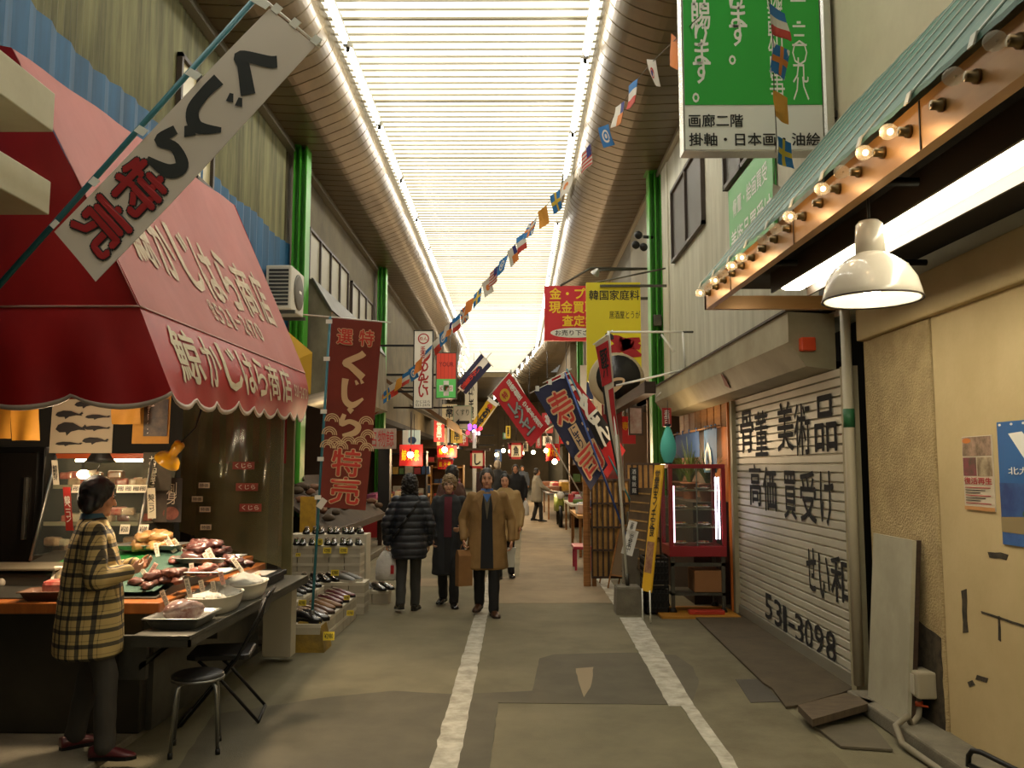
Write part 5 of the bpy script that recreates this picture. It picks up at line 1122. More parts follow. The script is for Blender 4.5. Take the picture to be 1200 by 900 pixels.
# green post stub and dark door posts
mb = MB(); mb.box(-3.35, -3.2, 17.8, 18, .13, 2.95); tag(mb.build('shop_post', mat('dark_post', '#1c1712', .6)), 'dark shop post left of the red goods stall', 'post')
mb = MB(); mb.box(-3.0, -2.75, 18.6, 18.9, .131, 2.2); tag(mb.build('black_cabinet', M_black), 'tall black cabinet beside the red goods counter', 'cabinet')
# -------- projecting signs on the left
t, S = signboard('vertical_sign', 'tall white vertical sign with red brush writing and black frame', 486, 388, 506, 478, 21, .12, M_swhite, frame=M_black)
S0_ = S; shape(S, circ(.5, .1, .32, .07), .004, M_bred, t, 'crest'); shape(S, circ(.5, .1, .25, .055), .007, M_swhite, t, 'crest_inner'); write('めん', S, (.28, .075, .72, .125), M_bred, t, off=.02, h=.01)
write('手造', S, (.34, .2, .62, .36), M_bred, t, off=.02, h=.005, vertical=True); write('めんたい', S, (.22, .38, .8, .86), M_bred, t, off=.03, h=.005, vertical=True)
write('かじはら', S, (.1, .9, .9, .94), M_ink, t, h=.005); write('521-2470', S, (.1, .95, .9, .98), M_ink, t, h=.005)
mb = MB(); mb.box(XL, S(0, 0).x, 21.04, 21.08, S(0, .2).z, S(0, .2).z + .05); mb.box(XL, S(0, 0).x, 21.04, 21.08, S(0, .8).z, S(0, .8).z + .05); mb.build('bracket', M_black, t)
t, S = signboard('pharmacy_sign', 'red and green lit pharmacy sign with a white cross', 512, 414, 534, 466, 24, .25, mat('sign_red2', '#c23a24', .4, emit=.25), frame=M_dsteel)
rectm(S, 0, .58, 1, 1, .004, mat('sign_green3', '#58b255', .4, emit=.25), t, 'green_field'); rectm(S, .36, .62, .64, .96, .008, M_swhite, t, 'cross'); rectm(S, .14, .72, .86, .86, .008, M_swhite, t, 'cross')
write('くすり', S, (.18, .745, .82, .835), M_bred, t, h=.012); write('YOUR', S, (.12, .2, .88, .3), mat('deep_red', '#7d1a14', .5), t, off=.02, h=.006)
mbq = MB()
for k in range(1, 5): rectm_ = [mbq.f([S(.2 * k - .006, 0, .003), S(.2 * k + .006, 0, .003), S(.2 * k + .006, .58, .003), S(.2 * k - .006, .58, .003)])]
mbq.build('grid_lines', mat('deep_red', '#7d1a14', .5), t, rec=False)
mb = MB(); mb.box(XL, S(0, 0).x - .02, 24.1, 24.15, S(0, .5).z, S(0, .5).z + .06); mb.build('bracket', M_black, t)
t, S = signboard('arrow_sign', 'white pharmacy sign with a black arrow pointing left', 532, 476, 552, 502, 26, .1, mat('sign_cream', '#c9c7b4', .5), frame=mat('pale_green', '#8fa890', .5))
write('くすり', S, (.12, .14, .88, .42), mat('dark_green', '#2d4a33', .5), t, off=.01, h=.006); shape(S, [(.1, .72), (.32, .56), (.32, .66), (.9, .66), (.9, .8), (.32, .8), (.32, .88)], .006, M_ink, t, 'arrow')
mb = MB(); mb.box(XL, S(0, 0).x - .02, 26.03, 26.07, S(0, .1).z, S(0, .1).z + .05); mb.build('bracket', M_black, t)
t, S = signboard('script_sign', 'pale tall sign with black script behind the pharmacy arrow sign', 545, 446, 559, 492, 27.5, .1, mat('sign_cream', '#c9c7b4', .5))
write('かじま屋', S, (.25, .1, .75, .95), M_ink, t, off=.02, h=.006, vertical=True); mb = MB(); mb.box(XL, S(0, 0).x, 27.54, 27.58, S(0, .2).z, S(0, .2).z + .05); mb.build('bracket', M_black, t)
def slant(name, label, tl, tr, br, bl, D, m, amp=.03):
    t = thing(name, label, 'banner', tuple(P(*bl, D))); S = wavy(P(*tl, D), P(*tr, D), P(*br, D), P(*bl, D), amp, .7, .8, tl[0]); cloth('cloth', S, m, t, 8, 16)
    a, b = P(*tl, D), P(*tr, D); mb = MB(); mb.tube([a + (a - b) * .15, b + (b - a) * .15], .015, 6); mb.build('cross_bar', M_swhite, t); return t, S
M_navy = mat('banner_navy', '#25284a', .7, col2='#1f2240', scale=2)
t, S = slant('nobori_banner', 'navy and white slanting banner with red writing under the left lamps', (564, 414), (576, 428), (546, 462), (533, 452), 25, M_navy)
rectm(S, .28, 0, .72, 1, .012, M_swhite, t, 'white_band'); write('いかの寿司', S, (.34, .3, .66, .95), M_bredl, t, off=.04, h=.018, vertical=True)
mb = MB(); mb.tube([P(576, 413, 25), P(528, 470, 25.2)], .02, 6); mb.build('pole', M_swhite, t)
t, S = slant('nobori_banner', 'small yellow slanting banner with dark writing on the left', (573, 466), (584, 474), (562, 506), (551, 499), 24, mat('banner_yellow', '#c9a51e', .7))
write('おはぎ', S, (.3, .25, .75, .95), M_ink, t, off=.06, h=.016, vertical=True); rectm(S, .0, 0, 1, .1, .012, M_swhite, t, 'white_band'); shape(S, circ(.5, .2, .25, .08), .014, M_bredl, t, 'red_mark')
mb = MB(); mb.tube([P(586, 470, 24), P(556, 512, 24)], .015, 6); mb.build('pole', M_swhite, t)
# shop awnings and fronts further down on the left
M_tanb = mat('tan_board', '#b58a4c', .6); M_brb = mat('brown_board2', '#5d3f1e', .7)
def awn(label, px, py, D0, D1, x0, x1, zt, zb, m, front):
    t = thing('shop_awning', label, 'awning', (x0, D0, zb)); mb = MB(); mb.rings([[(x0, y, zt), (x1, y, zb + .12), (x1, y, zb), (x0, y, zt - .1)] for y in (D0, D1)], smooth=False); mb.build('board', m, t)
    mb = MB(); mb.box(x1, x1 + .03, D0, D1, zb - .05, zb + .18); mb.build('fascia', front, t)
awn('brown boarded awning with a tan edge below the tall vertical sign', 0, 0, 21.5, 27, -3.4, -1.75, 4.0, 2.75, M_brb, M_tanb)
awn('dark awning farther along the left past the arrow sign', 0, 0, 30, 38, -3.74, -1.7, 3.9, 2.8, mat('awn_grey', '#5a5140', .7), M_brb)
awn('grey-brown awning on the right under the red slanting banner', 0, 0, 33.4, 38.5, 2.3, .5, 4.0, 2.75, mat('awn_grey', '#5a5140', .7), M_brb)
t, S = signboard('valance_sign', 'pinkish cloth sign with red characters hanging left of the lit panel', 431, 502, 464, 526, 17.5, .02, mat('pink_cloth', '#a3958a', .7, col2='#8d7468', scale=6))
write('名物鯨', S, (.08, .1, .92, .9), M_bred, t, h=.004)
t, S = signboard('picture_sign', 'lit picture panel with a blue design above the red goods stall', 472, 504, 492, 521, 20, .08, mat('panel_lit', '#b3bfae', .4, emit=.35)); shape(S, circ(.55, .7, .25, .25), .004, mat('panel_blue', '#31507a', .4), t, 'design'); rectm(S, .02, .0, .32, 1, .004, M_swhite, t, 'white_column')
# ================================================================ RIGHT: sushi shop, flags and signs
M_redl = mat('red_lacquer', '#8c1622', .3, coat=.4); M_org = mat('orange_wood', '#b86a22', .5, col2='#a2591a', scale=2, stretch=(8, 8, 1))
M_slat = mat('lattice_bamboo', '#b08a4a', .6, col2='#8d6a34', scale=6)
# shop front boards over the noren
t = thing('sushi_shop_facade', 'orange wooden front of the sushi shop beyond the shutter', 'shop front', (XR, 11, 0))
mb = MB(); mb.box(2.7, 2.8, 10.1, 14, 0.0, 2.93); mb.build('back_wall', M_org, t)
for k in range(9):
    mb = MB(); mb.box(2.62, 2.66, 10.15 + k * .4, 10.5 + k * .4, 2.2, 2.6); mb.build('lintel_plank', M_wood, t)
mb = MB(); mb.box(2.5, 2.62, 10.12, 10.16, 0, 2.45); mb.build('orange_side', mat('orange_panel', '#c76a1c', .5), t)
mb = MB(); mb.tube([(2.42, 10.2, 2.18), (2.42, 13.4, 2.18)], .012); mb.build('noren_rod', M_wood, t)
def noren(lb, y0, y1, z0, m, emblem):
    S = wavy((2.42, y1, 2.16), (2.42, y0, 2.16), (2.42, y0, z0), (2.42, y1, z0), .02, 1.0, .4, y0); o = tag(cloth('noren', S, m, None, 10, 8), lb, 'curtain')
    if emblem: shape(S, [(.5, .3), (.68, .5), (.72, .75), (.6, .95), (.4, .95), (.28, .75), (.32, .5)], .012, M_swhite, o, 'emblem'); shape(S, [(.5, .4), (.56, .6), (.56, .85), (.44, .85), (.44, .6)], .02, mat('noren_blue', '#4a7fb0', .7), o, 'emblem')
    mb = MB()
    for k in range(4): e = S(.1 + .27 * k, 0); mb.box(e.x - .008, e.x + .008, e.y - .02, e.y + .02, e.z - .01, e.z + .05)
    mb.build('loop', m, o)
noren('light blue noren curtain with a white fish emblem', 10.35, 11.1, 1.62, mat('noren_blue', '#4a7fb0', .7, col2='#3f709e', scale=3), True)
noren('dark blue noren curtain deeper in the sushi shop', 11.3, 13.0, 1.82, mat('noren_dark', '#23426e', .7), False)
# paper lantern
q = P(783, 521, 10.4); t = thing('paper_lantern', 'long teal ribbed paper lantern hanging by the sushi shop', 'lantern', tuple(q)); M_lan = mat('lantern_teal', '#4fb3a0', .6, emit=.08)
mb = MB(); pr = [(.02, -.23)] + [(.1 * math.sin(math.pi * (.12 + .76 * (1 - i / 28)) ** 1.25) * (1 if i % 2 else .95), -.22 + .44 * i / 28) for i in range(29)] + [(.02, .225)]
mb.lathe(pr, q, 18, caps=True); mb.build('shade', M_lan, t)
mb = MB(); mb.lathe([(.045, -.25), (.045, -.22)], q, 14, caps=True); mb.lathe([(.04, .22), (.04, .25)], q, 14, caps=True); mb.build('ring', M_black, t); mb = MB(); mb.tube([q + Vector((0, 0, .25)), (q.x, q.y, 2.5)], .004); mb.build('cord', M_black, t)
t, S = signboard('red_strip_sign', 'narrow red sign above the teal lantern', 776, 478, 787, 500, 10.7, .03, mat('strip_red', '#a02a26', .5)); write('寿司', S, (.2, .1, .8, .9), M_swhite, t, vertical=True)
# plants behind the display cabinet
def plant(label, c, n, h, m):
    t = thing('potted_plant', label, 'plant', c); mb = MB(); mb.lathe([(.09, 0), (.12, .2), (.13, .2), (.13, .23), (.11, .23), (.1, .18), (.002, .18)], c, 16); mb.build('pot', mat('clay_pot', '#7a4a30', .8), t)
    mb = MB(); r_ = random.Random(n)
    for i in range(n):
        a = r_.random() * 6.28; b = .3 + r_.random() * .9; L = h * (.6 + .5 * r_.random()); d = Vector((math.cos(a), math.sin(a), 0)); s = Vector((-d.y, d.x, 0)) * .012; p = Vector(c) + Vector((0, 0, .18)); prev = None
        for k in range(5):
            f_ = k / 4; q_ = p + d * (L * .55 * b * f_ ** 1.3) + Vector((0, 0, L * f_ * (1 - .45 * b * f_))); w = s * (1 - f_ * .85)
            cur = (mb.bm.verts.new(q_ - w), mb.bm.verts.new(q_ + w))
            if prev: mb.f([prev[0], prev[1], cur[1], cur[0]])
            prev = cur
    mb.build('foliage', m, t, rec=False); return t
M_leaf = mat('leaf', '#5d6e2a', .6, col2='#3e4d1d', scale=8)
mb = MB(); mb.box(2.2, 2.68, 10.75, 13.4, 0, 1.25); tag(mb.build('plant_ledge', M_dwood), 'dark wooden ledge under the plants of the sushi shop', 'ledge')
plant('leafy plant behind the red display cabinet, nearest the shutter', (2.45, 11.0, 1.252), 60, .75, M_leaf); plant('grassy plant by the teal lantern in the sushi shop', (2.4, 11.9, 1.252), 60, .8, M_leaf); plant('small plant at the far end of the wooden ledge', (2.45, 12.8, 1.252), 50, .6, M_leaf)
# ---- red display cabinet on its cart
xa, xb, ya, yb, z0, z1 = 1.76, 2.42, 9.95, 10.5, .66, 1.72
dc = thing('display_cabinet', 'red framed glass sushi cabinet on a metal cart', 'display cabinet', (2.1, 10.2, 0))
mb = MB(); mb.box(xa, xb, ya, yb, z0, z0 + .12, bev=.008); mb.build('base', M_redl, dc); mb = MB(); mb.box(xa, xb, ya, yb, z1 - .05, z1, bev=.008); mb.build('top', M_redl, dc)
for x in (xa, xb - .045):
    for y in (ya, yb - .045):
        mb = MB(); mb.box(x, x + .045, y, y + .045, z0 + .12, z1 - .05); mb.build('corner_post', M_redl, dc)
mb = MB(); mb.box(xa + .045, xb - .045, ya + .01, ya + .014, z0 + .12, z1 - .05); mb.build('front_glass', M_gl, dc)
mb = MB(); mb.box(xa + .01, xa + .014, ya + .045, yb - .045, z0 + .12, z1 - .05); mb.build('side_glass', M_gl, dc)
mb = MB(); mb.box(xa + .045, xb - .045, yb - .02, yb - .016, z0 + .12, z1 - .05); mb.build('back_glass', M_gl, dc)
for x in (xb - .075, xb - .11):
    mb = MB(); mb.tube([(x, ya + .03, z0 + .2), (x, ya + .03, z1 - .15)], .009); mb.build('light_tube', emat('cabinet_tube', '#f4e6ff', 7), dc)
mb = MB(); mb.tube([(xa + .065, ya + .03, z0 + .16), (xa + .065, ya + .03, z1 - .25)], .008); mb.build('light_tube', emat('cabinet_tube_pink', '#ffc8e0', 4), dc)
mb = MB(); mb.box(xa + .32, xa + .335, ya + .014, ya + .02, z0 + .12, z1 - .05); mb.build('door_edge', M_steel, dc)
for z in (1.0, 1.2, 1.42):
    mb = MB(); mb.box(xa + .05, xb - .05, ya + .05, yb - .05, z - .012, z); mb.build('shelf', mat('glass_shelf', '#6d6a55', .2), dc)
for sx in (xa + .02, xb - .06):
    for y in (ya + .03, yb - .07):
        mb = MB(); mb.box(sx, sx + .04, y, y + .04, .08, z0); mb.build('leg', M_dsteel, dc); mb = MB(); mb.lathe([(.002, -.015), (.04, -.015), (.04, .015), (.002, .015)], (sx + .02, y + .02, .041), 14, Matrix.Rotation(math.pi / 2, 4, 'X')); mb.build('wheel', M_black, dc)
mb = MB(); mb.box(xa + .02, xb - .02, ya + .03, yb - .03, .22, .25); mb.box(xa + .02, xb - .02, ya + .03, ya + .07, .55, .59); mb.build('cart_shelf', M_dsteel, dc)
M_plate = mat('plate', '#c9c1ae', .3, coat=.4); M_sal = mat('salmon', '#c4552f', .4); M_rice = mat('rice', '#d8d2c2', .6)
def dish(label, c, group, seed):
    t = thing('sushi_plate', label, 'plate', c, group); mb = MB(); mb.lathe([(.002, 0), (.05, 0), (.09, .018), (.095, .022), (.088, .02), (.05, .006), (.002, .005)], c, 20); mb.build('dish', M_plate, t)
    r_ = random.Random(seed)
    for k in range(4):
        x = c[0] - .05 + .034 * k; mb = MB(); mb.box(x - .012, x + .012, c[1] - .03, c[1] + .03, c[2] + .009, c[2] + .03, bev=.008); mb.build('rice_block', M_rice, t)
        mb = MB(); mb.box(x - .014, x + .014, c[1] - .034, c[1] + .034, c[2] + .0305, c[2] + .04, bev=.003); mb.build('topping', [M_sal, mat('tuna', '#8c2a2c', .4), mat('egg', '#c99a30', .5), mat('shrimp', '#c98860', .4)][r_.randrange(4)], t)
for zi, (z, n) in enumerate(((.782, 'bottom'), (1.001, 'lower shelf'), (1.201, 'middle shelf'), (1.421, 'top shelf'))):
    for k, side in enumerate(('left', 'right')):
        dish('sushi plate on the %s of the red cabinet, %s side' % (n, side), (xa + .17 + k * .27, ya + .26, z), 'sushi plates in the cabinet', zi * 2 + k)
# under and around the cart
mb = MB(); mb.box(1.62, 2.5, 9.72, 10.45, .001, .03); tag(mb.build('yellow_mat', mat('ochre_board', '#a9741f', .7)), 'ochre board on the ground under the cabinet cart', 'mat')
mb = MB(); mb.box(2.05, 2.38, 10.0, 10.4, .252, .50, bev=.01); tag(mb.build('cardboard_box', M_card), 'cardboard box on the lower shelf of the cart', 'box')
mb = MB(); mb.box(1.95, 2.35, 9.82, 9.94, .032, .075, bev=.006); tag(mb.build('red_box', mat('red_plastic', '#a8301e', .4)), 'flat red box on the ochre board before the cart', 'box')
t = thing('plastic_crate', 'stacked black lattice crate left of the red cabinet', 'crate', (1.63, 10.2, .031))
for k in range(2):
    mb = MB(); z = .032 + k * .31; x0, x1, y0, y1 = 1.48, 1.75, 9.98, 10.4
    mb.box(x0, x1, y0, y1, z, z + .02)
    for zz in (z + .02, z + .1, z + .18, z + .27): mb.box(x0, x1, y0, y0 + .012, zz, zz + .03); mb.box(x0, x1, y1 - .012, y1, zz, zz + .03); mb.box(x0, x0 + .012, y0, y1, zz, zz + .03); mb.box(x1 - .012, x1, y0, y1, zz, zz + .03)
    for i in range(7): xx = x0 + (x1 - x0 - .012) * i / 6; mb.box(xx, xx + .012, y0, y0 + .012, z, z + .3); yy = y0 + (y1 - y0 - .012) * i / 6; mb.box(x0, x0 + .012, yy, yy + .012, z, z + .3)
    mb.build('crate_body', M_black, t)
    mb = MB(); mb.box(x0 + .014, x1 - .014, y0 + .014, y1 - .014, z + .02, z + .25); mb.build('contents', mat('crate_dark', '#0e0d0c', .8), t)
# long yellow sign leaning on the cabinet
def leaning(name, label, cat, foot, top, w, m, th=.02):      # foot, top: points of the lower and upper middle; w: half width vector
    t = thing(name, label, cat, tuple(foot)); w = Vector(w); mb = MB(); mb.slab(top - w, top + w, foot + w, foot - w, th); mb.build('panel', m, t); return t, bil(top - w, top + w, foot + w, foot - w)
f0, t0 = P(757, 693, 9.55), P(772, 545, 9.92); f0.z = max(f0.z, .14)
t, S = leaning('menu_board', 'long yellow lettered menu board leaning against the red cabinet', 'sign', f0, t0, (.034, -.09, 0), mat('menu_yellow', '#d9a81c', .5))
write('営業中ランチ定食', S, (.2, .04, .8, .58), M_ink, t, off=.01, vertical=True); rectm(S, .1, .62, .9, .86, .003, mat('menu_photo', '#7a4a3a', .5, col2='#a8805a', scale=20), t, 'photo')
for sx in (-1, 1):
    mb = MB(); b_ = f0 + Vector((.03 * sx, -.08 * sx, 0)); mb.tube([b_ + Vector((0, 0, .02)), (b_.x, b_.y - .02, .012)], .009, 6); mb.build('leg', M_swhite, t)
# dark slatted menu board, easels
f0, t0 = P(742, 665, 10.9), P(752, 572, 11.0)
t, S = leaning('menu_rack', 'dark wooden slatted menu rack leaning by the bamboo fence', 'rack', f0, t0, (.09, -.30, 0), mat('rack_wood', '#59442a', .7, col2='#43321e', scale=4))
for k in range(8): rectm(S, .05, .06 + k * .115, .95, .08 + k * .115, .006, M_slat, t, 'slat')
for sx in (-1, 1):
    b_ = f0 + Vector((.08 * sx, -.28 * sx, 0)); mb = MB(); mb.box(b_.x - .02, b_.x + .02, b_.y - .02, b_.y + .02, .003, b_.z); mb.build('leg', M_dwood, t)
def easel(label, px0, px1, pyt, pyb, D, m, lines, rz=-.9):
    q = PZ(px0 + 2, pyb, 0); D = q.y; tp = P(px1, pyt, D + .25); h = tp.z; t = thing('easel_sign', label, 'sign', tuple(q)); M = Tm((q.x + .1, D + .05, 0), rz, -.28)
    mb = MB(); mb.box(-.2, .2, 0, .02, .18, h, M=M); mb.build('panel', m, t); mb = MB()
    for x in (-.2, .18): mb.box(x, x + .02, -.012, 0, .005, h, M=M)
    for z in (.18, h - .02): mb.box(-.2, .2, -.012, 0, z, z + .02, M=M)
    mb.build('frame', M_wood, t)
    for x in (-.18, .16):
        mb = MB(); a = M @ Vector((x, .02, h * .9)); mb.tube([a, (a.x + .22, a.y + .12, .011)], .011, 6); mb.build('rear_leg', M_wood, t)
    S = bil(M @ Vector((-.18, 0, h - .02)), M @ Vector((.18, 0, h - .02)), M @ Vector((.18, 0, .2)), M @ Vector((-.18, 0, .2)))
    for k, w in enumerate(lines): write(w, S, (.75 - .3 * k, .06, .95 - .3 * k, .94), M_ink, t, h=.003, vertical=True)
    return t
easel('yellow framed white easel sign, nearest the bamboo fence corner', 704, 718, 618, 686, 12, mat('easel_white', '#c4bda6', .6), ['本日の定食', '海鮮丼うに'])
easel('brown easel sign with white sheet, second along the fence', 714, 738, 612, 692, 11, mat('easel_brown', '#6d5a40', .7), ['おすすめ寿司', 'にぎり'])
for i, (px0, py0, px1, py1, lb) in enumerate(((727, 620, 741, 650, 'white paper notice tilted on the brown easel'), (734, 610, 744, 622, 'small printed card above the tilted paper notice'))):
    a, b = P(px0, py0, 10.3), P(px1, py1, 10.3); t = thing('paper_notice', lb, 'notice', tuple(a)); M = Tm(((a.x + b.x) / 2, 10.3, b.z), -.3, -.2, .25); w = (b.x - a.x) / 2; h = a.z - b.z; mb = MB(); mb.box(-w, w, 0, .004, 0, h, M=M); mb.build('sheet', M_white, t); S = bil(M @ Vector((-w, 0, h)), M @ Vector((w, 0, h)), M @ Vector((w, 0, 0)), M @ Vector((-w, 0, 0))); write('営業中', S, (.3, .15, .7, .9), M_ink, t, h=.003, vertical=True)
# bamboo lattice fence
def lattice(label, x0, x1, y, z0, z1):
    t = thing('lattice_fence', label, 'fence', ((x0 + x1) / 2, y, 0)); n = int((x1 - x0) / .075)
    mb = MB(); mb.box(x0, x1, y + .03, y + .05, z0, z1); mb.build('backing', M_slat, t)
    mb = MB()
    for i in range(n + 1): x = x0 + (x1 - x0) * i / n; mb.box(x - .013, x + .013, y, y + .03, z0, z1)
    mb.build('slats', M_dwood, t)
    for z in (z0, z0 + (z1 - z0) * .27, z0 + (z1 - z0) * .5, z0 + (z1 - z0) * .74, z1 - .03): mb = MB(); mb.box(x0, x1, y - .02, y, z, z + .03); mb.build('rail', M_dwood, t)
    for x in (x0, x1 - .06): mb = MB(); mb.box(x, x + .06, y + .05, y + .11, 0, z1); mb.build('leg', M_wood, t)
    return t
lattice('bamboo lattice fence behind the white flag pole', 1.08, 1.62, 12.3, .12, 1.52); lattice('bamboo lattice fence farther back behind the yellow menu board', 1.66, 2.15, 12.9, .2, 1.75)
for i, (x, y, lb) in enumerate(((.96, 12.4, 'brown wooden post at the corner of the bamboo fence'), (1.42, 15.15, 'brown wooden post farther back beyond the bamboo fence'))):
    mb = MB(); mb.box(x, x + .1, y - .05, y + .05, 0, 1.62 if i == 0 else 2.6); tag(mb.build('wooden_post', M_wood), lb, 'post')
mb = MB(); mb.box(1.54, 1.9, 15.3, 15.36, 0, 2.93); tag(mb.build('red_screen', M_redl), 'tall red panel beyond the bamboo fence', 'panel')
mb = MB(); mb.box(1.55, 1.75, 14.98, 15.12, 2.62, 2.93)
t = thing('ceiling_beam', 'dark beam of the sushi shop eaves above the fence', 'beam', (1.6, 12, 2.6)); mb.build('end', M_dwood, t); mb = MB(); mb.box(1.6, 1.74, 10.6, 15.15, 2.6, 2.75); mb.build('beam', M_dwood, t)
# red pink bench
bq = PZ(682, 668, 0); t = thing('bench', 'small pink-red bench at the foot of the lattice fence', 'bench', (bq.x, bq.y, 0)); M_pkb = mat('pink_red', '#b03048', .45)
mb = MB(); mb.box(bq.x - .14, bq.x + .16, bq.y - .1, bq.y + .55, .34, .39, bev=.01); mb.build('seat', M_pkb, t)
for dx in (-.12, .11):
    for dy in (-.08, .48): mb = MB(); mb.box(bq.x + dx, bq.x + dx + .035, bq.y + dy, bq.y + dy + .035, 0, .34); mb.build('leg', M_pkb, t)
# ---- flag bases and flags
fb2 = PZ(738, 721, 0); fb2.y += .17
t = thing('flag_weight', 'grey concrete flag base at the corner of the ochre board', 'flag base', tuple(fb2)); mb = MB(); mb.rings([[(fb2.x + sx * w, fb2.y + sy * w, z) for sx, sy in ((-1, -1), (1, -1), (1, 1), (-1, 1))] for z, w in ((0, .15), (.29, .14), (.31, .13))], smooth=False); mb.build('block', M_conc, t); mb = MB(); mb.tube([(fb2.x, fb2.y, .305), (fb2.x, fb2.y, .45)], .022); mb.build('socket', M_dsteel, t)
top = P(713, 388, fb2.y)
nb = nobori('nobori_banner', 'narrow curled white and red banner on the tall white pole', Vector((fb2.x, fb2.y, .315)), top, pm=M_swhite, r=.016)
Sw = wavy(P(697, 402, fb2.y + .05), P(713, 392, fb2.y - .05), P(733, 575, fb2.y), P(726, 575, fb2.y + .08), .03, .6, 1.2, 2)
cloth('cloth', Sw, mat('banner_cream2', '#bfb5a0', .7), nb, 8, 24)
rectm(Sw, .02, .06, .8, .27, .035, M_bredl, nb, 'red_field') if 0 else None
cloth('red_field', lambda u, v, h=0: Sw(.02 + u * .86, .03 + .27 * v, .006 + h), M_bred, nb, 6, 10, .002); write('豚汁', lambda u, v, h=0: Sw(u, v, h + .01), (.2, .07, .75, .25), M_ink, nb, off=.03, vertical=True); cloth('red_field', lambda u, v, h=0: Sw(.45 + u * .5, .34 + .3 * v, .006 + h), M_bred, nb, 6, 10, .002)
cloth('black_edge', lambda u, v, h=0: Sw(.0 + u * .16, .3 + .68 * v, .006 + h), M_ink, nb, 2, 14, .002)
mb = MB(); mb.tube([P(695, 404, fb2.y), top + Vector((.05, 0, .01))], .006); mb.build('cross_bar', M_swhite, nb)
# navy sushi banner on the blue pole
D = 11.4; pt, pb_ = P(662, 437, D), P(739, 642, 10.9)
nb = nobori('nobori_banner', 'navy sushi banner with red outlined characters', pb_, pt, pm=mat('blue_pole', '#2c4a8a', .4), r=.013)
Sn = wavy(P(626, 459, D), P(663, 440, D), P(712, 545, D), P(692, 575, D - .15), .035, .7, .7, 1)
cloth('cloth', Sn, M_navy, nb, 12, 26); 
sh1 = lambda u, v, h=0: Sn(u, v, h + .006)
outlined('寿', sh1, (.16, .1, .82, .42), M_crm, M_bredl, nb, .08); rectm(sh1, .34, .45, .66, .69, .002, M_crm, nb, 'label_field'); write('にぎり', sh1, (.4, .46, .6, .68), M_navy, nb, off=.02, h=.012, vertical=True)
outlined('司', sh1, (.12, .7, .9, .96), M_crm, M_bredl, nb, .08)
for u, v in ((.85, .5), (.9, .58), (.12, .55)): shape(sh1, circ(u, v, .05, .02, 5), .004, M_crm, nb, 'blossom')
mb = MB(); mb.tube([P(621, 461, D), P(668, 437, D)], .008, 6); mb.build('cross_bar', M_swhite, nb)
for u in (.1, .5, .9): e = Sn(u, 0); mb = MB(); mb.box(e.x - .025, e.x + .025, e.y - .01, e.y - .004, e.z - .02, e.z + .05); mb.build('loop', M_swhite, nb)
mb = MB(); mb.box(pb_.x - .1, pb_.x + .1, pb_.y - .1, pb_.y + .1, .002, pb_.z); tag(mb.build('flag_weight', M_conc), 'concrete flag base hidden behind the easels at the blue pole', 'flag base')
# red banner behind the navy one
D = 12.2; nb = nobori('nobori_banner', 'red, white and black banner right behind the navy sushi banner', P(745, 600, D), P(664, 432, D), pm=M_teal)
Sx = wavy(P(640, 447, D), P(667, 434, D), P(733, 528, D), P(712, 560, D), .04, .8, .8, 2.2)
cloth('cloth', Sx, M_bred, nb, 12, 22)
cloth('black_band', lambda u, v, h=0: Sx(.35 + u * .65, .5 + .3 * v, .006 + h), M_ink, nb, 8, 8, .002); cloth('white_band', lambda u, v, h=0: Sx(.6 + u * .4, .48 + .03 * v, .008 + h), M_swhite, nb, 6, 3, .002)
write('うどん', lambda u, v, h=0: Sx(u, v, h + .012), (.5, .08, .95, .8), M_swhite, nb, off=.05, vertical=True); mb = MB(); mb.tube([P(636, 449, D), P(670, 432, D)], .008, 6); mb.build('cross_bar', M_swhite, nb)
mb = MB(); q = P(745, 600, D); mb.box(q.x - .12, q.x + .12, q.y - .1, q.y + .1, .002, q.z); tag(mb.build('flag_weight', M_conc), 'concrete block holding the pole behind the bamboo fence', 'flag base')
# red slanting banner farther away
D = 14.5; nb = nobori('nobori_banner', 'red slanting banner with grey outlined characters hanging from the pale pole', P(699, 612, 15.05), P(598, 433, D), pm=M_swhite)
Sy = wavy(P(577, 461, D), P(597, 437, D), P(643, 500, D), P(622, 524, D), .04, .8, .8, .6)
cloth('cloth', Sy, mat('banner_bright_red', '#c0202a', .65), nb, 12, 22)
sy = lambda u, v, h=0: Sy(u, v, h + .008)
write('レジャー', sy, (.16, .3, .6, .85), mat('letter_outline', '#3a3a3a', .6), nb, off=.06, vertical=True); write('レジャー', sy, (.16, .3, .6, .85), mat('letter_grey', '#9aa3a0', .6), nb, off=.03, h=.012, vertical=True)
write('居酒屋', sy, (.66, .06, .86, .4), M_swhite, nb, off=.03, vertical=True); write('定食各種', sy, (.68, .45, .86, .92), M_swhite, nb, off=.02, vertical=True); shape(sy, circ(.35, .17, .22, .09), .004, mat('badge_yellow', '#c9a52c', .6), nb, 'badge'); write('特', sy, (.24, .12, .46, .22), M_bred, nb, off=.03, h=.01)
mb = MB(); mb.tube([P(572, 465, D), P(600, 433, D)], .008, 6); mb.build('cross_bar', M_swhite, nb)
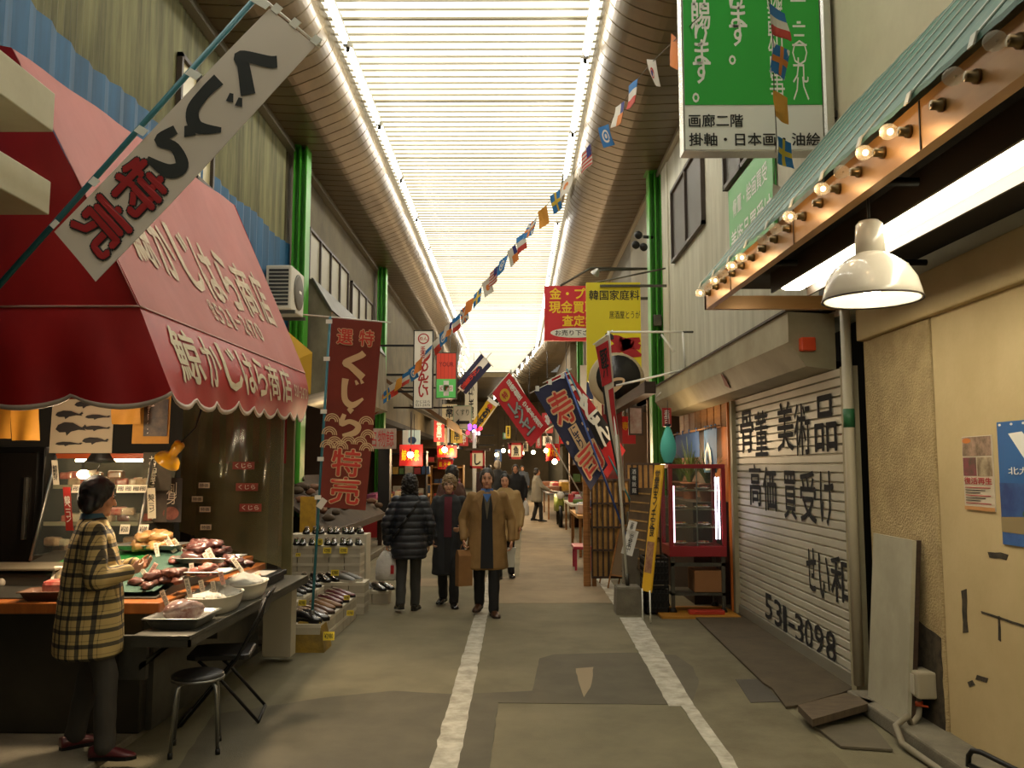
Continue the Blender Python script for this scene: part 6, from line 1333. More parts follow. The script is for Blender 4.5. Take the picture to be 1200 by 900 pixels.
# ---- red gold-buying sign and yellow pot sign
t, S = signboard('hanging_sign', 'red hanging sign with yellow characters about buying gold', 638, 335, 700, 399, 16.5, .12, mat('sign_red', '#bf1a22', .45, emit=.06))
M_yl2 = mat('sign_yellow_letter', '#f0c81e', .5)
write('金・プラ', S, (.1, .04, .98, .24), M_yl2, t, off=.03, h=.006); write('現金買取', S, (.09, .28, .98, .5), M_yl2, t, off=.03, h=.006); write('査定無', S, (.34, .54, .98, .74), M_yl2, t, off=.03, h=.006)
shape(S, circ(.58, .86, .47, .09, 28), .004, M_swhite, t, 'white_oval'); write('お売り下さい', S, (.2, .81, .96, .91), M_ink, t, off=.015, h=.008)
mb = MB(); a = S(.3, 0); b = S(.95, .25); mb.tube([a, a + Vector((.6, 0, .35)), (XR, 16.55, a.z + .35)], .025, 6); mb.box(b.x, XR, 16.52, 16.58, b.z, b.z + .05); mb.build('bracket', M_dsteel, t)
D = 14.0; t, S = signboard('hanging_sign', 'yellow hanging sign with red peppers and a black cooking pot', 687, 331, 752, 447, D, .1, mat('sign_yellow', '#d2c21c', .45, emit=.05))
write('韓国家庭料', S, (.05, .08, .98, .18), M_ink, t, off=.015, h=.006); write('居酒屋とうが', S, (.42, .29, .99, .37), M_ink, t, h=.006)
M_pep = mat('pepper_red', '#a3161c', .4); 
for pts in ([(.45, .56, .1), (.6, .6, .2), (.8, .7, .2), (1.0, .74, .05)], [(.3, .72, .1), (.5, .68, .18), (.75, .62, .2), (.98, .58, .08)], [(.6, .58, .1), (.78, .62, .16), (.98, .66, .1)]): stroke(S, pts, 1, M_pep, t, .008, 'pepper', asp=.55)
for u, v in ((.34, .53), (.22, .66)): stroke(S, [(u, v, .06), (u + .1, v + .02, .1), (u + .14, v + .05, .04)], 1, M_ink, t, .009, 'pepper_stem', asp=.55)
cq = P(722, 446, D - .06)
mb = MB(); mb.lathe([(.002, .0), (.3, .0), (.41, .03), (.46, .1), (.44, .16), (.3, .19), (.002, .19)], cq + Vector((0, .05, 0)), 32, Matrix.Rotation(math.pi / 2, 4, 'X') ); mb.build('pot_rim', mat('pot_beige', '#a8997a', .5), t)
mb = MB(); mb.lathe([(.002, .0), (.36, .0), (.36, .02), (.002, .02)], cq + Vector((.02, -.145, .04)), 28, Matrix.Rotation(math.pi / 2, 4, 'X')); mb.build('pot_body', mat('pot_black', '#1d1c1a', .3), t)
Sp = bil(cq + Vector((-.4, -.17, .4)), cq + Vector((.4, -.17, .4)), cq + Vector((.4, -.17, -.4)), cq + Vector((-.4, -.17, -.4)))
stroke(Sp, [(.25, .62, .03), (.45, .5, .06), (.62, .5, .05), (.6, .6, .04), (.45, .7, .1), (.3, .82, .05)], 1, M_crm, t, .004, 'ladle', asp=1)
mb = MB(); a = S(.25, .1); mb.box(a.x, 2.5, D - .05, D - .01, a.z + .08, a.z + .12); mb.tube([S(.15, 0) + Vector((0, .05, 0)), (2.5, D + .05, S(0, 0).z + .25)], .015); mb.build('bracket', M_dsteel, t)
t, S = signboard('curved_sign', 'white and blue tall sign below the yellow pot sign', 680, 428, 695, 468, 17, .06, M_swhite); shape(S, [(.45, 1), (.5, .5), (1, .1), (1, 1)], .004, mat('deep_blue', '#22335e', .5), t, 'blue_field')
mb = MB(); mb.box(S(1, 0).x, XR, 17.02, 17.05, S(0, .5).z, S(0, .5).z + .04); mb.build('bracket', M_dsteel, t)
# awning arms over the casing
t = thing('awning_arm', 'white folding awning arms over the shutter casing', 'frame', (2.3, 11.5, 3)); 
a, b, c, d = P(713, 389, 12.6), P(800, 389, 12.4), P(803, 433, 12.4), P(722, 452, 12.6)
for p0, p1 in ((a, b), (b, c), (c, d), (c, P(770, 465, 13.2)), (P(775, 392, 12.5), P(790, 412, 12.4))): mb = MB(); mb.tube([p0, p1], .016, 8); mb.build('arm', M_swhite, t)
mb = MB(); mb.tube([c, Vector((XR, c.y, c.z))], .016); mb.tube([b, Vector((XR, b.y, b.z))], .016); mb.build('wall_bracket', M_dsteel, t)
# spotlight
q = P(698, 320, 15.6); t = thing('spotlight', 'small chrome spotlight on an arm above the red sign', 'lamp', tuple(q)); mb = MB(); mb.tube([(XR, 15.6, q.z + .08), q + Vector((.1, 0, .05)), q], .018); mb.build('arm', M_dsteel, t); mb = MB(); mb.lathe([(.02, .1), (.05, .06), (.08, -.02), (.084, -.03), (.075, -.02), (.002, .04)], q, 16, Tm((0, 0, 0), 0, .6, .6).to_3x3().to_4x4()); mb.build('reflector', M_alu, t)
t = thing('security_camera', 'dark camera cluster beside the green column at right', 'camera', tuple(P(745, 283, 15.0))); q = P(748, 283, 14.9)
mb = MB(); mb.tube([q + Vector((.1, .05, .1)), (2.45, 15.0, q.z + .1)], .03); mb.build('mount', M_black, t)
for dx, dz in ((0, .12), (-.05, -.06), (.09, -.1)): mb = MB(); mb.lathe([(.002, -.12), (.06, -.12), (.07, -.1), (.07, .1), (.05, .12), (.002, .12)], q + Vector((dx, 0, dz)), 12, Tm((0, 0, 0), 0, 1.9, .2).to_3x3().to_4x4()); mb.build('housing', M_black, t)
# ---- things deeper on the right: red lanterns, notices, goods tables
t, S = signboard('red_panel_sign', 'red shop sign with yellow characters behind the flags', 728, 488, 745, 520, 15.5, .05, mat('sign_red', '#bf1a22', .45, emit=.06)); write('専門', S, (.05, .2, .95, .5), M_yl2, t, off=.02)
mb = MB(); mb.box(S(0, 0).x + .05, S(0, 0).x + .09, 15.52, 15.55, S(0, 0).z, 2.93); mb.build('hanger', M_dsteel, t)
t, S = signboard('menu_card', 'framed pale menu card beside the red shop sign', 738, 478, 752, 508, 13.5, .03, mat('menu_pale', '#a5968a', .6, col2='#8d6a60', scale=8), frame=M_dwood)
mb = MB(); mb.box(S(.5, 0).x - .02, S(.5, 0).x + .02, 13.51, 13.53, S(0, 0).z + .02, 2.93); mb.build('hanger', M_dsteel, t)
t, S = signboard('hanging_noren_board', 'black board with white marks hanging behind the white flag pole', 738, 548, 748, 580, 11.05, .03, M_ink)
for k in range(4): write('酒肴飯麺'[k], S, (.25, .06 + .23 * k, .75, .24 + .23 * k), M_swhite, t)
def table(label, x0, x1, y0, y1, z, m, group=None):
    t = thing('goods_table', label, 'table', ((x0 + x1) / 2, y0, 0)); mb = MB(); mb.box(x0, x1, y0, y1, z - .05, z); mb.build('top', m, t)
    for x in (x0 + .03, x1 - .08):
        for y in (y0 + .03, y1 - .08): mb = MB(); mb.box(x, x + .05, y, y + .05, 0, z - .05); mb.build('leg', M_wood, t)
    return t
gcol = ['#b03a3a', '#c2b49a', '#3f5d8a', '#c99a3a', '#5d7a3a', '#8c4a6a', '#d0c8c0', '#7a4a2a']
M_goods = [mat('goods%d' % i, c, .5, noise_=.3, scale=10) for i, c in enumerate(gcol)]
def goods(label, x0, x1, y0, y1, z, n, s, group, rr, cat='package'):
    for i in range(n):
        x, y = rr.uniform(x0, x1), rr.uniform(y0, y1); w, d, h = s * rr.uniform(.6, 1.2), s * rr.uniform(.6, 1.2), s * rr.uniform(.4, 1.1)
        mb = MB(); mb.box(-w / 2, w / 2, -d / 2, d / 2, 0, h, M=Tm((x, y, z + .001), rr.uniform(-.5, .5)), bev=s * .12); tag(mb.build('goods_package', M_goods[rr.randrange(8)]), label, cat, group)
rr = random.Random(21)
table('wooden goods table past the bamboo fence on the right', 1.15, 2.3, 16.2, 18.6, .78, M_tanb); goods('small package on the goods table past the bamboo fence', 1.25, 2.2, 16.3, 18.5, .78, 22, .2, 'packages on the table past the fence', rr)
table('pale goods table farther along on the right', 1.3, 2.4, 20.5, 23.5, .8, M_boxl); goods('small package on the pale goods table farther along', 1.4, 2.3, 20.6, 23.4, .8, 24, .24, 'packages on the pale table', rr)
table('grey covered stall table in the distance on the right', 1.0, 2.3, 28, 32.6, .85, mat('grey_cover', '#5f5f60', .7)); goods('package on the grey covered table in the distance', 1.1, 2.2, 28.2, 32.4, .85, 26, .34, 'packages on the distant grey table', rr)
t = thing('parked_motorbike', 'motorbike with yellow-green bags parked in the distance on the right', 'motorbike', (1.25, 25, 0))
for y in (24.4, 25.6): mb = MB(); mb.lathe([(.24, -.05), (.3, -.05), (.31, 0), (.3, .05), (.24, .05)], (1.25, y, .31), 18, Matrix.Rotation(math.pi / 2, 4, 'Y')); mb.build('wheel', M_black, t)
mb = MB(); mb.rings([[(1.25 + sx * w, y, z + sz * h) for sx, sz in ((-1, -1), (1, -1), (1, 1), (-1, 1))] for y, z, w, h in ((24.4, .75, .06, .2), (24.7, .6, .12, .16), (25.2, .62, .15, .2), (25.7, .8, .12, .1))]); mb.build('body', mat('bike_green', '#8a9a3a', .4), t)
mb = MB(); mb.tube([(.95, 24.5, 1.02), (1.25, 24.55, .98), (1.55, 24.5, 1.02)], .02); mb.build('handlebar', M_steel, t); mb = MB(); mb.lathe([(.002, -.04), (.1, -.04), (.11, .03), (.002, .03)], (1.25, 24.3, .9), 14, Matrix.Rotation(math.pi / 2, 4, 'X')); mb.build('headlamp', M_swhite, t)
# red framed calligraphy lantern signs
for i, (px0, py0, px1, py1, D, ch, lb) in enumerate(((551, 528, 568, 549, 19.5, 'し', 'square red framed lantern sign with a black brush stroke, the nearer one'), (597, 519, 613, 538, 26, '魚', 'square red framed lantern sign farther down the street'))):
    t, S = signboard('lantern_sign', lb, px0, py0, px1, py1, D, S0_(0, 0).x * 0 + .3, mat('lantern_paper', '#cfc6a4', .5, emit=.12)); M_rf = mat('red_frame', '#9c1f24', .5)
    w = .14
    for q in ((0, 0, w, 1), (1 - w, 0, 1, 1), (0, 0, 1, w), (0, 1 - w, 1, 1)): rectm(S, *q, .012, M_rf, t, 'frame')
    write(ch, S, (.3, .2, .7, .8), M_ink, t, off=.03, h=.015); mb = MB(); e = S(.5, 0); mb.tube([e + Vector((0, .15, 0)), (e.x, e.y + .15, 2.9)], .015); mb.box(e.x - .28, e.x + .28, e.y - .05, e.y + .35, e.z, e.z + .05); mb.build('hanger', M_dwood, t)
# ================================================================ PEOPLE
M_skin = mat('skin', '#c79271', .5, col2='#bb8565', scale=12); M_skin2 = mat('skin_pale', '#cfa081', .5, col2='#c39374', scale=12)
M_eye = mat('eye_dark', '#17120e', .2); M_lip = mat('lip', '#8a4a42', .5)
def hand(mb, w, d, n, side, curl=.6, s=1.0):
    # w wrist, d pointing direction, n palm normal (palm faces +n), side +1 right hand
    d = Vector(d).normalized(); n = Vector(n); n = (n - d * n.dot(d)).normalized(); a = d.cross(n) * side      # a runs towards the thumb
    w = Vector(w); k = .5
    for t in (-.026, -.009, .009, .026): mb.caps(w + d * .012 * s + a * t * .6 * s, w + d * .078 * s + a * t * s, .015 * s, .0125 * s, 8)
    for i, (t, L) in enumerate(((.028, .066), (.010, .076), (-.009, .070), (-.027, .054))):
        p = w + d * .08 * s + a * t * s; ang = .25 * curl
        for seg, f_ in enumerate((.45, .32, .23)):
            ang += curl * (.5, .75, .6)[seg]; q = p + (d * math.cos(ang) + n * math.sin(ang)) * L * f_ * s; mb.caps(p, q, (.0095 - .001 * seg) * s, (.0088 - .001 * seg) * s, 8); p = q
    p = w + d * .022 * s + a * .028 * s; q = p + (d * .7 + a * .55 + n * .35).normalized() * .036 * s; r = q + (d * .85 + a * .1 + n * .5 * curl).normalized() * .03 * s
    mb.caps(p, q, .013 * s, .0105 * s, 8); mb.caps(q, r, .0105 * s, .008 * s, 8)
def ringset(mb, rows, n=20, e=.85):
    rs = []
    for z, rx, ry, cy, *cx in rows:
        cx = cx[0] if cx else 0
        rs.append([(cx + rx * math.copysign(abs(math.cos(t)) ** e, math.cos(t)), cy + ry * math.copysign(abs(math.sin(t)) ** e, math.sin(t)), z) for t in (i * 2 * math.pi / n for i in range(n))])
    mb.rings(rs)
def person(label, loc, rz, H, legs, arms, hyaw=0, skin=None, vox=.009, hair=None, look=None, coat=None, trousers=None, shoe_m=None, female=False, cvox=.014, lean=0, hpitch=0):
    """legs: ((foot x, foot y, lift), ...) right then left; arms: ((elbow), (wrist), (hand dir), (palm normal), curl) in metres at 1.70 m, y forward"""
    skin = skin or M_skin; K = H / 1.70
    t = thing('person', label, 'person', (0, 0, 0)); V = Vector
    sw = .165 if female else .18; hipx = .088
    HM = Matrix.Translation((0, .012 + lean, 1.50)) @ Matrix.Rotation(hyaw, 4, 'Z') @ Matrix.Rotation(hpitch, 4, 'X')
    mb = MB()
    # head, jaw, nose, ears, neck
    mb.ell(HM @ V((0, -.008, .098)), (.074, .09, .098), HM.to_3x3().to_4x4(), 18, 12); mb.ell(HM @ V((0, .026, .03)), (.054, .058, .062), HM.to_3x3().to_4x4(), 16, 10)
    mb.ell(HM @ V((0, .066, -.012)), (.026, .02, .02), HM.to_3x3().to_4x4()); mb.caps(HM @ V((0, .083, .085)), HM @ V((0, .097, .05)), .009, .0135, 10)
    for s in (-1, 1):
        mb.ell(HM @ V((.074 * s, -.008, .068)), (.01, .02, .031), HM.to_3x3().to_4x4(), 10, 8); mb.ell(HM @ V((.042 * s, .058, .05)), (.024, .022, .024), HM.to_3x3().to_4x4(), 10, 8)
    mb.caps(HM @ V((0, .0, -.02)), (0, lean - .012, 1.38), .052, .058, 14)
    ringset(mb, [(.84, .13, .1, 0), (.92, .15, .105, 0), (1.03, .13, .095, lean * .3), (1.2, .15, .105, lean * .7), (1.34, .16, .1, lean), (1.42, .1, .07, lean)])
    hips = [V((hipx, 0, .88)), V((-hipx, 0, .88))]; J = []
    for k, (fx, fy, lift) in enumerate(legs):
        an = V((fx, fy, .085 + lift)); kn = (hips[k] + an) * .5 + V((0, .035 + abs(fy) * .12 + lift * .5, 0)); J.append((hips[k], kn, an)); mb.caps(hips[k], kn, .072, .05, 12); mb.caps(kn, an, .05, .034, 12)
    A = []
    for k, (el, wr, hd, hn, cu) in enumerate(arms):
        sg = 1 if k == 0 else -1; shp = V((sw * sg, lean, 1.385)); el, wr = V(el), V(wr); A.append((shp, el, wr)); mb.caps(shp, el, .045, .036, 12); mb.caps(el, wr, .036, .024, 12); hand(mb, wr, hd, hn, sg, cu, 1.0)
    body = remesh(mb, 'body', skin, t, vox, 3)
    # eyes, brows, mouth
    for s in (-1, 1):
        m_ = MB(); m_.ell(HM @ V((.03 * s, .0815, .088)), (.012, .006, .0055), HM.to_3x3().to_4x4(), 10, 6); m_.build('eye', M_eye, body, smooth=True)
        m_ = MB(); m_.caps(HM @ V((.014 * s, .0855, .107)), HM @ V((.046 * s, .074, .108)), .004, .0032, 6); m_.build('eyebrow', hair['m'] if hair else M_eye, body, smooth=True)
    m_ = MB(); m_.caps(HM @ V((-.02, .079, .018)), HM @ V((.02, .079, .018)), .0055, .0055, 8); m_.build('mouth', M_lip, body, smooth=True)
    if hair:
        m_ = MB(); L = hair.get('len', 0); th = hair.get('th', .014)
        m_.ell(HM @ V((0, -.028, .116)), (.073 + th, .084 + th, .088 + th), HM.to_3x3().to_4x4(), 18, 12); m_.ell(HM @ V((0, -.05, .07)), (.07 + th, .06 + th, .075 + th), HM.to_3x3().to_4x4(), 16, 10)
        for s in (-1, 1):
            if hair.get('side', 1): m_.ell(HM @ V((.066 * s, .0, .095)), (.02 + th * .5, .035, .05 + hair.get('side', 1) * .012), HM.to_3x3().to_4x4(), 10, 8)
        if hair.get('fringe'): m_.ell(HM @ V((.0, .044, .16)), (.06, .034, .034), HM.to_3x3().to_4x4(), 12, 8)
        if L: 
            for x in (-.055, -.02, .02, .055): m_.caps(HM @ V((x, -.055, .05)), HM @ V((x * 1.35, -.06, .02 - L)), .045, .036, 10)
            for s in (-1, 1): m_.caps(HM @ V((.075 * s, -.01, .09)), HM @ V((.088 * s, -.02, .04 - L * .8)), .03, .026, 10)
        rough = hair.get('rough', .006)
        # the face stays clear: cut by keeping the hair behind the brow line
        o = remesh(m_, 'hair', hair['m'], t, max(.008, vox), 2, lambda co, n: co + n * rough * noise.noise(co * 45))
    def part(name, fn, m, sm=3, disp=None, v=None):
        mbx = MB(); fn(mbx); return remesh(mbx, name, m, t, v or cvox, sm, disp)
    def wr_(co, n): return co + n * (.007 * noise.noise(co * 9) + .004 * noise.noise(V((co.x * 22, co.y * 22, co.z * 10))))
    def tr(mbx):
        ringset(mbx, [(.80, .12, .115, -.005), (.86, .158, .125, -.01), (.98, .155, .115, 0), (1.0, .14, .11, 0)])
        for h_, kn, an in J: mbx.caps(h_, kn, .094, .07, 14); mbx.caps(kn, an + V((0, 0, -.005)), .072, .062, 14)
    part('trousers', tr, trousers, 3, wr_)
    def sleeves(mbx, r):
        for shp, el, wr in A: mbx.caps(shp + V((0, 0, -.01)), el, r, r * .86, 14); mbx.caps(el, el.lerp(wr, .93), r * .86, r * .68, 14)
    c = coat; r = c.get('r', .066)
    def ct_(mbx):
        ringset(mbx, [(z, rx, ry, cy + lean * min(1, max(0, (z - .95) / .35))) for z, rx, ry, cy in c['rows']]); sleeves(mbx, r)
        if c.get('hood'): mbx.ell(HM @ V((0, -.035, .085)), (.105, .105, .13), HM.to_3x3().to_4x4(), 16, 10)
    o = part(c.get('name', 'jacket'), ct_, c['m'], 2, c.get('disp', wr_), c.get('vox'))
    for k, (h_, kn, an) in enumerate(J):
        d = V((legs[k][0] * .35 + (.02 if k == 0 else -.02), .2, 0)).normalized(); M = Matrix.Translation(an - V((0, 0, .085)) + d * .05) @ Matrix.Rotation(math.atan2(d.y, d.x), 4, 'Z') @ Matrix.Rotation(legs[k][2] * 2.2, 4, 'Y') @ Matrix.Scale(.98, 4)
        a, b, cc = shoe_mesh(shoe_m); 
        s_ = link('shoe', a.copy(), t); s_.data.transform(M); u = link('sole', b.copy(), s_); u.data.transform(M)
    t['_HM'] = 0; del t['_HM']
    place(t, loc, rz, K); return t, HM, A
def extra(t, name, m, fn, vox=0, sm=2, disp=None):
    mb = MB(); fn(mb); return remesh(mb, name, m, t, vox, sm, disp) if vox else mb.build(name, m, t)
def panel(t, name, m, rows, x0f, x1f, off):      # cloth showing in an open coat front: rows of (z, rx, ry, cy)
    mb = MB(); g = []
    for z, rx, ry, cy in rows:
        row = []
        for i in range(9):
            x = x0f(z) + (x1f(z) - x0f(z)) * i / 8; y = cy + ry * math.sqrt(max(0, 1 - (x / rx) ** 2)) + off; row.append((x, y, z))
        g.append(row)
    mb.rings(g, caps=False, closed=False); return mb.build(name, m, t)
# materials
def plaid():
    m = mat('plaid_cloth', '#b59c63', .85); nt = m.node_tree; b = nt.nodes['Principled BSDF']; tc = nt.nodes.new('ShaderNodeTexCoord'); sp = nt.nodes.new('ShaderNodeSeparateXYZ'); nt.links.new(tc.outputs['Object'], sp.inputs[0])
    ad = nt.nodes.new('ShaderNodeMath'); ad.operation = 'ADD'; nt.links.new(sp.outputs['X'], ad.inputs[0]); nt.links.new(sp.outputs['Y'], ad.inputs[1])
    def band(src, p, w, o=0):
        a = nt.nodes.new('ShaderNodeMath'); a.operation = 'MULTIPLY_ADD'; a.inputs[1].default_value = 1 / p; a.inputs[2].default_value = o + 40; nt.links.new(src, a.inputs[0])
        f = nt.nodes.new('ShaderNodeMath'); f.operation = 'FRACT'; nt.links.new(a.outputs[0], f.inputs[0]); c = nt.nodes.new('ShaderNodeMath'); c.operation = 'LESS_THAN'; c.inputs[1].default_value = w; nt.links.new(f.outputs[0], c.inputs[0]); return c.outputs[0]
    def comb(a, b_, op='ADD'):
        x = nt.nodes.new('ShaderNodeMath'); x.operation = op; nt.links.new(a, x.inputs[0]); nt.links.new(b_, x.inputs[1]); return x.outputs[0]
    s = comb(band(ad.outputs[0], .085, .3), band(sp.outputs['Z'], .085, .3)); th = comb(band(ad.outputs[0], .085, .06, .5), band(sp.outputs['Z'], .085, .06, .5))
    r = nt.nodes.new('ShaderNodeMath'); r.operation = 'MULTIPLY_ADD'; r.inputs[1].default_value = .5; nt.links.new(s, r.inputs[0]); q = nt.nodes.new('ShaderNodeMath'); q.operation = 'MULTIPLY'; q.inputs[1].default_value = .25; nt.links.new(th, q.inputs[0]); nt.links.new(q.outputs[0], r.inputs[2])
    cr = nt.nodes.new('ShaderNodeValToRGB'); cr.color_ramp.elements[0].color = (*lin('#b59c63'), 1); cr.color_ramp.elements[1].color = (*lin('#17161a'), 1); e = cr.color_ramp.elements.new(.5); e.color = (*lin('#4a4230'), 1); nt.links.new(r.outputs[0], cr.inputs[0]); nt.links.new(cr.outputs[0], b.inputs['Base Color']); return m
M_hair = mat('hair_black', '#120e0c', .5); M_hairg = mat('hair_grey_blond', '#8d7450', .6, col2='#6b5638', scale=30); M_hairm = mat('hair_dark_grey', '#34312d', .5)
M_tr1 = mat('trousers_grey', '#37332d', .85); M_tr2 = mat('trousers_black', '#141415', .8); M_tr3 = mat('trousers_slate', '#33332f', .85)
rows_j = [(.60, .235, .19, 0), (.62, .25, .205, 0), (.8, .245, .2, 0), (1.0, .23, .185, 0), (1.2, .215, .165, 0), (1.34, .195, .125, 0), (1.42, .14, .095, -.01), (1.455, .075, .075, -.01)]
# ---- the fish seller
t, HM, A = person('person in yellow and black plaid jacket standing at the whale counter', (-2.48, 5.06, 0.052), R(-66), 1.56, ((.17, .12, 0), (-.15, -.06, 0)),
    (((.29, .03, 1.09), (.13, .21, 1.12), (-.5, .8, .15), (-.6, -.2, .5), .75), ((-.25, .06, 1.08), (-.05, .26, 1.14), (.6, .75, .1), (.5, -.2, .5), .7)), hyaw=R(8), vox=.0065, cvox=.011,
    hair=dict(m=M_hair, th=.021, side=2.6, fringe=1, len=.012, rough=.0035), coat=dict(m=plaid(), rows=rows_j, r=.078, name='plaid_jacket'), trousers=M_tr1, shoe_m='maroon', hpitch=R(-8))
extra(t, 'collar', mat('collar_blue', '#3f5f70', .8), lambda mb: [mb.lathe([(.085, 1.40), (.075, 1.45), (.07, 1.485), (.064, 1.485), (.068, 1.44), (.078, 1.395)], (0, -.012, 0), 20)])
# ---- woman in a quilted jacket seen from behind
def puff(co, n): return co + n * (.016 * abs(math.sin(math.pi * (co.z - .02) / .085)) ** .6 - .008 + .006 * noise.noise(co * 12))
rows_p = [(.66, .20, .15, 0), (.68, .22, .165, 0), (.8, .235, .17, 0), (1.0, .215, .155, 0), (1.2, .215, .15, 0), (1.34, .2, .13, 0), (1.42, .14, .1, -.01), (1.47, .085, .085, -.01)]
t, HM, A = person('person in dark quilted jacket seen from behind carrying a white bag', (-1.27, 10.25, .003), R(6), 1.58, ((.08, .06, 0), (-.1, -.14, .04)),
    (((.27, -.03, 1.08), (.25, .06, .84), (0, .25, -1), (-1, 0, 0), .5), ((-.29, -.05, 1.1), (-.28, .02, .85), (-.05, .1, -1), (1, 0, 0), 1.1)), skin=M_skin2, female=True,
    hair=dict(m=M_hair, th=.028, len=.1, side=2, rough=.022), coat=dict(m=mat('quilted_navy', '#20242c', .45), rows=rows_p, r=.078, name='quilted_jacket', disp=puff, vox=.011), trousers=M_tr3, shoe_m='black')
def strap(mb):
    pts = [(.13, -.06, 1.41), (.06, -.155, 1.3), (-.03, -.175, 1.18), (-.12, -.178, 1.04), (-.2, -.13, .92)]
    for a, b in zip(pts, pts[1:]): mb.tube([a, b], .018, 6)
extra(t, 'bag_strap', M_black, strap)
def bagfn(w, d, h):
    def f(mb):
        mb.rings([[(sx * w * k, sy * d * k2, -z) for sx, sy in ((-1, -1), (0, -1.25), (1, -1), (1, 1), (0, 1.25), (-1, 1))] for z, k, k2 in ((.02, .35, .25), (.06, .6, .5), (h * .35, .9, .8), (h * .7, 1, 1), (h - .02, 1, 1), (h, .85, .8))])
        for s in (-1, 1): mb.tube([(s * .035, 0, -.07), (s * .02, 0, .01), (0, 0, .04)], .006, 6)
    return f
def held_bag(name, label, at, w, d, h, m, stripe=None, rz=0):
    b = thing(name, label, 'bag', tuple(at)); mb = MB(); bagfn(w, d, h)(mb); 
    for v in mb.bm.verts: v.co = Matrix.Translation(at) @ Matrix.Rotation(rz, 4, 'Z') @ v.co
    mb.build('bag_body', m, b); return b
def wpt(t, p): return t.matrix_basis @ Vector(p)
M_plastic = mat('plastic_white', '#c9c6bf', .4, bump=.4, bscale=25)
b_ = held_bag('shopping_bag', 'white plastic shopping bag hanging from the hand of the quilted jacket', wpt(t, (-.285, .03, .77)), .12, .07, .36, M_plastic)
q = wpt(t, (-.285, .03, .77)); mb = MB(); mb.box(q.x + .06, q.x + .1, q.y - .085, q.y - .07, q.z - .28, q.z - .18); mb.build('red_print', M_bred, b_)
# ---- older woman with short fair hair
rows_l = [(.40, .2, .15, 0), (.42, .225, .165, 0), (.6, .22, .16, 0), (.85, .205, .15, 0), (1.05, .19, .135, 0), (1.25, .19, .13, 0), (1.36, .18, .115, 0), (1.42, .12, .085, 0), (1.45, .075, .07, -.01)]
t, HM, A = person('person with short fair hair and glasses in a dark coat over maroon', (-.83, 10.65, .003), R(178), 1.58, ((.085, -.1, .03), (-.085, .14, 0)),
    (((.24, .02, 1.08), (.2, .15, .88), (-.1, .4, -1), (-1, 0, 0), .8), ((-.24, -.02, 1.08), (-.17, .2, 1.02), (.3, .9, -.2), (.8, 0, .3), .6)), skin=M_skin2, female=True,
    hair=dict(m=M_hairg, th=.024, side=2, fringe=1, rough=.02), coat=dict(m=mat('coat_charcoal', '#26282a', .85), rows=rows_l, r=.064, name='coat', vox=.012), trousers=M_tr2, shoe_m='black')
pr = [(z, rx + .004, ry + .006, cy) for z, rx, ry, cy in ((.9, .2, .146, 0), (1.05, .19, .135, 0), (1.25, .19, .13, 0), (1.36, .18, .115, 0), (1.42, .12, .085, 0))]
panel(t, 'sweater', mat('sweater_maroon', '#5a1f2a', .9), pr, lambda z: -.05, lambda z: .05, .004)
panel(t, 'dark_top', M_tr2, [(.45, .222, .17, 0), (.6, .22, .166, 0), (.85, .205, .156, 0), (.9, .2, .152, 0)], lambda z: -.04, lambda z: .04, .004)
extra(t, 'turtleneck', mat('sweater_maroon', '#5a1f2a', .9), lambda mb: mb.lathe([(.075, 1.40), (.066, 1.44), (.062, 1.49), (.056, 1.49), (.06, 1.42)], (0, -.005, 0), 18))
def glasses(mb):
    for s in (-1, 1):
        c = [HM @ Vector((.032 * s + .023 * math.cos(a), .096, .088 + .018 * math.sin(a))) for a in (i * math.pi / 6 for i in range(13))]; mb.tube(c, .0025, 5); mb.tube([HM @ Vector((.055 * s, .095, .09)), HM @ Vector((.078 * s, .0, .09))], .0022, 5)
    mb.tube([HM @ Vector((-.01, .098, .09)), HM @ Vector((.01, .098, .09))], .0025, 5)
extra(t, 'glasses', M_steel, glasses)
# ---- man in a tan coat
rows_c = [(.53, .235, .165, 0), (.55, .255, .18, 0), (.75, .24, .17, 0), (1.0, .215, .15, 0), (1.2, .215, .145, 0), (1.33, .195, .125, 0), (1.415, .13, .092, 0), (1.45, .08, .075, -.01)]
t, HM, A = person('smiling person in an open tan coat and blue shirt walking forward', (-.34, 10.0, .003), R(182), 1.66, ((.09, -.14, .04), (-.08, .1, 0)),
    (((.29, -.02, 1.1), (.27, .1, .88), (-.02, .15, -1), (-1, 0, 0), 1.2), ((-.29, -.05, 1.1), (-.29, .04, .86), (.0, .2, -1), (1, 0, 0), .7)),
    hair=dict(m=M_hairm, th=.016, side=.8, rough=.004), coat=dict(m=mat('coat_tan', '#8d6d3e', .75, col2='#7f6136', scale=4), rows=rows_c, r=.066, name='tan_coat', vox=.011), trousers=M_tr2, shoe_m='brown')
pc_ = [(z, rx + .004, ry + .006, cy) for z, rx, ry, cy in ((.55, .255, .18, 0), (.75, .24, .17, 0), (1.0, .215, .15, 0), (1.2, .215, .145, 0), (1.33, .205, .128, 0), (1.40, .15, .1, 0))]
panel(t, 'cardigan', mat('cardigan_black', '#17181a', .9), pc_, lambda z: -.06 - .02 * (1.3 - z), lambda z: .06 + .02 * (1.3 - z), .004)
panel(t, 'shirt', mat('shirt_grey', '#57503f', .8), [(z, rx, ry, 0) for z, rx, ry in ((1.12, .215, .158), (1.2, .215, .153), (1.33, .205, .136), (1.41, .14, .102))], lambda z: -.04 * (z - 1.1) / .3, lambda z: .04 * (z - 1.1) / .3, .01)
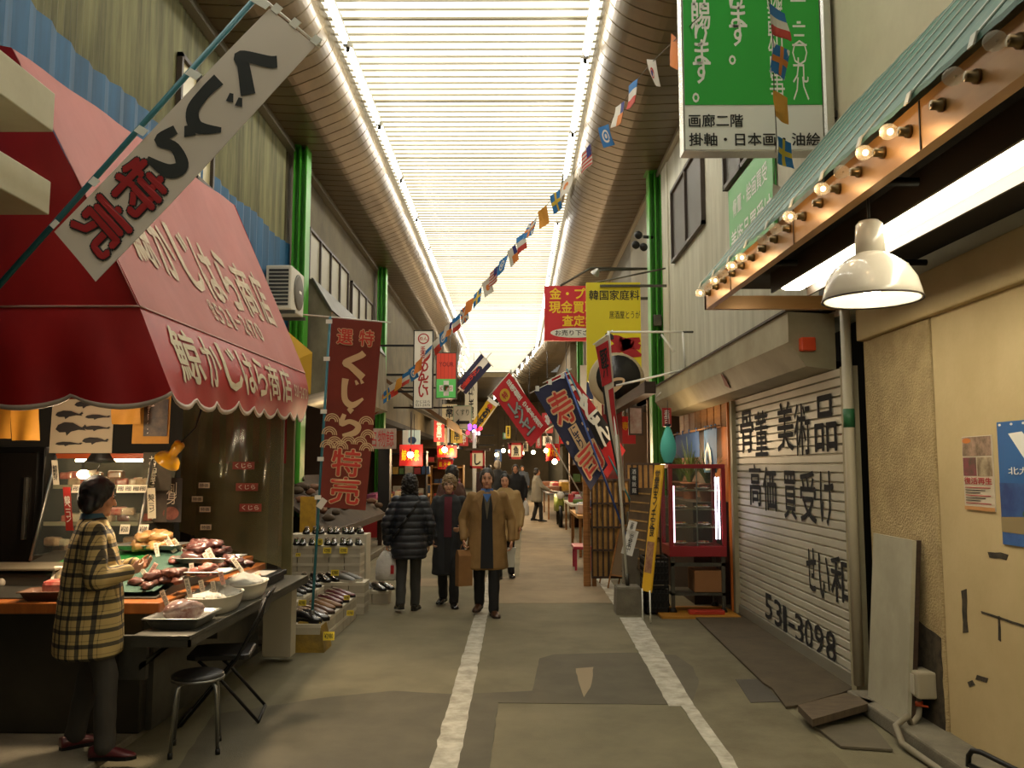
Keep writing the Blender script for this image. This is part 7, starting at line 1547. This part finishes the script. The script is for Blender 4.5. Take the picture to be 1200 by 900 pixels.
extra(t, 'shirt_collar', mat('shirt_blue', '#3a5f98', .8), lambda mb: [mb.lathe([(.095, 1.375), (.08, 1.42), (.07, 1.47), (.063, 1.47), (.07, 1.42), (.085, 1.37)], (0, .004, 0), 18), mb.prism([(-.05, .112, 1.41), (.05, .112, 1.41), (.0, .15, 1.31)], (0, .008, 0))])
def lapel(mb):
    for s in (-1, 1): mb.prism([(.035 * s, .095, 1.455), (.12 * s, .085, 1.425), (.115 * s, .128, 1.33), (.075 * s, .152, 1.2)], (0, .014, 0))
extra(t, 'coat_collar', mat('coat_tan', '#8d6d3e'), lapel)
q = wpt(t, (.268, .11, .80)); b_ = thing('paper_bag', 'kraft paper bag carried by the person in the tan coat', 'bag', tuple(q)); mb = MB(); M = Tm(q, .5)
mb.rings([[M @ Vector((sx * w, sy * d, z)) for sx, sy in ((-1, -1), (1, -1), (1, 1), (-1, 1))] for z, w, d in ((-.44, .085, .05), (-.1, .085, .05), (-.04, .085, .02), (-.038, .08, .01))], smooth=False); mb.build('bag_body', mat('kraft', '#8a6236', .8, noise_=.15, scale=5), b_)
mb = MB(); mb.tube([M @ Vector((-.05, 0, -.05)), M @ Vector((-.03, 0, .02)), M @ Vector((.03, 0, .02)), M @ Vector((.05, 0, -.05))], .004, 6); mb.build('handle', M_card, b_)
q = wpt(t, (-.29, .05, .76)); mb = MB(); M = Tm(q, .3, .3); mb.box(-.05, .05, -.004, .004, -.22, .02, M=M); tag(mb.build('paper_sheet', M_white), 'white folded paper in the left hand of the tan coat', 'paper')
# ---- hooded person in black farther back, and the crowd beyond
rows_b = [(.62, .22, .16, 0), (.65, .245, .18, 0), (.85, .235, .17, 0), (1.1, .235, .165, 0), (1.3, .22, .145, 0), (1.42, .14, .11, 0), (1.48, .095, .09, 0)]
def crowd(label, px, pyf, pyh, rz, cm, tm, hair, arms=None, hood=False, vox=.014, legs=((.09, .12, 0), (-.09, -.1, .02)), D=None, sm='black', female=False):
    g = PZ(px, pyf, 0) if D is None else P(px, 548, D); g.z = .003; H = CAMZ - (pyh - 548) * g.y / FPX
    return person(label, g, rz, H, legs, arms or (((.27, 0, 1.1), (.26, .08, .86), (0, .1, -1), (-1, 0, 0), .8), ((-.27, 0, 1.1), (-.26, .06, .86), (0, .1, -1), (1, 0, 0), .8)), vox=vox, cvox=.02, hair=hair, coat=dict(m=cm, rows=rows_b, r=.075, name='coat', hood=hood), trousers=tm, shoe_m=sm, female=female)
M_blk = mat('coat_black', '#131315', .8); hb = dict(m=M_hair, th=.014, rough=.006)
t, HM, A = crowd('person in black hooded coat walking with a white bag', 604, 622, 545, R(180), M_blk, M_tr2, hb, hood=False, vox=.012)
extra(t, 'hood', M_blk, lambda mb: [mb.ell(HM @ Vector((0, -.03, .09)), (.098, .10, .125), None, 16, 10), mb.ell(HM @ Vector((0, -.02, -.02)), (.1, .09, .07), None, 14, 8)], .015)
held_bag('shopping_bag', 'white bag in the left hand of the person in black', wpt(t, (-.265, .09, .80)), .09, .05, .42, M_plastic); held_bag('shopping_bag', 'small pale bag in the right hand of the person in black', wpt(t, (.265, .1, .80)), .08, .05, .3, M_plastic)
crowd('person in a light tan coat half hidden behind the smiling person', 592, 660, 556, R(175), mat('coat_light_tan', '#a08556', .8), M_tr2, hb, D=13.2)
crowd('person with dark bobbed hair behind the fair-haired person', 529, 640, 547, R(40), mat('coat_brown', '#4a2f26', .8), M_tr2, dict(m=M_hair, th=.03, len=.04, rough=.012), D=13.6, female=True)
crowd('person in dark jacket and pale cap seen from behind down the street', 583, 608, 540, R(10), mat('jacket_dark', '#2a2c2e', .8), M_tr2, dict(m=mat('cap_pale', '#a59a88', .8), th=.016, rough=.002), D=24)
crowd('person in grey jacket bending to a stall at the right of the street', 629, 606, 549, R(-80), mat('jacket_grey', '#77756b', .8), M_tr2, hb, D=27, arms=(((.24, .14, 1.12), (.2, .38, 1.0), (0, .9, -.4), (-1, 0, 0), .6), ((-.24, .14, 1.12), (-.2, .36, 1.0), (0, .9, -.4), (1, 0, 0), .6)))
crowd('person in dark coat at the red stall on the left in the distance', 566, 600, 544, R(160), mat('coat_dark_red', '#3a2626', .8), M_tr2, hb, D=30)
crowd('person in blue-grey coat far down the middle of the street', 612, 590, 546, R(180), mat('coat_bluegrey', '#3f4650', .8), M_tr2, hb, D=38, vox=.02)
crowd('person in dark coat far away near the left stalls', 574, 588, 545, R(0), M_blk, M_tr2, hb, D=40, vox=.02)
# ================================================================ BUNTING
F_ = {k: mat('flag_' + k, c, .7) for k, c in dict(white='#c9c4b8', red='#b5372c', blue='#1f6aa8', navy='#2b2f6e', orange='#c9742c', yellow='#cfae35', green='#3d8a4a', amber='#c98a2c').items()}
FK = list(F_); FM = [F_[k] for k in FK]
DES = {'fr': [((0, 0, 1, .34), 'blue'), ((0, .34, 1, .67), 'white'), ((0, .67, 1, 1), 'red')], 'jp': [((0, 0, 1, 1), 'white'), ('c', 'orange')], 'se': [((0, 0, 1, 1), 'blue'), ((.0, .4, 1, .6), 'yellow'), ((.34, 0, .54, 1), 'yellow')],
       'un': [((0, 0, 1, 1), 'blue'), ('r', 'white')], 'us': [((0, 0, 1, 1), 'white')] + [((0, .08 + .2 * k, 1, .17 + .2 * k), 'red') for k in range(5)] + [((0, 0, .45, .5), 'navy')], 'am': [((0, 0, 1, 1), 'amber')], 'uk': [((0, 0, 1, 1), 'blue'), ('x', 'white'), ((0, .4, 1, .6), 'orange'), ((.4, 0, .6, 1), 'orange')],
       'tx': [((0, 0, 1, .5), 'white'), ((0, .5, 1, 1), 'orange'), ((0, 0, .35, .5), 'navy'), ((.6, .5, 1, 1), 'white')], 'kr': [((0, 0, 1, 1), 'white'), ('c', 'red'), ('k', 'navy')], 'or': [((0, 0, 1, 1), 'orange')], 'pl': [((0, 0, 1, .5), 'white'), ((0, .5, 1, 1), 'red')]}
def flag(par, at, d, drop, w, h, des, ph):
    d = d.normalized(); S = wavy(at, at + d * w, at + d * w + drop * h, at + drop * h, .014, .7, .6, ph); mb = MB()
    for L, (r, c) in enumerate(DES[des]):
        mi = FK.index(c)
        for side in (1, -1):
            hh = side * (.0015 + .0012 * L)
            if r == 'c' or r == 'k': pts = [[(x, y) for x, y in circ(.5, .5, .2 if r == 'c' else .1, .22 if r == 'c' else .12, 14)]]
            elif r == 'r': a, b = circ(.5, .5, .3, .32, 16), circ(.5, .5, .2, .22, 16); pts = [[a[i], a[(i + 1) % 16], b[(i + 1) % 16], b[i]] for i in range(16)] + [circ(.5, .5, .1, .12, 10)]
            elif r == 'x': pts = [[(0, 0), (.14, 0), (1, .86), (1, 1), (.86, 1), (0, .14)], [(1, 0), (1, .14), (.14, 1), (0, 1), (0, .86), (.86, 0)]]
            else:
                u0, v0, u1, v1 = r; n = 5; pts = [[(u0 + (u1 - u0) * i / n, v0 + (v1 - v0) * j / n), (u0 + (u1 - u0) * (i + 1) / n, v0 + (v1 - v0) * j / n), (u0 + (u1 - u0) * (i + 1) / n, v0 + (v1 - v0) * (j + 1) / n), (u0 + (u1 - u0) * i / n, v0 + (v1 - v0) * (j + 1) / n)] for i in range(n) for j in range(n)]
            for p in pts: mb.f([S(u, v, hh) for u, v in p], mi)
    return mb.build('flag', FM, par, rec=False)
bx = [(793, 45, 'or'), (767, 70, 'kr'), (748, 92, 'fr'), (732, 118, 'tx'), (713, 145, 'un'), (693, 168, 'us'), (672, 203, 'jp'), (656, 222, 'se'), (641, 240, 'am'), (629, 255, 'uk'), (616, 271, 'fr'), (604, 286, 'tx'), (595, 298, 'un'), (584, 311, 'us'), (574, 324, 'jp'), (564, 336, 'se'), (556, 348, 'or'), (547, 357, 'uk'), (539, 367, 'fr'), (531, 376, 'tx'), (523, 384, 'un'), (515, 394, 'pl'), (507, 404, 'fr'), (495, 418, 'or'), (487, 427, 'un'), (480, 434, 'fr'), (473, 440, 'am'), (464, 447, 'pl'), (457, 453, 'se'), (450, 461, 'or'), (444, 468, 'fr')]
def bD(x): return 7.0 + (795 - x) * .036
bt = thing('flag_bunting', 'long string of small flags of the world crossing the arcade', 'bunting', tuple(P(793, 45, bD(793))))
pts = [P(x, y, bD(x)) for x, y, _ in bx]; ends = [pts[0] + (pts[0] - pts[1]) * .8] + pts + [P(437, 474, bD(437))]
mb = MB(); mb.tube(ends, .004, 5); mb.build('string', M_dwood, bt)
for i, (x, y, d_) in enumerate(bx):
    a = pts[i]; b = ends[i + 2]; dd = (b - a); dd = Vector((dd.x, dd.y * .35, dd.z)); dr = Vector((.25 * math.sin(i * 1.9), .1 * math.cos(i), -1)).normalized(); flag(bt, a + Vector((0, 0, -.004)), dd, dr, .21, .27, d_, i * 1.3)
b2 = thing('flag_bunting', 'short string of small flags hanging in front of the big green sign', 'bunting', tuple(P(900, -30, 5.2)))
sp = [P(898, -40, 5.0), P(902, 4, 5.3), P(906, 50, 5.6), P(907, 105, 5.9), P(910, 160, 6.25), P(907, 215, 7.6), P(918, 240, 8.3)]
mb = MB(); mb.tube(sp, .004, 5); mb.build('string', M_dwood, b2)
for i, d_ in ((1, 'fr'), (2, 'uk'), (3, 'am'), (4, 'se'), (5, 'jp')): flag(b2, sp[i], Vector((.1, .06, -.02)), Vector((.1 * math.sin(i * 2), .05, -1)).normalized(), .15, .2, d_, i * 2)
# ================================================================ DEEPER SHOPS
rr2 = random.Random(5)
def counter(label, x0, x1, y0, y1, z, m, top):
    t = thing('shop_counter', label, 'counter', ((x0 + x1) / 2, y0, .13)); mb = MB(); mb.box(x0, x1, y0, y1, .131 if x1 < 0 else .002, z - .04); mb.build('body', m, t); mb = MB(); mb.box(x0 - .03, x1 + .03, y0 - .03, y1 + .03, z - .04, z); mb.build('top', top, t)
M_redp = mat('counter_red', '#8f1d22', .5)
counter('red shop counter on the left behind the black cabinet', -3.5, -2.35, 19.2, 21.6, .95, M_redp, M_boxl); goods('red or white pack on the red counter', -3.4, -2.4, 19.3, 21.5, .95, 26, .2, 'packs on the red counter', rr2)
counter('wooden counter on the left beyond the red one', -3.6, -2.5, 23, 28, .9, M_brb, M_tanb); goods('pack on the wooden counter beyond the red one', -3.5, -2.6, 23.1, 27.8, .9, 26, .26, 'packs on the wooden counter', rr2)
counter('pale stall counter far down on the left', -3.9, -2.6, 30, 38, .9, mat('counter_pale', '#8d8065', .7), M_boxl); goods('pack on the pale counter far down on the left', -3.8, -2.7, 30.2, 37.8, .9, 24, .36, 'packs on the pale counter', rr2)
def shelfunit(label, x0, x1, y, zt, n, m, glabel, ggroup, s, base=.131):
    t = thing('shelf_unit', label, 'shelf', ((x0 + x1) / 2, y, base)); zs = [base + .3 + (zt - base - .35) * i / (n - 1) for i in range(n)]
    for x in (x0, x1 - .03): mb = MB(); mb.box(x, x + .03, y, y + .4, base, zt); mb.build('side_panel', m, t)
    for z in zs: mb = MB(); mb.box(x0, x1, y, y + .4, z - .025, z); mb.build('shelf', m, t)
    mb = MB(); mb.box(x0, x1, y + .4, y + .42, base, zt); mb.build('back_panel', M_brb, t)
    for z in zs[:-1]:
        x = x0 + .1
        while x < x1 - .1: w = s * rr2.uniform(.5, 1); mb = MB(); mb.box(x, x + w, y + .08, y + .08 + w, z + .001, z + s * rr2.uniform(.6, 1.1), bev=.01); tag(mb.build('goods_package', M_goods[rr2.randrange(8)]), glabel, 'package', ggroup); x += w + .03
shelfunit('black wire shelf of packs above the red counter', -3.5, -2.3, 21.9, 2.1, 4, M_black, 'pack on the black wire shelf', 'packs on the wire shelf', .22)
shelfunit('tan wooden shelf of snacks at the street edge on the left', -2.45, -1.5, 24.5, 1.75, 4, M_tanb, 'snack pack on the tan wooden shelf', 'snacks on the tan shelf', .2, .002)
shelfunit('tall brown shelf behind the wooden counter', -3.76, -2.6, 28.4, 2.4, 5, M_brb, 'pack on the tall brown shelf', 'packs on the tall brown shelf', .26)
shelfunit('brown shelf of souvenirs on the right past the goods tables', 1.5, 2.55, 24.1, 2.3, 5, M_brb, 'souvenir on the brown shelf at right', 'souvenirs at right', .24, .002)
# red hanging goods with their lamps
M_redc = mat('red_cloth', '#a81c20', .7, emit=0)
for i, (px0, py0, px1, py1, D, lb) in enumerate(((468, 521, 495, 546, 19.0, 'red cloth hanging over the red goods counter on the left'), (512, 522, 535, 536, 23.5, 'red valance over the wooden counter'), (513, 538, 531, 550, 24.0, 'faded red valance below the brown boarded awning'), (640, 520, 656, 540, 30, 'distant red cloth hanging on the right side of the street'), (655, 495, 668, 520, 26, 'red cloth banner behind the navy sushi banner'))):
    o, S = hang('red_valance', lb, px0, py0, px1, py1, D, M_redc, 'cloth', .05)
    for k in range(3): write('鯨大祭'[k], S, (.1 + .28 * k, .25, .3 + .28 * k, .75), M_yl2, o, h=.04, off=.02)
    a = S(.5, 0); mb = MB(); mb.tube([a, (a.x, a.y, 2.93)], .01, 5); mb.build('hanger', M_dwood, o)
M_warm = emat('warm_bulb', '#ffd9a0', 16)
def bulb(px, py, D, e, lab='glowing bare bulb hanging in the shops down the street', grp='bare bulbs down the street'):
    q = P(px, py, D); t = thing('hanging_bulb', lab, 'light bulb', tuple(q), grp); r = .05 + .0012 * D; mb = MB(); mb.ell(q, r, n=10, m=7); mb.build('bulb', M_warm, t); zt = 2.9 if q.z < 2.85 else q.z + .5; mb = MB(); mb.lathe([(.002, r + .06), (.025, r + .06), (.025, r - .01)], q, 8); mb.tube([q + Vector((0, 0, r + .06)), (q.x, q.y, zt)], .006, 5); mb.build('cord', M_black, t)
    if e: l = point_light('bulb_light', q + Vector((.25 if q.x < 0 else -.25, -.1, -.12)), e, (1, .68, .36), .1)
for px, py, D, e in ((481, 533, 18.8, 22), (485, 540, 19.4, 0), (521, 527, 23.4, 28), (530, 525, 24.2, 0), (590, 528, 40, 160), (598, 529, 44, 0), (640, 528, 30, 70), (650, 541, 25.0, 40), (625, 530, 41, 100), (612, 531, 47, 0), (700, 505, 17, 55), (690, 520, 21, 0), (582, 533, 46, 0), (558, 535, 27, 60)): bulb(px, py, D, e)
point_light('shop_light', (1.95, 11.4, 1.95), 18, (1, .7, .4), .15); point_light('shop_light', (-3.2, 11.5, 2.6), 22, (1, .75, .48), .15); point_light('shop_light', (-2.6, 33, 2.5), 120, (1, .72, .42), .2); point_light('shop_light', (-4, 56, 3), 900, (1, .78, .5), .4); point_light('shop_light', (1.5, 36, 2.5), 110, (1, .72, .42), .2); point_light('shop_light', (-3.4, 15.5, 2.6), 20, (1, .75, .48), .15)
# purple-red cluster of fairy lights on a white post
q = P(556, 520, 22); t = thing('lit_post', 'white post with a cluster of purple and red lights at its head', 'lamp', (q.x, q.y, 0)); mb = MB(); mb.tube([(q.x, q.y, 0), (q.x, q.y, q.z + .3)], .05, 8); mb.build('post', M_swhite, t)
for k in range(9): c = q + Vector((rr2.uniform(-.25, .2), rr2.uniform(-.1, .1), .33 + rr2.uniform(-.08, .14))); mb = MB(); mb.ell(c, .055, n=8, m=6); mb.build('light_bead', emat(('bead_purple', 'bead_red', 'bead_white')[k % 3], ('#8a4ad0', '#e0324a', '#ffe8f0')[k % 3], 3), t)
for z in (-.05, .2): mb = MB(); mb.box(q.x - .02, q.x + .5, q.y - .02, q.y + .02, q.z + z, q.z + z + .03); mb.build('bracket', M_black, t)
# small distant signs
DS = ['#b03030', '#c9b48a', '#c9a52c', '#3f5d8a', '#d0c8b8', '#8c2a3a', '#4f8a5a']
for i in range(22):
    D = rr2.uniform(32, 66); left = i % 2; x = (-3.4 + rr2.uniform(0, 1.5) if left else 2.3 - rr2.uniform(0, 1.5)) + bend(D) * .9; z = rr2.uniform(2.0, 3.9); w, h = rr2.uniform(.25, .6), rr2.uniform(.4, 1.1)
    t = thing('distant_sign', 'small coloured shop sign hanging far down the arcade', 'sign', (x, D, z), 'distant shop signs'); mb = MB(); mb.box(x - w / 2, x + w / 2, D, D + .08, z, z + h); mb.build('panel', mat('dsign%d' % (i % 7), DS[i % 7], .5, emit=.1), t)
    S = bil((x - w / 2, D, z + h), (x + w / 2, D, z + h), (x + w / 2, D, z), (x - w / 2, D, z)); write('営業中', S, (.25, .1, .75, .9), M_ink if i % 7 in (1, 2, 4) else M_swhite, t, h=.01, vertical=True, off=.03)
    mb = MB(); mb.tube([S(.5, 0), (x, D + .04, 7.0)], .012, 5); mb.build('hanger', M_black, t)
# shop walls between the stalls, left and right
for i, (y, c, lb) in enumerate(((18.2, '#3a2a1c', 'dark partition wall between the rack and the red counter'), (22.6, '#5a3f28', 'brown partition wall past the red counter'), (29.2, '#6b4a30', 'brown partition wall past the wooden counter'), (39, '#5a4632', 'brown partition wall at the end of the pale counter'))):
    mb = MB(); mb.box(-5.2, -3.5, y, y + .1, .13, 2.94); tag(mb.build('partition_wall', mat('part%d' % i, c, .8)), lb, 'partition')
for i, (y, c, lb) in enumerate(((15.6, '#5a3f28', 'brown partition wall right of the bamboo fence'), (19.2, '#4a3826', 'dark partition wall between the goods tables at right'), (27, '#5f4a34', 'brown partition wall before the grey covered table'))):
    mb = MB(); mb.box(2.4, 4.0, y, y + .1, 0, 2.92); tag(mb.build('partition_wall', mat('partr%d' % i, c, .8)), lb, 'partition')
